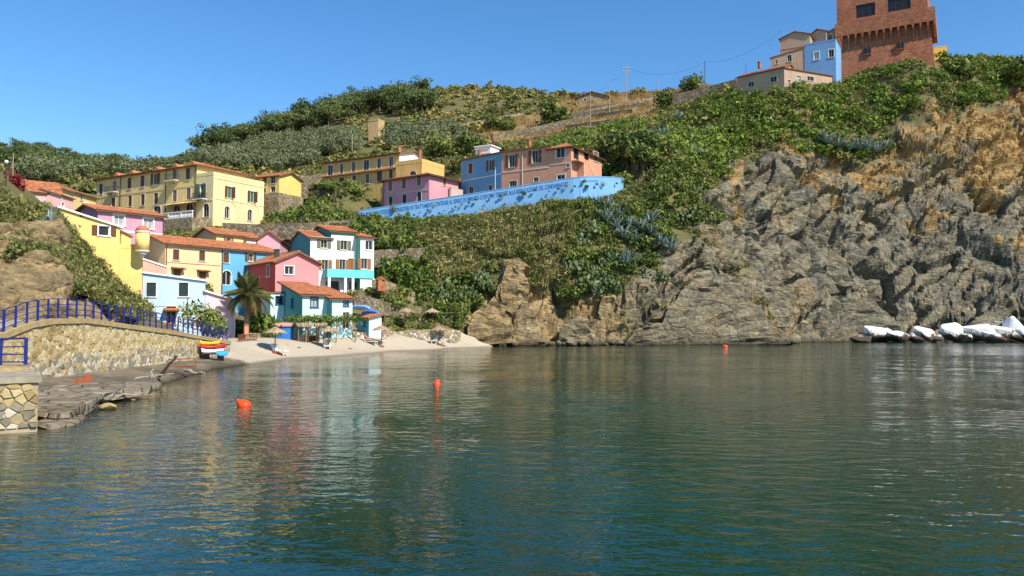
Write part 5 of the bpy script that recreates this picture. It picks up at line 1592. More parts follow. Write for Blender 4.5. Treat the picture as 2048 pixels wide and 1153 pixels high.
V_PROM = [(712, 462), (720, 445), (760, 448), (830, 446), (980, 420), (1100, 405), (1180, 395), (1245, 360), (1290, 325), (1400, 325), (1430, 420), (1385, 458), (1330, 500), (1290, 545), (1215, 590), (1130, 605), (1070, 565), (1030, 515), (990, 565), (930, 640), (885, 645), (835, 600), (790, 560), (760, 500)]
V_UP = [(1060, 300), (1190, 245), (1340, 222), (1480, 175), (1680, 100), (1880, 60), (2060, 40), (2400, 20), (2400, 120), (2060, 165), (1965, 214), (1880, 226), (1800, 255), (1765, 318), (1620, 306), (1560, 292), (1500, 300), (1440, 350), (1405, 400), (1400, 330), (1290, 330), (1245, 358), (1215, 300), (1100, 330)]
V_SL = [(540, 445), (560, 425), (598, 385), (760, 372), (770, 415), (722, 424), (712, 440), (640, 445)]
V_LEFT = [(-500, 300), (0, 372), (60, 425), (110, 418), (200, 480), (285, 560), (295, 640), (225, 622), (165, 590), (110, 535), (60, 505), (0, 515), (-500, 540)]
V_GARD = [(755, 500), (800, 540), (840, 600), (800, 640), (765, 640), (760, 600), (770, 570)]

# -- maquis on the promontory and below the tower
P, px, py, jx_, jy_ = sample(-50, 120, 92, 172, 26000)
wd = wall_dist(P)
k = (inpoly(jx_, jy_, V_PROM) | inpoly(jx_, jy_, V_SL)) & free(P, 1.3) & (P[:, 2] > 1.5)
canem = inpoly(jx_, jy_, [(840, 470), (900, 450), (1060, 415), (1140, 420), (1130, 610), (1060, 570), (1030, 520), (960, 560), (870, 570)])
k &= ~((np.abs(wd) < 1.6)); k &= ~((wd < 0) & (wd > -12) & (px > 715) & (px < 1245))
k1 = k & (~canem | (rng.random(len(P)) < 0.22)) & (rng.random(len(P)) < 0.70)
Sz = rng.uniform(0.7, 1.5, len(P)); Sz = np.where(np.abs(wd) < 6, 0.6, Sz)
scatter('maquis_scrub', P[k1] - np.array([0, 0, 0.3]), Sz[k1], SC, M['maquis'], 'dense green maquis scrub covering the promontory below the blue wall', 'scrub', rng, rng.uniform(0.8, 1.3, k1.sum()))
k2 = k & canem & (rng.random(len(P)) < 0.95)
scatter('cane_thicket', P[k2] - np.array([0, 0, 0.2]), np.where(np.abs(wd[k2]) < 7, 0.62, rng.uniform(0.8, 1.35, k2.sum())), CN, M['cane'], 'tall dry reed and cane thicket in the middle of the promontory', 'reeds', rng)
k = inpoly(jx_, jy_, V_UP) & free(P, 1.0) & (P[:, 1] > 112) & (P[:, 1] < 168) & (px < 2200) & (rng.random(len(P)) < 0.8)
lowered = np.where(P[:, 1] > 147, 0.75, 1.0)
k_yel = k & (rng.random(len(P)) < 0.22 + 0.5 * (fbm(P / 6.0, 3, 350) > 0.06)); k = k & ~k_yel
scatter('broom_scrub', P[k_yel] - np.array([0, 0, 0.3]), (rng.uniform(0.6, 1.4, len(P)) * lowered)[k_yel], SCM, M['hillscrub'], 'yellowish broom scrub mixed into the green cliff-top slope', 'scrub', rng, rng.uniform(0.7, 1.3, k_yel.sum()))
scatter('cliff_top_scrub', P[k] - np.array([0, 0, 0.4]), (np.where(rng.random(len(P)) < 0.15, rng.uniform(1.6, 2.4, len(P)), rng.uniform(0.6, 1.6, len(P))) * lowered)[k], SCM, M['maquis_bright'], 'bright green scrub draped over the cliff top below the tower', 'scrub', rng, rng.uniform(0.7, 1.15, k.sum()))
# -- left slope
P, px, py, jx_, jy_ = sample(-75, -24, 40, 74, 7000)
k = inpoly(px + (jx_ - px) * 0.6, py + (jy_ - py) * 0.6, V_LEFT) & free(P, 1.2) & (P[:, 2] > 3.5) & (P[:, 1] < 72)
k1 = k & (rng.random(len(P)) < 0.34)
scatter('slope_scrub', P[k1] - np.array([0, 0, 0.2]), rng.uniform(0.4, 0.85, k1.sum()), SCM, M['hillscrub'], 'brownish green scrub on the rocky slope at the left', 'scrub', rng, rng.uniform(0.8, 1.5, k1.sum()))
k2 = k & ~k1 & ((px > 100) | (rng.random(len(P)) < 0.5))
scatter('slope_reeds', P[k2], rng.uniform(0.35, 0.65, k2.sum()), CN, M['cane'], 'dry feathery reeds beside the yellow villa', 'reeds', rng)
# -- garden scrub round the village
P, px, py, jx_, jy_ = sample(-48, 5, 72, 122, 7000)
k = free(P, 1.1) & (P[:, 2] > 2.0) & (((px > 735) & (px < 900)) | (P[:, 2] > 5)) & (px > 300) & (wall_dist(P) > 2) & (rng.random(len(P)) < 0.45) & (np.hypot(P[:, 0] + 40, P[:, 1] - 109) > 8)
k &= ~((py > 436) & (py < 470) & (px > 440) & (px < 720))
scatter('garden_scrub', P[k] - np.array([0, 0, 0.3]), rng.uniform(0.4, 0.85, k.sum()), SCM, M['maquis'], 'green undergrowth filling the gaps between the village houses', 'scrub', rng)
# -- hill scrub
P, px, py, jx_, jy_ = sample(-330, 170, 118, 360, 17000)
k = free(P, 2) & (px > -300) & (px < 1500) & (P[:, 2] > 15) & (wall_dist(P) < -14) & ~((px > 1200) & (P[:, 1] < 150))
bare = inpoly(jx_, jy_, DRY_T)
k &= ~bare | (rng.random(len(P)) < 0.16)
k &= (rng.random(len(P)) < 0.40)
ss_ = rng.uniform(1.0, 2.5, len(P)) * np.where(bare, 0.5, 1.0)
scatter('hill_scrub', P[k] - np.array([0, 0, 0.4]), ss_[k], SCF, M['hillscrub'], 'low scrub spread over the hill behind the village', 'scrub', rng, rng.uniform(0.6, 1.0, k.sum()))
# -- dry grass
P, px, py, jx_, jy_ = sample(30, 125, 108, 170, 26000)
i_ = np.clip(np.searchsorted(gx, P[:, 0]) - 1, 0, len(gx) - 2); j_ = np.clip(np.searchsorted(gy, P[:, 1]) - 1, 0, len(gy) - 2)
dd = dry_s[j_, i_]
k = (dd > 0.35) & (rng.random(len(P)) < 0.55)
P[:, 0] = GXd[j_, i_]; P[:, 1] = GYd[j_, i_]; P[:, 2] = GZd[j_, i_]
scatter('dry_grass', P[k] - np.array([0, 0, 0.05]), rng.uniform(0.5, 1.1, k.sum()), GRT, M['straw'], 'orange dry grass on the ledges of the right-hand cliff', 'grass', rng)
k = (dd > 0.1) & (dd < 0.6) & (rng.random(len(P)) < 0.12)
scatter('cliff_herbs', P[k] - np.array([0, 0, 0.2]), rng.uniform(0.25, 0.6, k.sum()), SC, M['hillscrub'], 'small olive green tufts scattered on the grey cliff', 'herbs', rng)
P, px, py, jx_, jy_ = sample(135 - 200, 120, 165, 300, 9000)
k = inpoly(jx_, jy_, DRY_T) & (rng.random(len(P)) < 0.8)
scatter('terrace_grass', P[k], rng.uniform(0.7, 1.4, k.sum()), GRT, M['straw'], 'tan dry grass on the old terraces near the ridge', 'grass', rng)
# -- rock plants on the promontory face
P, px, py, jx_, jy_ = sample(-10, 55, 94, 120, 9000)
i_ = np.clip(np.searchsorted(gx, P[:, 0]) - 1, 0, len(gx) - 2); j_ = np.clip(np.searchsorted(gy, P[:, 1]) - 1, 0, len(gy) - 2)
k = inpoly(px, py, ROCK_P) & (P[:, 2] > 2.2) & (fbm(P / 3.5, 3, 330) > -0.01) & (rng.random(len(P)) < 0.5)
P[:, 0] = GXd[j_, i_]; P[:, 1] = GYd[j_, i_]; P[:, 2] = GZd[j_, i_]
scatter('rock_herbs', P[k] - np.array([0, 0, 0.15]), rng.uniform(0.25, 0.7, k.sum()), SCM, M['hillscrub'], 'small bushes clinging to the tan promontory rocks', 'herbs', rng)

# -- low ground cover wherever no rock shows
P, px, py, jx_, jy_ = sample(-50, 112, 93, 166, 20000)
i_ = np.clip(np.searchsorted(gx, P[:, 0]) - 1, 0, len(gx) - 2); j_ = np.clip(np.searchsorted(gy, P[:, 1]) - 1, 0, len(gy) - 2)
k = (rock_s[j_, i_] < 0.6) & (P[:, 2] > 2.2) & free(P, 0.3) & (np.abs(wall_dist(P)) > 0.9)
scatter('ground_cover', P[k], rng.uniform(0.8, 1.5, k.sum()), TF, M['cane'], 'low grass and herbs filling the gaps between the bushes', 'ground cover', rng)
# -- trees that can be counted
def tree_proto(kind, r):
    root = bpy.data.objects.new({'olive': 'olive_tree', 'pine': 'pine_tree', 'bush': 'bush'}[kind], None)
    mb = MB()
    if kind == 'pine':
        hh = 3.2; mb.tube([(0, 0, -1), (0.1, 0.05, hh * 0.5), (0.05, 0.1, hh)], [0.28, 0.2, 0.14], 6)
        for i in range(5):
            a = i * 1.26 + r.uniform(0, 0.5); mb.tube([(0.05, 0.05, hh * 0.75), (math.cos(a) * 1.2, math.sin(a) * 1.2, hh + 0.8), (math.cos(a) * 2.2, math.sin(a) * 2.2, hh + 1.3)], [0.1, 0.07, 0.03], 5)
        V, Fc = crown(900, 15, 0.40, r, 3.2, 0.5, 0.85); V[:, 2] += hh - 0.4; mat = M['pine']
    elif kind == 'olive':
        mb.tube([(0, 0, -0.8), (0.1, 0, 0.5), (0, 0.1, 1.0)], [0.28, 0.2, 0.16], 6)
        for i in range(4):
            a = i * 1.57 + r.uniform(0, 0.6); mb.tube([(0, 0.1, 0.9), (math.cos(a) * 0.6, math.sin(a) * 0.6, 1.6), (math.cos(a) * 1.1, math.sin(a) * 1.1, 2.1)], [0.1, 0.06, 0.03], 5)
        V, Fc = crown(800, 12, 0.27, r, 1.9, 0.85, 0.7); V[:, 2] += 0.6; mat = M['olive']
    else:
        for i in range(4):
            a = i * 1.57; mb.tube([(0, 0, -0.5), (math.cos(a) * 0.4, math.sin(a) * 0.4, 0.6)], [0.08, 0.03], 5)
        V, Fc = crown(900, 13, 0.16, r, 1.0, 0.85, 0.75); mat = M['maquis']
    mb.build('trunk', M['bark'], root, origin=(0, 0, 0))
    c = bpy.data.objects.new('crown', mesh_np('crown', V, Fc, mat)); link(c, root)
    return root
protos = {k: [tree_proto(k, rng) for _ in range(4)] for k in ('olive', 'pine', 'bush')}
used = set()
def plant(kind, p, s, label, group=None, mat=None, cat='tree', sz=1.0):
    i = int(rng.integers(4)); pr = protos[kind][i]
    o = pr.copy(); COL.objects.link(o); o.parent = None
    for ch in pr.children:
        c = ch.copy(); COL.objects.link(c); c.parent = o
        if mat is not None and c.name.startswith('crown'):
            c.data = c.data.copy(); c.data.materials[0] = mat
    o.location = p; o.scale = (s, s, s * sz); o.rotation_euler = (0, 0, rng.uniform(0, 6.28))
    return tag(o, label, cat, group)
def region_plant(poly, n, kind, s0, s1, label, group, mind, dmin=130, sz=1.0):
    xs = [a for a, _ in poly]; ys = [b for _, b in poly]; got = []; tries = 0
    while len(got) < n and tries < n * 30:
        tries += 1
        x, y = rng.uniform(min(xs), max(xs)), rng.uniform(min(ys), max(ys))
        if not inpoly(np.array([x]), np.array([y]), poly)[0]: continue
        p = ground(x, y, dmin)
        if any((p - q).length < mind for q in got): continue
        if not free(np.array([p]), 2.0)[0] or (718 < x < 776 and y > 232): continue
        got.append(p); plant(kind, p, rng.uniform(s0, s1), label, group, sz=sz)
    return got
region_plant([(388, 316), (430, 292), (500, 268), (600, 243), (700, 222), (800, 200), (842, 196), (850, 232), (740, 238), (640, 262), (520, 286), (420, 318)], 95, 'pine', 0.8, 1.35, 'dark umbrella pine on the wooded ridge behind the village', 'pines on the ridge', 4.0)
region_plant([(-40, 300), (100, 306), (200, 324), (262, 338), (240, 352), (120, 352), (0, 350), (-40, 350)], 75, 'pine', 0.65, 1.0, 'pine tree in the wood on the far left hill', 'pines on the far hill', 5.0)
region_plant([(300, 345), (400, 322), (520, 292), (640, 270), (740, 268), (900, 262), (930, 290), (880, 305), (800, 300), (700, 308), (640, 318), (600, 348), (500, 348), (400, 336)], 170, 'olive', 0.8, 1.3, 'grey-green olive tree on the slope above the yellow houses', 'olive trees on the slope', 2.6)
region_plant([(40, 372), (60, 345), (200, 352), (330, 345), (330, 352), (190, 362), (110, 368)], 26, 'olive', 1.0, 1.5, 'olive tree on the slope behind the pink farmhouse', 'olive trees behind the farmhouse', 3.0, 105)
for px_, py_, s, lab in ((907, 176, 1.1, 'left one of two round pines standing out on the ridge'), (961, 174, 1.0, 'right one of two round pines standing out on the ridge')):
    plant('pine', ground(px_, py_, 280) + Vector((0, 0, -2.2)), s, lab, sz=1.0)
for px_, py_, s, lab in ((1112, 252, 4.6, 'large dark round bush on the bare terraces'), (1330, 217, 2.6, 'dark bush at the right end of the bare terraces'), (1385, 185, 3.2, 'broad bush behind the terrace wall left of the beige house'),
                         (1432, 172, 3.4, 'tall dark bush beside the mast left of the beige house'), (945, 312, 3.6, 'dense dark tree behind the blue house'), (985, 262, 2.4, 'bush on the slope left of the big round bush'),
                         (880, 318, 3.4, 'dark leafy tree behind the rose pink house'), (1020, 262, 2.0, 'small bush under the big round bush'), (2030, 170, 4.0, 'big dark bush on the cliff edge at the far right'), (1925, 165, 3.5, 'dark bush right of the yellow hut on the cliff'), (1222, 345, 3.2, 'dark ivy bush right behind the peach house'), (1262, 340, 3.6, 'round green bush above the right end of the blue wall'), (1300, 345, 3.2, 'round bush higher up right of the blue wall')):
    plant('bush', ground(px_, py_, 110 if px_ > 1500 else 130), s, lab, cat='bush')
for px_, py_, d, s, lab in ((374, 486, 100, 1.7, 'fig bush under the white balustrade of the palazzo'), (415, 668, 66.5, 1.5, 'feathery green tamarisk in front of the pale pink house'), (437, 660, 67.5, 0.7, 'small shrub at the wall of the pale pink house'),
                            (528, 650, 75, 1.9, 'dark green garden shrub between palm and beach house'), (478, 650, 75, 1.5, 'garden shrub left of the palm trunk'), (556, 640, 77, 1.3, 'leafy shrub at the left end of the pergola'),
                            (785, 545, 97, 2.4, 'big fig bush on the terrace right of the white and teal house'), (790, 600, 93, 1.4, 'bush on the stone terrace beside the chairs'), (800, 500, 106, 2.2, 'bushy shrub above the fig on the slope')):
    p = at(px_, py_, d); plant('bush', Vector((p.x, p.y, min(p.z, float(hz(p.x, p.y)[0]) + 0.2))), s, lab, cat='shrub', mat=M['maquis_bright'] if px_ in (528, 478, 785) else None, sz=1.25)
p = at(1236, 362, 123.6); plant('bush', p - Vector((0, 0, 1.5)), 2.2, 'leafy bush growing over the right end of the blue wall', cat='bush')
p = at(1216, 335, 133); plant('bush', p - Vector((0, 0, 2.5)), 3.0, 'dark bush against the back corner of the peach house', cat='bush')
for px_, py_, s_, lab in ((1272, 352, 2.3, 'dense bush filling the gap right of the blue wall'), (1296, 344, 2.4, 'bush uphill from the gap right of the blue wall'), (1284, 330, 2.2, 'upper bush of the three right of the blue wall')):
    plant('bush', ground(px_, py_, 100) - Vector((0, 0.8, 0.6)), s_, lab, cat='bush')
for k_ in protos:
    for o in protos[k_]:
        for ch in list(o.children): bpy.data.objects.remove(ch)
        bpy.data.objects.remove(o) if o.name in bpy.data.objects else None
# bougainvillea
p = ground(38, 385, 55); V, Fc = crown(380, 9, 0.18, rng, 1.0, 1.0)
o = empty('bougainvillea', at(34, 384, 66)); link(bpy.data.objects.new('crown', mesh_np('crown', V, Fc, M['flower'])), o); tag(o, 'crimson flowering bougainvillea at the left corner of the pink farmhouse', 'bush')
# dead tree with bare branches above the palazzo
rt = ground(455, 338, 130); dt = empty('bare_tree', rt, 'leafless pale tree among the olives above the palazzo', 'tree')
mb = MB(); 
def limb(p, d, l, r_, dep):
    q = p + d * l; mb.tube([p, p + d * l * 0.5 + Vector((rng.normal() * 0.1, rng.normal() * 0.1, 0)), q], [r_, r_ * 0.8, r_ * 0.6], 5)
    if dep:
        for _ in range(3): limb(q, (d + Vector(rng.normal(size=3)) * 0.55).normalized(), l * 0.7, r_ * 0.6, dep - 1)
limb(rt - Vector((0, 0, 0.5)), Vector((0.1, 0, 1)), 2.2, 0.16, 4); mb.build('trunk', M['greywood'], dt)

# -- agaves: rosettes of tapered blades, each blade a leaf
def agave_leaf():
    V = []; Fc = []
    prof = [(0.0, 0.05, 0.0), (0.25, 0.09, 0.16), (0.6, 0.075, 0.42), (0.85, 0.04, 0.62), (1.0, 0.004, 0.72)]
    for x, w, z in prof: V += [(x, -w, z + 0.02), (x, 0, z - 0.03), (x, w, z + 0.02)]
    for i in range(4):
        a = i * 3; Fc += [(a, a + 1, a + 4, a + 3), (a + 1, a + 2, a + 5, a + 4)]
    return V, Fc
LV, LF = agave_leaf(); lme = bpy.data.meshes.new('leaf'); lme.from_pydata(LV, [], LF); lme.materials.append(M['agave']); lme.update()
def agave(p, s, label, group):
    root = empty('agave', p, label, 'agave', group); root.scale = (s, s, s); root.rotation_euler = (0, 0, rng.uniform(0, 6))
    for i in range(17):
        o = bpy.data.objects.new('leaf', lme); link(o, root)
        o.rotation_euler = (rng.normal() * 0.1, RAD(18 - i * 3.4 + rng.normal() * 5), i * 2.4); sc_ = rng.uniform(0.8, 1.15); o.scale = (sc_, sc_, sc_)
for px_, py_ in ((1195, 418), (1215, 430), (1238, 445), (1258, 462), (1280, 470), (1300, 482), (1322, 500), (1245, 485), (1270, 495), (1232, 470), (1250, 540), (1300, 455), (1340, 515), (1212, 455)):
    agave(ground(px_, py_, 95) + Vector((0, -0.6, 0.5)), rng.uniform(1.2, 1.9), 'grey-blue agave rosette among the scrub on the promontory', 'agaves on the promontory')
for px_, py_ in ((1650, 300), (1672, 305), (1695, 310), (1712, 312), (1730, 312), (1750, 312), (1768, 306)):
    agave(ground(px_, py_, 115) + Vector((0, -0.8, 0.5)), rng.uniform(1.7, 2.3), 'large blue agave in the row under the cliff-top scrub', 'agaves below the cliff-top scrub')
for px_, py_ in ((1285, 292), (1305, 288), (1322, 284), (1390, 325), (1300, 308), (1255, 300), (1355, 250)):
    agave(ground(px_, py_, 115) + Vector((0, -0.8, 0.6)), rng.uniform(1.5, 2.1), 'agave on the green slope right of the peach house', 'agaves right of the peach house')
agave(ground(98, 468, 40) + Vector((0.3, -0.4, 0.3)), 1.2, 'single grey agave on the rocky slope left of the yellow villa', None)

# -- prickly pears: flat oval pads
pad = MB(); ring = []
for i in range(10):
    a = 2 * math.pi * i / 10; ring.append((0.16 * math.sin(a), 0, 0.24 - 0.24 * math.cos(a)))
pad.add([(x, -0.03, z) for x, y, z in ring] + [(x * 0.9, 0.03, z) for x, y, z in ring] + [(0, -0.055, 0.24), (0, 0.055, 0.24)],
        [(i, (i + 1) % 10, 20) for i in range(10)] + [(10 + (i + 1) % 10, 10 + i, 21) for i in range(10)] + [(i, 10 + i, 10 + (i + 1) % 10, (i + 1) % 10) for i in range(10)])
pme = bpy.data.meshes.new('pad'); pme.from_pydata(pad.v, [], pad.f); pme.materials.append(M['cactus']); pme.update()
def pear(p, s, label, group, n=34):
    root = empty('prickly_pear', p, label, 'cactus', group); root.scale = (s, s, s)
    for i in range(n):
        o = bpy.data.objects.new('pad', pme); link(o, root)
        a = rng.uniform(0, 6.28); rr = rng.uniform(0, 0.9); o.location = (rr * math.cos(a), rr * math.sin(a), rng.uniform(0, 1.0) * (1.1 - rr * 0.7))
        o.rotation_euler = (rng.normal() * 0.5, rng.normal() * 0.5, rng.uniform(0, 6.28)); sc_ = rng.uniform(0.55, 0.95); o.scale = (sc_,) * 3
for px_, py_ in ((1165, 545), (1185, 560), (1205, 575), (1175, 590), (1195, 610), (1225, 590), (1150, 560), (1160, 500), (1185, 480), (1230, 520), (1215, 545), (1290, 560), (1320, 575)):
    pear(ground(px_, py_, 90) + Vector((0, -0.5, 0.2)), rng.uniform(1.2, 1.8), 'prickly pear clump in the middle of the promontory slope', 'prickly pears mid promontory')
for px_, py_ in ((875, 600), (895, 590), (885, 625), (960, 575), (975, 590), (940, 600), (915, 610)):
    pear(ground(px_, py_, 88) + Vector((0, -0.5, 0.2)), rng.uniform(1.2, 1.8), 'prickly pear clump beside the tan slab at the beach end', 'prickly pears by the beach')
for px_, py_ in ((1395, 400), (1405, 425), (1420, 450), (1385, 440), (1365, 455), (1435, 400)):
    pear(ground(px_, py_, 95) + Vector((0, -0.5, 0.2)), rng.uniform(1.1, 1.6), 'prickly pear clump at the edge between scrub and grey cliff', 'prickly pears at the cliff edge')

# -- palm
pb_ = at(492, 664, 72); palm = empty('palm_tree', pb_, 'date palm with arching fronds in front of the azure house', 'palm tree')
ptz = at(492, 588, 72).z; mb = MB(); hh = ptz - pb_.z; pts, rds = [], []
for i in range(26):
    t = i / 25; pts.append(pb_ + Vector((0.12 * math.sin(t * 2), 0, -0.4 + (hh + 0.4) * t))); rds.append((0.30 - 0.06 * t + (0.14 if t > 0.82 else 0)) * (1.0 if i % 2 else 0.88))
mb.tube(pts, rds, 10); mb.build('trunk', M['bark'], palm)
def frond_mesh(nm, L, droop):
    m_ = MB(); n = 17; pr = None; sp = []
    for i in range(n + 1):
        t = i / n; sp.append(Vector((L * t * (1 - 0.12 * t), 0, L * (0.35 * t - droop * t * t))))
    m_.tube(sp, [0.03 * (1 - 0.8 * i / n) for i in range(n + 1)], 4)
    for i in range(2, n + 1):
        t = i / n; l = L * 0.24 * math.sin(math.pi * min(1, 0.16 + t * 0.82)) + 0.08
        for sg in (-1, 1):
            for q in (0.0, 0.5):
                p = sp[i] - (sp[i] - sp[i - 1]) * q; d = Vector((0.55, sg * 0.8, -0.25 - 0.3 * t)).normalized() * l; w = Vector((0.035, 0, 0.0))
                m_.add([p - w, p + w, p + d * 0.6 + w * 0.7 + Vector((0, 0, 0.02)), p + d, p + d * 0.6 - w * 0.7], [(0, 1, 2, 3, 4)])
    me_ = bpy.data.meshes.new(nm); me_.from_pydata(m_.v, [], m_.f); me_.materials.append(M['palmleaf']); me_.update(); return me_
fm = [frond_mesh('frond', 2.5, 0.42), frond_mesh('frond', 2.3, 0.75), frond_mesh('frond', 2.0, 0.2)]
for i in range(46):
    o = bpy.data.objects.new('frond', fm[0 if i < 16 else 1 if i < 30 else 2]); link(o, palm)
    o.location = Vector((0.12 * math.sin(2), 0, hh)); el = (-5, 22, -45)[0 if i < 16 else 1 if i < 30 else 2] + rng.normal() * 9
    o.rotation_euler = (rng.normal() * 0.15, RAD(el), i * 2.4 + rng.normal() * 0.1); sc_ = rng.uniform(0.95, 1.25); o.scale = (sc_,) * 3
# -- vine on the pergola
oo, uu, nn_, zp = PERG
n = 1500; a = rng.uniform(-0.4, 7.2, n); b = rng.uniform(-0.7, 2.6, n)
pos = np.array([(oo.x + uu.x * q + nn_.x * w, oo.y + uu.y * q + nn_.y * w, zp + 0.12) for q, w in zip(a, b)]); pos[:, 2] += rng.normal(size=n) * 0.16 + fbm(pos / 0.8, 2, 400) * 0.6 - np.where(b < -0.4, rng.uniform(0, 0.6, n), 0)
V, Fc = leaf_quads(pos, np.tile([0, -0.3, 1.0], (n, 1)) + rng.normal(size=(n, 3)) * 0.6, 0.24, 1.1, rng)
org = np.array([oo.x, oo.y, zp]); o = bpy.data.objects.new('grape_vine', mesh_np('grape_vine', V - org, Fc, M['maquis_bright'])); o.location = org; link(o); tag(o, 'green grape vine trained over the pergola of the beach house', 'vine')
# -- weeds growing out of the blue wall
tuft = MB()
V, Fc = crown(50, 4, 0.16, rng, 0.28, 0.8); tme_ = mesh_np('wall_weed', V, Fc, M['maquis'])
Vs, Fs = blades(40, 0.9, 0.03, 0.18, rng, 1.2); gme_ = mesh_np('wall_weed', Vs, Fs, M['cane'])
wts = [(752, 436), (762, 434), (790, 424), (800, 438), (830, 433), (842, 428), (858, 424), (868, 418), (880, 430), (890, 424), (906, 420), (913, 417), (925, 412), (940, 409), (954, 403), (985, 394), (1003, 396), (1010, 393), (1045, 388), (1070, 384), (1100, 385), (1117, 381), (1134, 376), (1150, 376), (1166, 367), (1172, 378), (1190, 372), (1202, 374), (1228, 370), (1050, 392), (818, 440), (975, 405)]
for i, (px_, py_) in enumerate(wts):
    r_ = ray(px_, py_); best = None
    for a, b in zip(WALL_TOP[:-1], WALL_TOP[1:]):
        t = Vector((b.x - a.x, b.y - a.y, 0)); nrm_ = Vector((t.y, -t.x, 0)).normalized(); tt = (a - Vector((0, 0, CH))).dot(nrm_) / r_.dot(nrm_)
        q = Vector((0, 0, CH)) + r_ * tt; s = (q - a).dot(t) / t.length_squared
        if -0.001 <= s <= 1.001: best = (q, nrm_); break
    if best is None: continue
    q, nrm_ = best
    big = px_ in (1050, 1166, 1172, 790)
    o = bpy.data.objects.new('wall_weed', gme_ if i % 5 == 2 else tme_); o.location = q + nrm_ * 0.55; s_ = 1.3 if big else rng.uniform(0.55, 1.0); o.scale = (s_, s_, s_ * 1.2); o.rotation_euler = (0, 0, rng.uniform(0, 6)); link(o)
    tag(o, 'small weed tuft sprouting from the face of the blue wall', 'weed', 'weeds on the blue wall')
# ================================================================== QUAY WALL, STONES
def clip_half(poly, p, n):
    out = []
    for i in range(len(poly)):
        a, b = poly[i], poly[(i + 1) % len(poly)]
        da, db = (a[0] - p[0]) * n[0] + (a[1] - p[1]) * n[1], (b[0] - p[0]) * n[0] + (b[1] - p[1]) * n[1]
        if da <= 0: out.append(a)
        if da * db < 0:
            t = da / (da - db); out.append((a[0] + (b[0] - a[0]) * t, a[1] + (b[1] - a[1]) * t))
    return out
def rubble(root, O, U, NR, length, zlo, zhi, su, sv, mats, near_first=None, name='stone', limit=300, gap=0.018, proud=0.07):
    """irregular masonry: every stone a Voronoi cell of the wall face, proud of the mortar"""
    seeds = []
    nv = int((max(zhi(0), zhi(length), zhi(length / 2)) - min(zlo(0), zlo(length))) / sv) + 2; zb = min(zlo(0), zlo(length / 2), zlo(length)) - sv
    for j in range(nv + 2):
        for i in range(int(length / su) + 2):
            u = (i + 0.5 * (j % 2) + rng.uniform(-0.36, 0.36)) * su; v = zb + (j + rng.uniform(-0.36, 0.36)) * sv
            seeds.append((u, v))
    S_ = np.array(seeds); cells = []
    for k, (u, v) in enumerate(seeds):
        if u < 0 or u > length: continue
        lo, hi = zlo(u), zhi(u)
        if v < lo - sv * 0.2 or v > hi: continue
        poly = [(max(0, u - su * 1.6), max(lo, v - sv * 1.6)), (min(length, u + su * 1.6), max(lo, v - sv * 1.6)), (min(length, u + su * 1.6), min(hi, v + sv * 1.6)), (max(0, u - su * 1.6), min(hi, v + sv * 1.6))]
        d = np.hypot((S_[:, 0] - u) / su, (S_[:, 1] - v) / sv)
        for m in np.argsort(d)[1:14]:
            q = S_[m]; n = (q[0] - u, q[1] - v); poly = clip_half(poly, ((u + q[0]) / 2, (v + q[1]) / 2), n)
            if len(poly) < 3: break
        if len(poly) < 3: continue
        c = np.mean(poly, 0); 
        if max(p[0] for p in poly) - min(p[0] for p in poly) < 0.07: continue
        cells.append((u, v, poly, c))
    if near_first: cells.sort(key=near_first)
    rest = {}
    for k, (u, v, poly, c) in enumerate(cells):
        mb = MB() if k < limit else None
        mi = mats(u, v)
        tgt = mb if mb is not None else rest.setdefault(mi, MB())
        pr = proud * rng.uniform(0.5, 1.3); n = len(poly)
        def ring(k0, off):
            out = []
            for p in poly:
                dx, dy = p[0] - c[0], p[1] - c[1]; l = math.hypot(dx, dy) + 1e-6; s = max(0.2, (l - k0) / l)
                out.append(O + U * (c[0] + dx * s) + NR * off + Vector((0, 0, c[1] + dy * s)))
            return out
        tl = rng.normal() * 0.012
        vs = ring(gap, -0.05) + ring(gap, pr * 0.55) + ring(gap + 0.035, pr + tl)
        fs = []
        for r0 in (0, n):
            for i in range(n): fs.append((r0 + i, r0 + (i + 1) % n, r0 + n + (i + 1) % n, r0 + n + i))
        fs.append(tuple(range(2 * n, 3 * n)))
        tgt.add(vs, fs)
        if mb is not None: mb.build(name, mi, root)
    for mi, mb in rest.items():
        o = mb.build('far_' + name + 's', mi, root); o['kind'] = 'stuff'
    return len(cells)
M['st_pale'] = island('pale_wall_stone', [(0.0, (0.16, 0.14, 0.10)), (0.25, (0.30, 0.26, 0.19)), (0.5, (0.38, 0.29, 0.15)), (0.75, (0.46, 0.40, 0.29)), (1.0, (0.56, 0.51, 0.40)), (1.2, (0.24, 0.22, 0.17))], 0.9, 0, nscale=1.5, namp=0.4, bumpd=0.03, objw=1.2)
M['st_yell'] = island('yellow_wall_stone', [(0.0, (0.25, 0.18, 0.08)), (0.5, (0.40, 0.30, 0.14)), (1.0, (0.52, 0.43, 0.25))], 0.9, 0, nscale=1.5, namp=0.5, bumpd=0.04, objw=0.9)
M['mortar'] = plain('wall_mortar', (0.40, 0.325, 0.20), 0.95, 0.3, 2.5)
M['mort_dark'] = plain('dark_joint', (0.17, 0.145, 0.10), 0.95, 0.35, 3)
M['coping'] = plain('coping_concrete', (0.40, 0.30, 0.145), 0.9, 0.28, 3)
M['concrete'] = plain('stained_concrete', (0.33, 0.285, 0.21), 0.9, 0.35, 2.2)
qw = empty('quay_wall', (QX, 45, 0), 'long stone quay wall with humped coping along the left shore', 'wall')
Y0, Y1 = 25.0, 60.5
mb = MB(); ys_ = np.arange(Y0, Y1 + 0.01, 0.5)
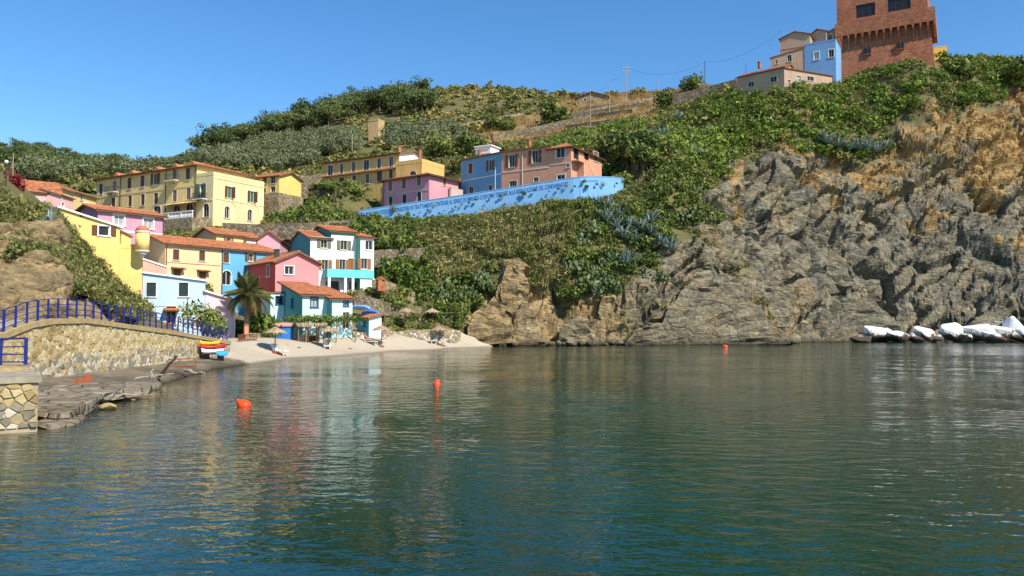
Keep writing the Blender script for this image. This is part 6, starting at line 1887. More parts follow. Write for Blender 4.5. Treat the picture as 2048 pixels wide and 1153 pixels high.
for a, b in zip(ys_[:-1], ys_[1:]):
    za, zb = float(quay_top(a)) - 0.25, float(quay_top(b)) - 0.25
    mb.quad((QX, b, -0.6), (QX, a, -0.6), (QX, a, za), (QX, b, zb))
mb.quad((QX, Y1, -0.5), (QX, Y1, 1.2), (QX - 0.9, Y1, 1.2), (QX - 0.9, Y1, -0.5))
mb.build('wall_core', M['mortar'], qw)
mb = MB()
for a, b in zip(ys_[:-1], ys_[1:]):
    za, zb = float(quay_top(a)), float(quay_top(b)); k = 0.002
    A4 = [(QX + 0.10, a, za - 0.26), (QX + 0.10, a, za), (QX - 0.5, a, za), (QX - 0.5, a, za - 0.26)]; B4 = [(QX + 0.10, b, zb - 0.26), (QX + 0.10, b, zb), (QX - 0.5, b, zb), (QX - 0.5, b, zb - 0.26)]
    mb.add(A4 + B4, [(0, 4, 5, 1), (1, 5, 6, 2), (0, 3, 7, 4)])
mb.build('coping', M['coping'], qw)
zsplit = lambda u: 1.62 - 0.012 * u
rubble(qw, Vector((QX, Y1, 0)), Vector((0, -1, 0)), Vector((1, 0, 0)), Y1 - 29.0, lambda u: 0.1, lambda u: float(quay_top(Y1 - u)) - 0.27, 0.34, 0.23,
       lambda u, v: M['st_yell'] if (v > 1.45 + 0.2 * math.sin(u)) else M['st_pale'], near_first=lambda c: -c[0], gap=0.008, proud=0.03)
# path behind the quay
mb = MB()
for a, b in zip(ys_[:-1], ys_[1:]):
    za, zb = float(quay_top(a)) - 0.07, float(quay_top(b)) - 0.07
    mb.quad((QX - 0.5, a, za), (QX - 0.5, b, zb), (QX - 4.0, b, zb), (QX - 4.0, a, za))
o = mb.build('path', M['concrete']); tag(o, 'concrete path behind the quay railing', 'path', kind='structure')
# railing
rl = empty('railing', (QX - 0.15, 45, 2.5), 'long blue metal railing along the top of the quay wall', 'railing')
xr = QX - 0.12; ys2 = np.arange(26.5, 60.6, 0.8)
for i, y in enumerate(ys2):
    z = float(quay_top(y)); mb = MB(); w = 0.085 if i % 3 else 0.115
    mb.obox((xr - 0.03, y - w / 2, z + 0.002), (0.06, 0, 0), (0, w, 0), (0, 0, 0.94)); mb.build('post', M['rail_blue'], rl)
for hgt in (0.17, 0.43, 0.69, 0.96):
    mb = MB(); pts = [(xr, y, float(quay_top(y)) + hgt) for y in ys2]
    mb.tube(pts, 0.032 if hgt > 1 else 0.018, 5); mb.build('rail', M['rail_blue'], rl)
# second railing section on the near pier
gt = empty('gate_railing', at(20, 730, 27), 'short blue railing panel on the near pier at the left edge', 'railing')
g0 = at(51, 730, 26.4); g1 = at(-45, 731, 27.2)
gd = (g1 - g0)
for k_ in (0.0, 0.52, 1.0):
    p = g0 + gd * k_; mb = MB(); mb.cbox(p, 0.10, 0.06, 0.92, 0.2); mb.build('post', M['rail_blue'], gt)
for hgt in (0.1, 0.36, 0.62, 0.9):
    mb = MB(); mb.tube([g0 + up * hgt, g1 + up * hgt], 0.035 if hgt > 0.8 else 0.022, 5); mb.build('rail', M['rail_blue'], gt)
# near pier block
pr_ = empty('stone_pier', at(20, 840, 23), 'near stone pier block with weathered bricks at the lower left corner', 'pier')
pa = at(76, 800, 23.0); pb2 = at(-260, 800, 21.0); dv = Vector((pb2.x - pa.x, pb2.y - pa.y, 0)); L1 = dv.length; dv.normalize(); nb_ = Vector((dv.y, -dv.x, 0))
nb_ = nb_ if nb_.y > 0 else -nb_
ztp = at(40, 757, 23).z
rdir = Vector((pa.x, pa.y, 0)).normalized()
base4 = [Vector((pa.x, pa.y, 0)), Vector((pb2.x, pb2.y, 0)), Vector((pb2.x, pb2.y, 0)) + nb_ * 5, Vector((pa.x, pa.y, 0)) + rdir * 4.2 - Vector((0.35, 0, 0))]
mb = MB(); mb.prism([p + up * -1.5 for p in base4], up * (1.5 + ztp - 0.12)); mb.build('pier_core', M['mortar'], pr_)
cc_ = sum(base4, Vector()) / 4
mb = MB(); mb.prism([p + (p - cc_).normalized() * 0.12 + up * (ztp - 0.119) for p in base4], up * 0.16); mb.build('pier_cap', M['concrete'], pr_)
def pier_m(u, v): return M['st_yell'] if v > ztp - 0.75 else M['st_pale']
rubble(pr_, Vector((pb2.x, pb2.y, 0)), -dv, -nb_, L1, lambda u: 0.12, lambda u: ztp - 0.13, 0.34, 0.20, pier_m, gap=0.012, proud=0.05)
upz = at(30, 733, 26).z
u4 = [p + rdir * 2.6 + nb_ * 0.4 - Vector((0.35, 0, 0)) for p in base4]
mb = MB(); mb.prism([p + up * (ztp - 0.4) for p in u4], up * (upz - ztp + 0.38)); mb.build('upper_step', M['coping'], pr_)

# broken slabs on the shelf
def rock_mesh(seed, sx, sy, sz, n=22, sharp=1.0):
    r = np.random.default_rng(seed); bmv = r.normal(size=(n, 3)); bmv /= np.linalg.norm(bmv, axis=1, keepdims=True) ** sharp
    import bmesh
    bm = bmesh.new()
    for v in bmv: bm.verts.new((v[0] * sx, v[1] * sy, v[2] * sz))
    res = bmesh.ops.convex_hull(bm, input=bm.verts[:])
    for v in [v for v in bm.verts if not v.link_faces]: bm.verts.remove(v)
    bmesh.ops.bevel(bm, geom=bm.edges[:], offset=min(sx, sy, sz) * 0.12, segments=1, affect='EDGES')
    bmesh.ops.recalc_face_normals(bm, faces=bm.faces[:])
    me = bpy.data.meshes.new('rock'); bm.to_mesh(me); bm.free(); return me
M['slab'] = stone_mat('shelf_slab', [(0, (0.22, 0.18, 0.125)), (0.5, (0.30, 0.25, 0.18)), (1, (0.40, 0.34, 0.25))], 1.3, 0.16)
def slab(name, pts, th, label, mat, tilt=0.0):
    mb = MB(); n = len(pts); P = [Vector(p) for p in pts]; c = sum(P, Vector()) / n
    top_ = [p + Vector((0, 0, rng.normal() * 0.02)) for p in P]; mid_ = [p + (p - c).normalized() * 0.1 - Vector((0, 0, th * 0.4)) for p in P]; bot_ = [p - (p - c).normalized() * 0.15 - Vector((0, 0, th)) for p in P]
    vs = top_ + mid_ + bot_; fs = [tuple(range(n))]
    for r0 in (0, n):
        for i in range(n): fs.append((r0 + i, r0 + n + i, r0 + n + (i + 1) % n, r0 + (i + 1) % n))
    mb.add(vs, fs); o = mb.build(name, mat); tag(o, label, 'slab'); return o
slab('concrete_slab', [level(72, 822, .40), level(110, 828, .36), level(140, 826, .34), level(165, 814, .36), level(188, 802, .38), level(200, 790, .42), level(228, 783, .44), level(262, 778, .46), level(300, 772, .5), level(322, 766, .5), level(270, 762, .55), level(200, 765, .57), level(120, 772, .55), level(78, 778, .55)], 0.35, 'large cracked concrete slab on the shore below the quay wall', M['slab'])
slab('concrete_slab', [level(74, 842, .2), level(105, 852, .1), level(150, 842, .1), level(168, 830, .14), level(120, 828, .2)], 0.3, 'low dark slab at the foot of the near pier', M['slab'])
for i, (px_, py_, s, lab) in enumerate(((295, 778, .45, 'yellowish boulder under the right end of the cracked slab'), (255, 795, .4, 'flat ochre rock at the water edge beside the slab'), (215, 815, .35, 'ochre rock in the water under the slab edge'), (310, 772, .35, 'small rock right of the cracked slab'))):
    me = rock_mesh(50 + i, s, s * 0.8, s * 0.5); me.materials.append(M['st_yell']); o = bpy.data.objects.new('shore_rock', me); o.location = level(px_, py_, 0.08); link(o); tag(o, lab, 'rock')
def log(p0, p1, r, lab):
    mb = MB(); n = 5; mb.tube([p0 + (p1 - p0) * (i / n) + Vector(rng.normal(size=3)) * 0.04 for i in range(n + 1)], [r * (1 - 0.5 * i / n) for i in range(n + 1)], 6); o = mb.build('driftwood', M['greywood']); tag(o, lab, 'driftwood')
log(level(320, 748, .5), level(354, 712, 1.6), 0.09, 'long driftwood pole leaning on the quay wall')
log(level(210, 791, .25), level(285, 787, .3), 0.06, 'thin pale driftwood stick lying at the water edge')
log(level(370, 742, .4), level(408, 747, .3), 0.1, 'bleached driftwood branch right of the red frame')
log(level(270, 757, .6), level(345, 748, .55), 0.06, 'driftwood branch on the shelf below the wall')
log(level(300, 754, .6), level(306, 736, 1.0), 0.05, 'short driftwood stake at the wall foot')
# red metal frame
fr = empty('metal_frame', level(362, 742, .4), 'rusty red metal trestle standing on the shore by the wall', 'trestle')
a0, a1 = level(336, 743, .45), level(391, 740, .45)
a0 = Vector((a0.x, a0.y, .45)); a1 = Vector((a1.x, a1.y, .45))
for p in (a0, a1):
    mb = MB(); mb.tube([p - up * .2, p + up * .65], 0.03, 5); mb.build('leg', M['rust'], fr)
for hh_ in (.25, .65):
    mb = MB(); mb.tube([a0 + up * hh_, a1 + up * hh_], 0.03, 5); mb.build('bar', M['rust'], fr)
mb = MB(); q = level(160, 766, .62); mb.prism([q - Vector((.35, .3, 0)), q + Vector((.25, .4, 0)), q + Vector((.25, .4, .35))], Vector((.05, -.06, 0))); o = mb.build('rusty_plate', M['rust']); tag(o, 'triangular rusty iron plate leaning at the wall foot', 'plate')

# ================================================================== KAYAKS
def hull(L, W, H, mat, deck=None):
    m_ = MB(); n = 14; rings = []
    for i in range(n + 1):
        t = i / n; w = W / 2 * math.sin(math.pi * t) ** 0.6 + 0.004; x = (t - 0.5) * L; rise_ = 0.35 * H * (2 * t - 1) ** 4
        rings.append([(x, -w, rise_ + H * 0.6), (x, -w * 0.8, rise_ + H * 0.2), (x, 0, rise_), (x, w * 0.8, rise_ + H * 0.2), (x, w, rise_ + H * 0.6), (x, w * 0.5, rise_ + H * 0.85), (x, 0, rise_ + H * 0.9), (x, -w * 0.5, rise_ + H * 0.85)])
    vs = [p for r in rings for p in r]; fs = []
    for i in range(n):
        for k in range(8): fs.append((i * 8 + k, (i + 1) * 8 + k, (i + 1) * 8 + (k + 1) % 8, i * 8 + (k + 1) % 8))
    m_.add(vs, fs); return m_
def place_hull(name, loc, rz, L, W, H, mat, label, cat, tiltx=0, seat=True):
    root = empty(name, loc, label, cat); root.rotation_euler = (tiltx, 0, rz)
    m_ = hull(L, W, H, mat); o = m_.build('hull', mat, root, True, origin=(0, 0, 0))
    if seat:
        s = MB()
        s.lathe((0.0, 0, H * 0.86), [(W * 0.30, 0), (W * 0.33, 0.03), (W * 0.26, 0.05)], 12); s.build('cockpit', M['metal_dark'], root, origin=(0, 0, 0))
    return root
kx = at(427, 716, 54.5); gz = 0.55
red = plain('red_plastic', (0.55, 0.02, 0.02), 0.4, 0.05); yel = plain('yellow_plastic', (0.80, 0.45, 0.01), 0.4, 0.05); lbl = plain('blue_plastic', (0.05, 0.35, 0.70), 0.4, 0.05)
rk_ = empty('kayak_rack', (kx.x, kx.y, gz), 'low dark rack under the stacked kayaks at the end of the quay wall', 'rack')
for dx in (-0.5, 0.5):
    mb = MB(); mb.cbox((kx.x + dx, kx.y, gz - 0.3), 0.1, 1.0, 0.62); mb.build('support', M['metal_dark'], rk_)
mb = MB(); mb.cbox((kx.x, kx.y - 0.2, gz + 0.322), 1.4, 0.08, 0.06); mb.build('crossbar', M['metal_dark'], rk_)
place_hull('kayak', (kx.x + .05, kx.y - .25, gz + 0.39), RAD(64), 2.0, .6, .34, M['white'], 'white kayak at the bottom of the stack by the quay wall', 'kayak')
place_hull('kayak', (kx.x - .1, kx.y + .05, gz + 0.68), RAD(38), 1.8, .6, .32, red, 'red kayak in the middle of the stack by the quay wall', 'kayak')
place_hull('kayak', (kx.x - .28, kx.y + .1, gz + 0.95), RAD(55), 1.6, .56, .30, yel, 'yellow kayak on top of the stack by the quay wall', 'kayak')
place_hull('paddle_board', (kx.x + .62, kx.y - .3, gz + 0.35), RAD(70), 1.3, .5, .16, lbl, 'light blue board leaning at the right end of the kayak stack', 'board', RAD(50), False)
b1 = at(722, 612, 86); b2 = at(742, 622, 88)
place_hull('rowing_boat', Vector((b1.x, b1.y, b1.z)), RAD(-20), 2.4, .8, .4, plain('boat_blue', (0.22, 0.45, 0.85), 0.5), 'pale blue upturned boat beside the beach house roof', 'boat', RAD(150), False)
place_hull('rowing_boat', Vector((b2.x, b2.y, b2.z)), RAD(-25), 2.4, .8, .4, plain('boat_blue_dark', (0.06, 0.22, 0.75), 0.5), 'deep blue upturned boat behind the teal shed', 'boat', RAD(150), False)

# ================================================================== BUOYS
orange = plain('buoy_orange', (0.75, 0.075, 0.012), 0.35, 0.08)
def buoy(p, r, tilt, label):
    root = empty('buoy', p, label, 'buoy', 'orange mooring buoys'); root.rotation_euler = (0, tilt, 0.3)
    m_ = MB(); m_.lathe((0, 0, -r * 0.35), [(r * 0.3, -r * 0.75), (r * 0.75, -r * 0.5), (r, 0), (r * 0.95, r * 0.3), (r * 0.7, r * 0.75), (r * 0.38, r * 1.1), (r * 0.16, r * 1.45), (r * 0.12, r * 1.6)], 18); m_.build('float', orange, root, True, origin=(0, 0, 0))
    m_ = MB(); m_.lathe((0, 0, r * 1.24), [(r * 0.16, 0), (r * 0.16, r * 0.16)], 8); m_.build('neck', M['metal_dark'], root, origin=(0, 0, 0))
buoy(level(486, 811, 0.02), 0.27, RAD(-48), 'big orange buoy lying tilted nearest on the left of the bay')
buoy(level(874, 768, 0.02), 0.22, RAD(10), 'round orange buoy floating upright mid bay')
buoy(level(1450, 694, 0.02), 0.30, RAD(-60), 'tiny orange buoy far off near the promontory rocks')

# ================================================================== WHITE BOULDERS
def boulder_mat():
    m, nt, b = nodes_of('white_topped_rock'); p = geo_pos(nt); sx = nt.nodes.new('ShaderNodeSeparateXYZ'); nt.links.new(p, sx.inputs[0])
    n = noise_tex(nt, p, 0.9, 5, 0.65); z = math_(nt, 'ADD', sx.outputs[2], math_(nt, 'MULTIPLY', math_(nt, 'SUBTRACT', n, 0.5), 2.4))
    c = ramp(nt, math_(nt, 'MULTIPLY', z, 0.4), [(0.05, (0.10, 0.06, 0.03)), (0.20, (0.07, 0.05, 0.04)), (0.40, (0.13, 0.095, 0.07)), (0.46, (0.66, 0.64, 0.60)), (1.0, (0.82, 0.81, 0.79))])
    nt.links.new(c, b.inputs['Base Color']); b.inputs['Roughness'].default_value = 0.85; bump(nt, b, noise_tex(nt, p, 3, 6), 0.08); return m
bmat = boulder_mat()
where = ['leftmost rusty low rock of the white-topped breakwater', 'white-topped boulder second from the left end of the breakwater', 'low white-topped boulder left of the dark wedge rock', 'dark wedge-shaped rock in the left half of the breakwater', 'tilted long white block rising left of the breakwater middle',
         'dark rock in front of the tilted white block', 'squarish white-topped block in the middle of the breakwater', 'dark rock with a pale side right of the middle block', 'largest rounded white boulder of the breakwater', 'dark wedge with a sunlit side in front of the largest white boulder',
         'flat white boulder right of the largest one', 'high white-capped boulder near the right frame edge', 'rightmost dark rock of the breakwater']
for i, (cx, cyb, wpx, hpx, rx, lab) in enumerate([(q[0], q[1], q[2], q[3], q[4], where[j]) for j, q in enumerate(((1722, 685, 44, 14, 0), (1757, 684, 56, 30, 0.1), (1795, 684, 44, 22, 0), (1835, 684, 38, 20, 0), (1852, 676, 54, 22, 0.45), (1872, 684, 34, 16, 0), (1905, 684, 52, 34, 0.15), (1930, 684, 30, 18, 0), (1957, 680, 66, 42, 0), (1985, 685, 44, 20, 0.2), (2003, 680, 52, 36, 0.1), (2030, 680, 44, 46, 0), (2052, 685, 46, 26, 0)))]):
    d = 114 + (3 if hpx > 28 else 0); k_ = d / FPX; me = rock_mesh(200 + i, wpx * k_ * 0.66, wpx * k_ * 0.5, hpx * k_ * 0.72, 15, 1.2); me.materials.append(bmat)
    o = bpy.data.objects.new('white_boulder', me); c = at(cx, 683, d); o.location = (c.x, c.y, hpx * k_ * 0.46 + (0.5 if i == 4 else 0)); o.rotation_euler = (0, rx, rng.uniform(-0.4, 0.4)); link(o); tag(o, lab, 'boulder', 'boulders of the white-topped breakwater')
# rocks along the promontory shore
for i in range(60):
    t = i / 59; px_ = 1000 + 590 * t + rng.uniform(-6, 6); p = level(px_, 693 - 5 * t + rng.uniform(-2, 1), 0.0); s = rng.uniform(0.4, 1.5) * (0.6 + 0.6 * t)
    me = rock_mesh(300 + i, s, s * 0.8, s * 0.6); me.materials.append(tme.materials[0]); a = me.attributes.new('rock', 'FLOAT', 'POINT'); a.data.foreach_set('value', [1.0] * len(me.vertices))
    a = me.attributes.new('tan', 'FLOAT', 'POINT'); a.data.foreach_set('value', [max(0, .7 - t)] * len(me.vertices))
    o = bpy.data.objects.new('shore_rock', me); o.location = (p.x, p.y + 0.8, rng.uniform(0.0, 0.35)); o.rotation_euler = (rng.normal() * .3, rng.normal() * .3, rng.uniform(0, 6)); link(o); tag(o, 'angular grey rock at the waterline of the promontory', 'rock', 'rocks along the promontory shore')

# big angular crags standing out of the slope
import bmesh
def crag(poly, d, thick, back, label, tan_, cuts=4, seed=0):
    pts = []
    for px_, py_ in poly:
        p = at(px_, py_, d); p = at(px_, py_, d + max(0, p.z) * back); pts.append(p)
    c0 = sum(pts, Vector()) / len(pts); org = Vector((c0.x, c0.y, 0))
    bm = bmesh.new(); f = [bm.verts.new(p - org) for p in pts]; face = bm.faces.new(f)
    dirv = Vector((c0.x, c0.y, 0)).normalized() * thick
    ex = bmesh.ops.extrude_face_region(bm, geom=[face]); vs = [g for g in ex['geom'] if isinstance(g, bmesh.types.BMVert)]
    for v in vs: v.co += dirv + Vector((0, 0, -0.2 * thick)); v.co.x *= 1.12
    bmesh.ops.triangulate(bm, faces=bm.faces[:]); bmesh.ops.subdivide_edges(bm, edges=bm.edges[:], cuts=cuts, use_grid_fill=True)
    bmesh.ops.triangulate(bm, faces=bm.faces[:]); bmesh.ops.recalc_face_normals(bm, faces=bm.faces[:]); bm.normal_update()
    co_ = np.array([v.co + org for v in bm.verts]); nn_ = np.array([v.normal for v in bm.verts]); dp = np.zeros(len(co_))
    Q = rot(co_, (0, 1, 0), 35)
    for size, amp, an, k in ((5.0, 0.9, (0.7, 0.9, 1.5), 110 + seed), (2.2, 0.45, (0.6, 0.9, 1.6), 120 + seed), (1.0, 0.14, (0.6, 0.9, 1.6), 130)):
        F1, F2, rv, dl = worley(Q / size * np.array(an), k); dp += amp * ((rv[:, 0] - 0.5) * 0.9 + ((rv - 0.5) * dl).sum(1) * 1.2) - amp * 0.4 * np.clip(1 - (F2 - F1) / 0.16, 0, 1)
    co_ = co_ + nn_ * dp[:, None] - np.array(org)
    for v, q in zip(bm.verts, co_): v.co = q
    me = bpy.data.meshes.new('crag'); bm.to_mesh(me); bm.free(); me.materials.append(tme.materials[0])
    for nm, val in (('rock', 1.0), ('tan', tan_)):
        a = me.attributes.new(nm, 'FLOAT', 'POINT'); a.data.foreach_set('value', [val] * len(me.vertices))
    o = bpy.data.objects.new('crag', me); o.location = org; link(o); tag(o, label, 'rock'); return o
crag([(940, 690), (941, 660), (953, 630), (989, 592), (1008, 620), (1024, 655), (1030, 690)], 96.5, 5, 0.25, 'big yellow tilted rock slab at the right end of the beach', 1.0)
crag([(985, 604), (994, 572), (1004, 566), (1014, 536), (1030, 520), (1039, 532), (1046, 556), (1058, 574), (1062, 640), (1040, 650), (1005, 615)], 99, 4, 0.22, 'tan pointed slab rising above the yellow slab by the beach', 0.9, seed=3)
crag([(1030, 690), (1026, 640), (1050, 600), (1070, 640), (1095, 690)], 98.5, 4, 0.25, 'narrow leaning slab right of the yellow slab', 0.6, seed=5)
crag([(1110, 695), (1120, 655), (1150, 630), (1185, 645), (1200, 692)], 100, 4, 0.2, 'grey knob of rock at the middle of the promontory shore', 0.3, seed=7)
crag([(1190, 620), (1215, 570), (1240, 560), (1235, 610), (1205, 650)], 102, 3, 0.25, 'upright tan fin of rock among the prickly pears', 0.8, seed=9)
crag([(1245, 695), (1262, 655), (1300, 640), (1335, 660), (1350, 692)], 100.5, 4, 0.2, 'low broken grey rocks left of the pointed spur', 0.15, seed=2)
crag([(1325, 694), (1332, 640), (1360, 580), (1392, 535), (1430, 520), (1470, 560), (1505, 605), (1550, 650), (1592, 690)], 101.5, 7, 0.28, 'large pointed grey spur at the right end of the promontory', 0.15, 5, seed=4)
crag([(1375, 470), (1390, 445), (1425, 455), (1450, 500), (1440, 540), (1395, 530)], 111, 4, 0.2, 'pale crag above the pointed spur', 0.5, seed=6)
crag([(1632, 684), (1645, 630), (1690, 596), (1740, 600), (1790, 636), (1830, 684)], 121, 7, 0.25, 'rounded grey buttress behind the left end of the white boulders', 0.05, 5, seed=8)
crag([(1600, 560), (1612, 520), (1660, 490), (1700, 520), (1700, 570), (1650, 590)], 121, 4, 0.3, 'fractured grey outcrop in the middle of the cliff', 0.05, seed=1)
crag([(1560, 355), (1590, 318), (1640, 312), (1680, 335), (1670, 360), (1600, 372)], 131, 4, 0.4, 'pale grey outcrop on the cliff just under the scrub edge', 0.1, seed=11)
crag([(1765, 275), (1800, 245), (1850, 240), (1880, 262), (1850, 285), (1780, 290)], 140, 4, 0.4, 'flat pale outcrop right of the row of agaves', 0.2, seed=12)
crag([(1880, 690), (1900, 560), (1960, 520), (2060, 530), (2130, 600), (2160, 690)], 126, 8, 0.3, 'dark buttress at the far right behind the white boulders', 0.05, 5, seed=13)
# ================================================================== BEACH
bwr = empty('beach_wall', at(800, 685, 88), 'low dry-stone wall of pale stones at the back of the beach', 'wall')
w0, w1 = at(706, 675, 84.0), at(921, 675, 93.0); du_ = Vector((w1.x - w0.x, w1.y - w0.y, 0)); lw = du_.length; du_.normalize(); nw = Vector((du_.y, -du_.x, 0))
if nw.y > 0: nw = -nw
zt0, zt1 = at(706, 665, 84).z, at(921, 661, 93).z
mb = MB(); o_ = Vector((w0.x, w0.y, 0))
mb.add([o_ + up * -0.5, o_ + du_ * lw + up * -0.5, o_ + du_ * lw + up * (zt1), o_ + up * (zt0)] + [o_ - nw * 0.6 + up * -0.5, o_ + du_ * lw - nw * 0.6 + up * -0.5, o_ + du_ * lw - nw * 0.6 + up * zt1, o_ - nw * 0.6 + up * zt0], [(0, 1, 2, 3), (3, 2, 6, 7), (0, 3, 7, 4), (1, 5, 6, 2)])
mb.build('wall_core', M['mort_dark'], bwr)
rubble(bwr, o_, du_, nw, lw, lambda u: 0.25, lambda u: zt0 + (zt1 - zt0) * u / lw + 0.04 * math.sin(u * 3), 0.50, 0.24, lambda u, v: M['st_pale'], proud=0.1)
# terrace fill behind that wall
mb = MB(); mb.quad(o_ - nw * 0.6 + up * (zt0 - 0.02), o_ + du_ * lw - nw * 0.6 + up * (zt1 - 0.02), o_ + du_ * lw - nw * 9 + up * (zt1 + 0.5), o_ - nw * 6 + up * (zt0 + 0.5))
o = mb.build('terrace', plain('packed_earth', (0.36, 0.26, 0.16), 0.95, 0.25, 2)); tag(o, 'packed earth terrace above the beach wall', 'terrace', kind='structure')
def swall(name, pts, hgt, mat, label, th=0.5):
    mb = MB()
    for a, b in zip(pts[:-1], pts[1:]):
        t = Vector((b.x - a.x, b.y - a.y, 0)).normalized(); n = Vector((-t.y, t.x, 0)) * th
        mb.add([a - up * hgt, b - up * hgt, b, a, a + n - up * hgt, b + n - up * hgt, b + n, a + n], [(0, 1, 2, 3), (3, 2, 6, 7), (5, 4, 7, 6), (0, 3, 7, 4), (1, 5, 6, 2)])
    o = mb.build(name, mat); tag(o, label, 'wall'); return o
swall('road_wall', [at(445, 446, 107), at(530, 450, 108), at(620, 446, 108.5), at(700, 440, 112), at(716, 440, 116)], 2.2, M['stone'], 'grey stone wall of the lane between palazzo and blue wall')
swall('terrace_wall', [at(745, 560, 94.5), at(775, 562, 95), at(830, 585, 97)], 2.2, M['stone_tan'], 'tan stone terrace wall right of the white and teal house')
swall('terrace_wall', [at(708, 590, 88), at(745, 596, 89), at(800, 612, 93), at(850, 618, 96)], 1.6, M['stone'], 'grey stone terrace wall above the teal shed')
swall('terrace_wall', [at(770, 625, 92), at(860, 632, 97), at(905, 634, 97)], 1.3, M['stone'], 'low dark terrace wall behind the upper thatched umbrellas')
swall('terrace_wall', [at(735, 505, 100), at(760, 500, 102), at(850, 496, 106)], 2.2, M['stone'], 'ivy-grown stone wall right of the white and teal house')
swall('field_wall', [ground(985, 282, 150) + up * 1.3, ground(1080, 262, 150) + up * 1.3, ground(1180, 240, 150) + up * 1.3], 2.5, M['stone'], 'long dry-stone field wall on the slope above the peach house')
swall('field_wall', [ground(1180, 228, 160) + up * 1.2, ground(1260, 212, 160) + up * 1.2, ground(1345, 196, 160) + up * 1.2], 2.5, M['stone_tan'], 'dry-stone field wall near the ridge poles')
swall('field_wall', [at(1345, 190, 168), at(1420, 172, 165), at(1474, 158, 162)], 4.0, M['stone'], 'stone wall climbing to the beige house on the cliff')
swall('field_wall', [ground(900, 262, 160) + up * 1.0, ground(960, 248, 160) + up * 1.0, ground(1060, 230, 160) + up * 1.0], 2.0, M['stone_tan'], 'upper dry-stone field wall left of the round bush')
for k_, (y0_, y1_) in enumerate(((272, 246), (252, 226), (238, 212), (222, 202))):
    swall('field_wall', [ground(1040 + k_ * 40, y0_, 150) + up * .9, ground(1130 + k_ * 40, (y0_ + y1_) / 2, 150) + up * .9, ground(1240 + k_ * 25, y1_, 150) + up * .9], 2.0, M['stone_tan'] if k_ % 2 else M['stone'], ('lowest', 'second lowest', 'second highest', 'highest')[k_] + ' of the four short terrace walls on the bare slope')
swall('yard_wall', [at(600, 352, 131), at(640, 350, 134)], 4.0, M['stone'], 'grey stone wall left of the upper yellow block')

# thatched umbrellas
M['thatch'] = island('thatch_straw', [(0.0, (0.16, 0.11, 0.06)), (0.5, (0.34, 0.25, 0.15)), (1.0, (0.48, 0.38, 0.24))], 0.9, 0.0)
def umbrella_proto():
    root = bpy.data.objects.new('thatched_umbrella', None)
    mb = MB(); mb.tube([(0, 0, -0.3), (0, 0, 2.15)], 0.045, 7); mb.build('pole', M['wood'], root, origin=(0, 0, 0))
    mb = MB(); n = 16
    mb.lathe((0, 0, 1.78), [(1.02, 0.0), (0.75, 0.17), (0.4, 0.34), (0.05, 0.5)], n); c = mb.build('canopy', M['thatch'], root, origin=(0, 0, 0))
    mb = MB()
    for i in range(130):
        a = rng.uniform(0, 6.28); r0 = rng.uniform(0.2, 0.95); r1 = min(1.25, r0 + rng.uniform(0.2, 0.35)); z0 = 1.80 + 0.5 * (1 - r0) + 0.03; z1 = 1.80 + 0.5 * (1 - r1) - (0.12 if r1 > 1.05 else 0.0) + 0.02
        t = Vector((-math.sin(a), math.cos(a), 0)) * 0.05; p = Vector((r0 * math.cos(a), r0 * math.sin(a), z0)); q = Vector((r1 * math.cos(a), r1 * math.sin(a), z1)); mb.add([p - t, p + t, q + t * 0.4, q - t * 0.4], [(0, 1, 2, 3)])
    s = mb.build('straw', M['thatch'], c, origin=(0, 0, 0))
    mb = MB(); mb.lathe((0, 0, -0.05), [(0.28, 0), (0.28, 0.14), (0.06, 0.18)], 12); mb.build('foot', M['rust'], root, origin=(0, 0, 0))
    mb = MB(); mb.lathe((0, 0, 0.75), [(0.24, 0), (0.24, 0.04)], 12); mb.build('tray', M['metal_dark'], root, origin=(0, 0, 0))
    return root
up_ = umbrella_proto(); first = True
def on_ground(px_, py_, d):
    p = at(px_, py_, d); p.z = float(hz(p.x, p.y)[0]); return p
for px_, py_, d, s, lab in ((550, 711, 67, 1.0, 'thatched umbrella nearest the kayaks on the left of the beach'), (657, 702, 76, 1.0, 'thatched umbrella in front of the thatched bar'), (763, 697, 82.5, 1.0, 'thatched umbrella over the sunbather'), (878, 690, 90.5, 1.0, 'thatched umbrella beside two white chairs at the right end of the beach'),
                            (811, 653, 90, 0.95, 'left thatched umbrella on the terrace above the stone wall'), (864, 652, 95, 0.95, 'right thatched umbrella on the terrace above the stone wall')):
    o = copy_tree(up_); o.location = on_ground(px_, py_, d) if py_ > 670 else at(px_, py_, d); o.scale = (s,) * 3; o.rotation_euler = (0, 0, rng.uniform(0, 6)); tag(o, lab, 'umbrella', 'thatched beach umbrellas')
def drop(o):
    for ch in list(o.children): drop(ch)
    bpy.data.objects.remove(o)
drop(up_)
# white loungers
def lounger_proto():
    root = bpy.data.objects.new('sun_lounger', None)
    mb = MB(); mb.obox((-0.3, -0.65, 0.30), (0.6, 0, 0), (0, 1.25, 0), (0, 0, 0.05)); mb.build('seat', M['white'], root, origin=(0, 0, 0))
    mb = MB(); mb.obox((-0.3, 0.605, 0.32), (0.6, 0, 0), (0, 0.42, 0.62), (0, -0.04, 0.03)); mb.build('backrest', M['white'], root, origin=(0, 0, 0))
    for x in (-0.27, 0.22):
        for y in (-0.55, 0.5):
            mb = MB(); mb.obox((x, y, -0.05), (0.05, 0, 0), (0, 0.05, 0), (0, 0, 0.349)); mb.build('leg', M['white'], root, origin=(0, 0, 0))
    for x in (-0.35, 0.302):
        mb = MB(); mb.obox((x, -0.2, 0.48), (0.048, 0, 0), (0, 0.85, 0), (0, 0, 0.04)); mb.obox((x, -0.2, 0.30), (0.048, 0, 0), (0, 0.04, 0), (0, 0, 0.179)); mb.build('armrest', M['white'], root, origin=(0, 0, 0))
    return root
lp = lounger_proto()
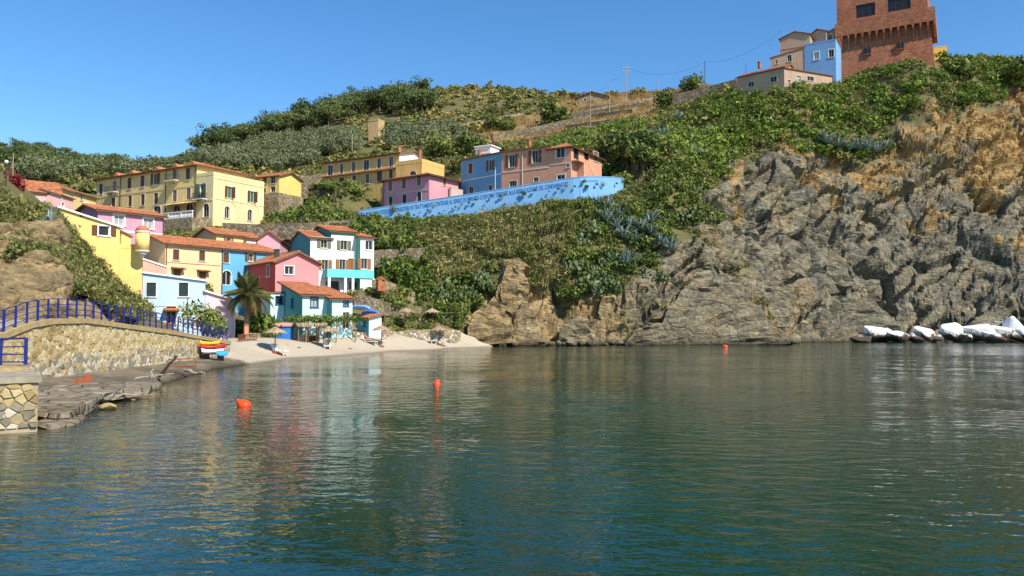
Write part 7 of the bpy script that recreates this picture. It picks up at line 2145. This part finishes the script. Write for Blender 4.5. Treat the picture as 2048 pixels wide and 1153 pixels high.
lspots = ((562, 710, 67, 60, 'white sun lounger under the leftmost thatched umbrella'), (655, 703, 75.5, 10, 'white sun lounger under the umbrella before the bar'), (743, 699, 82, 75, 'white sun lounger carrying the sunbather'), (864, 690, 90, -25, 'left white beach chair before the stone wall'), (887, 691, 90.5, 60, 'right white beach chair before the stone wall'))
for px_, py_, d, a, lab in lspots:
    o = copy_tree(lp); o.location = on_ground(px_, py_, d); o.rotation_euler = (0, 0, RAD(a)); tag(o, lab, 'sun lounger', 'white loungers on the beach')
drop(lp)
# sunbather
sb = on_ground(743, 699, 82); sroot = empty('person', sb, 'sunbather in dark swimwear reclining on the white lounger', 'person'); sroot.rotation_euler = (0, 0, RAD(75))
J = [((0, 0.45, 0.44), .14), ((0, 0.6, 0.62), .13), ((0, 0.74, 0.86), .15), ((0, 0.80, 0.98), .055), ((0, 0.80, 1.10), .10), ((0, 0.78, 1.18), .085),
     ((.17, 0.72, 0.90), .065), ((.30, 0.50, 0.70), .05), ((.33, 0.22, 0.57), .035), ((.33, 0.12, 0.56), .03), ((-.17, 0.72, 0.90), .065), ((-.30, 0.50, 0.70), .05), ((-.33, 0.22, 0.57), .035), ((-.33, 0.12, 0.56), .03),
     ((.10, 0.38, 0.45), .095), ((.12, 0.0, 0.62), .07), ((.12, -0.38, 0.42), .05), ((.12, -0.52, 0.46), .04), ((-.10, 0.38, 0.45), .095), ((-.12, 0.0, 0.50), .07), ((-.12, -0.42, 0.42), .05), ((-.12, -0.55, 0.47), .04)]
E = [(0, 1), (1, 2), (2, 3), (3, 4), (4, 5), (2, 6), (6, 7), (7, 8), (8, 9), (2, 10), (10, 11), (11, 12), (12, 13), (0, 14), (14, 15), (15, 16), (16, 17), (0, 18), (18, 19), (19, 20), (20, 21)]
pm = bpy.data.meshes.new('body'); pm.from_pydata([j for j, _ in J], E, []); pm.materials.append(plain('tanned_skin', (0.33, 0.16, 0.09), 0.6, 0.05))
po = bpy.data.objects.new('body', pm); link(po, sroot); md = po.modifiers.new('skin', 'SKIN'); 
for v, (_, r_) in zip(pm.skin_vertices[0].data, J): v.radius = (r_, r_)
pm.skin_vertices[0].data[0].use_root = True; sbm = po.modifiers.new('sub', 'SUBSURF'); sbm.levels = 1; sbm.render_levels = 1
mb = MB(); mb.lathe((0, 0.82, 1.10), [(0.115, 0), (0.125, 0.06), (0.09, 0.14), (0.02, 0.16)], 10); mb.build('hair', M['metal_dark'], sroot, True, origin=(0, 0, 0))
mb = MB(); mb.lathe((0, 0.44, 0.36), [(0.12, 0), (0.185, 0.06), (0.18, 0.15), (0.15, 0.19)], 12); mb.build('swimwear', M['blueframe'], sroot, True, origin=(0, 0, 0))

# thatched bar
bar = empty('beach_bar', on_ground(620, 673, 76), 'open thatched beach bar with wooden posts in front of the pergola', 'bar')
b0, b1_ = at(594, 672, 75.5), at(648, 672, 77); du2 = Vector((b1_.x - b0.x, b1_.y - b0.y, 0)); lb = du2.length; du2.normalize(); nb2 = Vector((-du2.y, du2.x, 0)); bz = 1.2; btz = at(620, 649, 76).z
ob_ = Vector((b0.x, b0.y, 0))
for a_, b_ in ((0.05, 0), (0.33, 0), (1.0, 0), (0.05, 1.0), (1.0, 1.0)):
    p = ob_ + du2 * (lb * a_) + nb2 * (b_ * 1.6); mb = MB(); mb.tube([p + up * (bz - .6), p + up * btz], 0.09 if a_ == .33 else .06, 7); mb.build('post', M['wood'], bar)
mb = MB(); mb.obox(ob_ - du2 * .2 - nb2 * .3 + up * btz, du2 * (lb + .4), nb2 * 2.2, up * .12); rf = mb.build('roof', M['thatch'], bar)
mb = MB()
for i in range(160):
    p = ob_ + du2 * rng.uniform(-.2, lb + .2) - nb2 * rng.uniform(.28, .4) + up * (btz + .12); l = rng.uniform(.15, .38); mb.add([p - du2 * .03, p + du2 * .03, p + du2 * (.02 + rng.normal() * .03) - up * l - nb2 * .05, p - du2 * .02 - up * l - nb2 * .05], [(0, 1, 2, 3)])
mb.build('straw_fringe', M['thatch'], rf)
mb = MB(); mb.obox(ob_ + nb2 * 0.1 + up * (bz - .4), du2 * (lb * .33), nb2 * .12, up * 1.0); mb.obox(ob_ + du2 * lb * .34 + nb2 * 1.3 + up * (bz - .4), du2 * (lb * .66), nb2 * .1, up * 1.0); mb.build('counter', M['metal_dark'], bar)
tb = empty('bar_table', ob_ + du2 * (lb * .62) + nb2 * .3 + up * (bz - .2), 'small wooden table standing inside the thatched bar', 'table'); q = tb.location.copy()
mb = MB(); mb.cbox(q + up * .72, .9, .6, .05); mb.build('tabletop', M['orangewood'], tb)
for sx_ in (-.4, .4):
    for sy_ in (-.25, .25):
        mb = MB(); mb.cbox(q + Vector((sx_, sy_, -.3)), .06, .06, 1.018); mb.build('leg', M['orangewood'], tb)
# low slatted barrier, pots, pillar
ba = empty('slatted_barrier', on_ground(495, 683, 68), 'low dark wooden slatted barrier at the top of the beach', 'barrier')
s0_, s1_ = on_ground(477, 685, 67), on_ground(513, 684, 69); zb_ = max(s0_.z, s1_.z)
for hh_ in (.12, .55):
    mb = MB(); mb.tube([Vector((s0_.x, s0_.y, zb_ + hh_)), Vector((s1_.x, s1_.y, zb_ + hh_))], .035, 4); mb.build('rail', M['brown'], ba)
for i in range(13):
    p = s0_ + (s1_ - s0_) * (i / 12); mb = MB(); mb.cbox((p.x, p.y - .06, zb_ - .2), .05, .03, .8); mb.build('slat', M['brown'], ba)
for px_, py_, d, lab in ((481, 668, 70, 'terracotta pot left of the garden pillar'), (487, 670, 70.5, 'terracotta pot right beside the garden pillar')):
    p = on_ground(px_, py_, d); mb = MB(); mb.lathe(p, [(.14, 0), (.2, .35), (.23, .36), (.23, .42), (.18, .42)], 12); o = mb.build('flower_pot', M['tile'], None, True); tag(o, lab, 'pot')
p = on_ground(493, 672, 71); mb = MB(); mb.cbox(p - up * .3, .35, .35, 1.5, .3); o = mb.build('garden_pillar', S('pillar_stucco', 214, 150, 110)); 
mb = MB(); mb.cbox(p + up * 1.203, .45, .45, .08, .3); mb.build('pillar_cap', M['tile'], o, origin=o.location); tag(o, 'short orange garden pillar at the foot of the palm', 'pillar')
swall('garden_wall', [at(497, 666, 72), at(548, 668, 76)], 1.8, M['stone_tan'], 'ochre garden wall right of the palm')
# life ring
p = at(390, 652, 66); mb = MB(); pts = [p + Vector((.3 * math.cos(a), 0, .3 * math.sin(a))) for a in np.linspace(0, 2 * math.pi, 17)]; mb.tube(pts, .07, 6, False); o = mb.build('life_ring', red, None, True); tag(o, 'red life ring on the wall of the pale blue house', 'life ring')
# stones scattered on the beach
for i in range(14):
    px_, py_ = rng.uniform(480, 960), 0; d = 60 + (px_ - 470) * 0.075 + rng.uniform(0, 5); p = on_ground(px_, 690, d)
    me = rock_mesh(500 + i, .22, .18, .12); me.materials.append(M['st_pale']); o = bpy.data.objects.new('beach_stone', me); o.location = p; link(o); tag(o, 'small pale stone lying on the beach sand', 'stone', 'stones on the beach')
# oven with red roof on the terrace
p = at(762, 566, 93); ov = empty('garden_oven', p, 'small brick garden oven with tile hood on the terrace', 'oven')
mb = MB(); mb.cbox(p - up * 1, 1.0, .8, 1.35, .5); mb.build('body', M['tile_old'], ov); mb = MB(); mb.prism([p + Vector((-.6, -.45, .352)), p + Vector((.6, -.45, .352)), p + Vector((0, -.45, .8))], Vector((0, 1, 0))); mb.build('hood', M['tile'], ov)

# ================================================================== POLES AND WIRES
def pole(px_, pyt, pyb, label, r=0.11, dmin=120, arms=0, name='utility_pole', d=None, cat='pole', mat='greywood'):
    b = ground(px_, pyb, dmin) if d is None else at(px_, pyb, d)
    zt = at(px_, pyt, b.y).z; root = empty(name, b, label, cat)
    mb = MB(); mb.tube([b - up * 1.5, Vector((b.x, b.y, zt))], [r, r * .7], 6); mb.build('shaft', M[mat], root)
    for k_ in range(arms):
        mb = MB(); mb.cbox(Vector((b.x, b.y - .15, zt - .6 - k_ * .9)), 1.6, .1, .1); mb.build('crossarm', M[mat], root)
        for sx_ in (-.7, 0, .7):
            mb = MB(); mb.tube([Vector((b.x + sx_, b.y - .15, zt - .5 - k_ * .9)), Vector((b.x + sx_, b.y - .15, zt - .25 - k_ * .9))], .06, 5); mb.build('insulator', M['white'], root)
    return Vector((b.x, b.y, zt))
t1 = pole(1181, 186, 262, 'bare wooden pole above the peach house roof', dmin=150); t2 = pole(1219, 160, 226, 'tall thin pole left of the double pole on the ridge', dmin=150); t3 = pole(1253, 133, 200, 'tall pole with crossarms and white insulators on the ridge', .16, 150, 2)
t4 = pole(1316, 153, 186, 'thin pole on the skyline between crossarm pole and mast', dmin=150); t5 = pole(1410, 123, 172, 'tall mast on the skyline above the broad bush', dmin=150, mat='metal_dark'); t6 = pole(954, 189, 230, 'lonely wooden pole with small crossarm high on the hill', dmin=150, arms=1)
t7 = pole(704, 268, 312, 'thin pole rising behind the roof of the upper yellow block', dmin=130); t8 = pole(1567, 60, 80, 'roof aerial on the upper beige house', .05, d=164, name='aerial', mat='metal_grey'); pole(1492, 128, 150, 'thin stack beside the low beige house', .06, d=160, mat='metal_dark')
pole(25, 308, 372, 'thin bare mast beside the bougainvillea', .05, d=66); 
lt = pole(12, 328, 365, 'lamp post with white globe at the far left', .06, d=62, name='lamp_post', cat='lamp', mat='metal_dark')
mb = MB(); mb.lathe(lt, [(.03, 0), (.12, .06), (.15, .15), (.12, .25), (.03, .3)], 12); o = mb.build('globe', M['white'], None, True)
lr = [q for q in bpy.data.objects if q.name.startswith('lamp_post')][0]; o.parent = lr; o.location = o.location - lr.location
g_ = ground(1183, 204, 170); A = at(1152, 196, g_.y); K = at(1216, 195, g_.y - 2)
r = hroot('hilltop_hut', A, g_.z, 'low dark stone hut with gabled roof on the bare ridge', 'hut')
h = House(r, A, dir_to=K, depth=5, z0=g_.z, wall=M['stone_tan'], roof='gable_v', rise=1.5, over=0.5, tile='tile_old', foot=False); h.win('F', 1170, 200, 0.8, 0.8); h.finish()
def wire(a, b, sag, label, r=.025):
    mb = MB(); mb.tube([a + (b - a) * (i / 14) - up * (sag * 4 * (i / 14) * (1 - i / 14)) for i in range(15)], r, 4); o = mb.build('cable', M['metal_dark']); tag(o, label, 'cable')
wire(t1 - up * 2, at(1122, 284, 128), .6, 'pale service cable from the bare pole down to the peach house', .04); wire(t1 - up * .3, t2 - up * .3, .8, 'cable between the bare pole and the thin ridge pole'); wire(t2 - up * .2, t3 - up * .6, .8, 'cable between the thin ridge pole and the crossarm pole')
wire(t3 - up * .5, t5 - up * .3, 2.5, 'long cable from the crossarm pole to the mast'); wire(t5 - up * .2, t8, 2.0, 'long cable from the mast to the beige house roof'); wire(at(575, 408, 119), at(760, 388, 126), .5, 'cable hanging over the green slope left of the rose pink house')
# slide poles on the cliff
def stick(px0, py0, px1, py1, mat, lab):
    a, b = ground(px0, py0, 110), ground(px1, py1, 110); b = Vector((b.x, b.y, b.z)); a2 = at(px0, py0, b.y - .3); b2 = at(px1, py1, b.y - .3)
    mb = MB(); mb.obox(b2, a2 - b2, Vector((.35, 0, .05)), Vector((0, .2, .1))); o = mb.build('beam', mat); tag(o, lab, 'beam')
stick(1547, 228, 1532, 246, M['white'], 'white beam sticking out of the scrub on the cliff top'); stick(1492, 268, 1474, 284, S('red_white_beam', 214, 160, 140), 'reddish beam lying at the top of the bare gully')
# cliff-top fence right of the tower
cf_ = empty('cliff_fence', at(1950, 125, 160), 'thin metal fence on the cliff edge right of the yellow hut', 'fence'); fp = [at(1898, 121, 161), at(1928, 118, 161), at(1960, 119, 161), at(1995, 124, 161)]
for p in fp:
    mb = MB(); mb.tube([p - up * 1.6, p], .035, 5); mb.build('post', M['metal_grey'], cf_)
mb = MB(); mb.tube(fp, .03, 4); mb.build('rail', M['metal_grey'], cf_); mb = MB(); mb.tube([p - up * .5 for p in fp], .02, 4); mb.build('rail', M['metal_grey'], cf_)
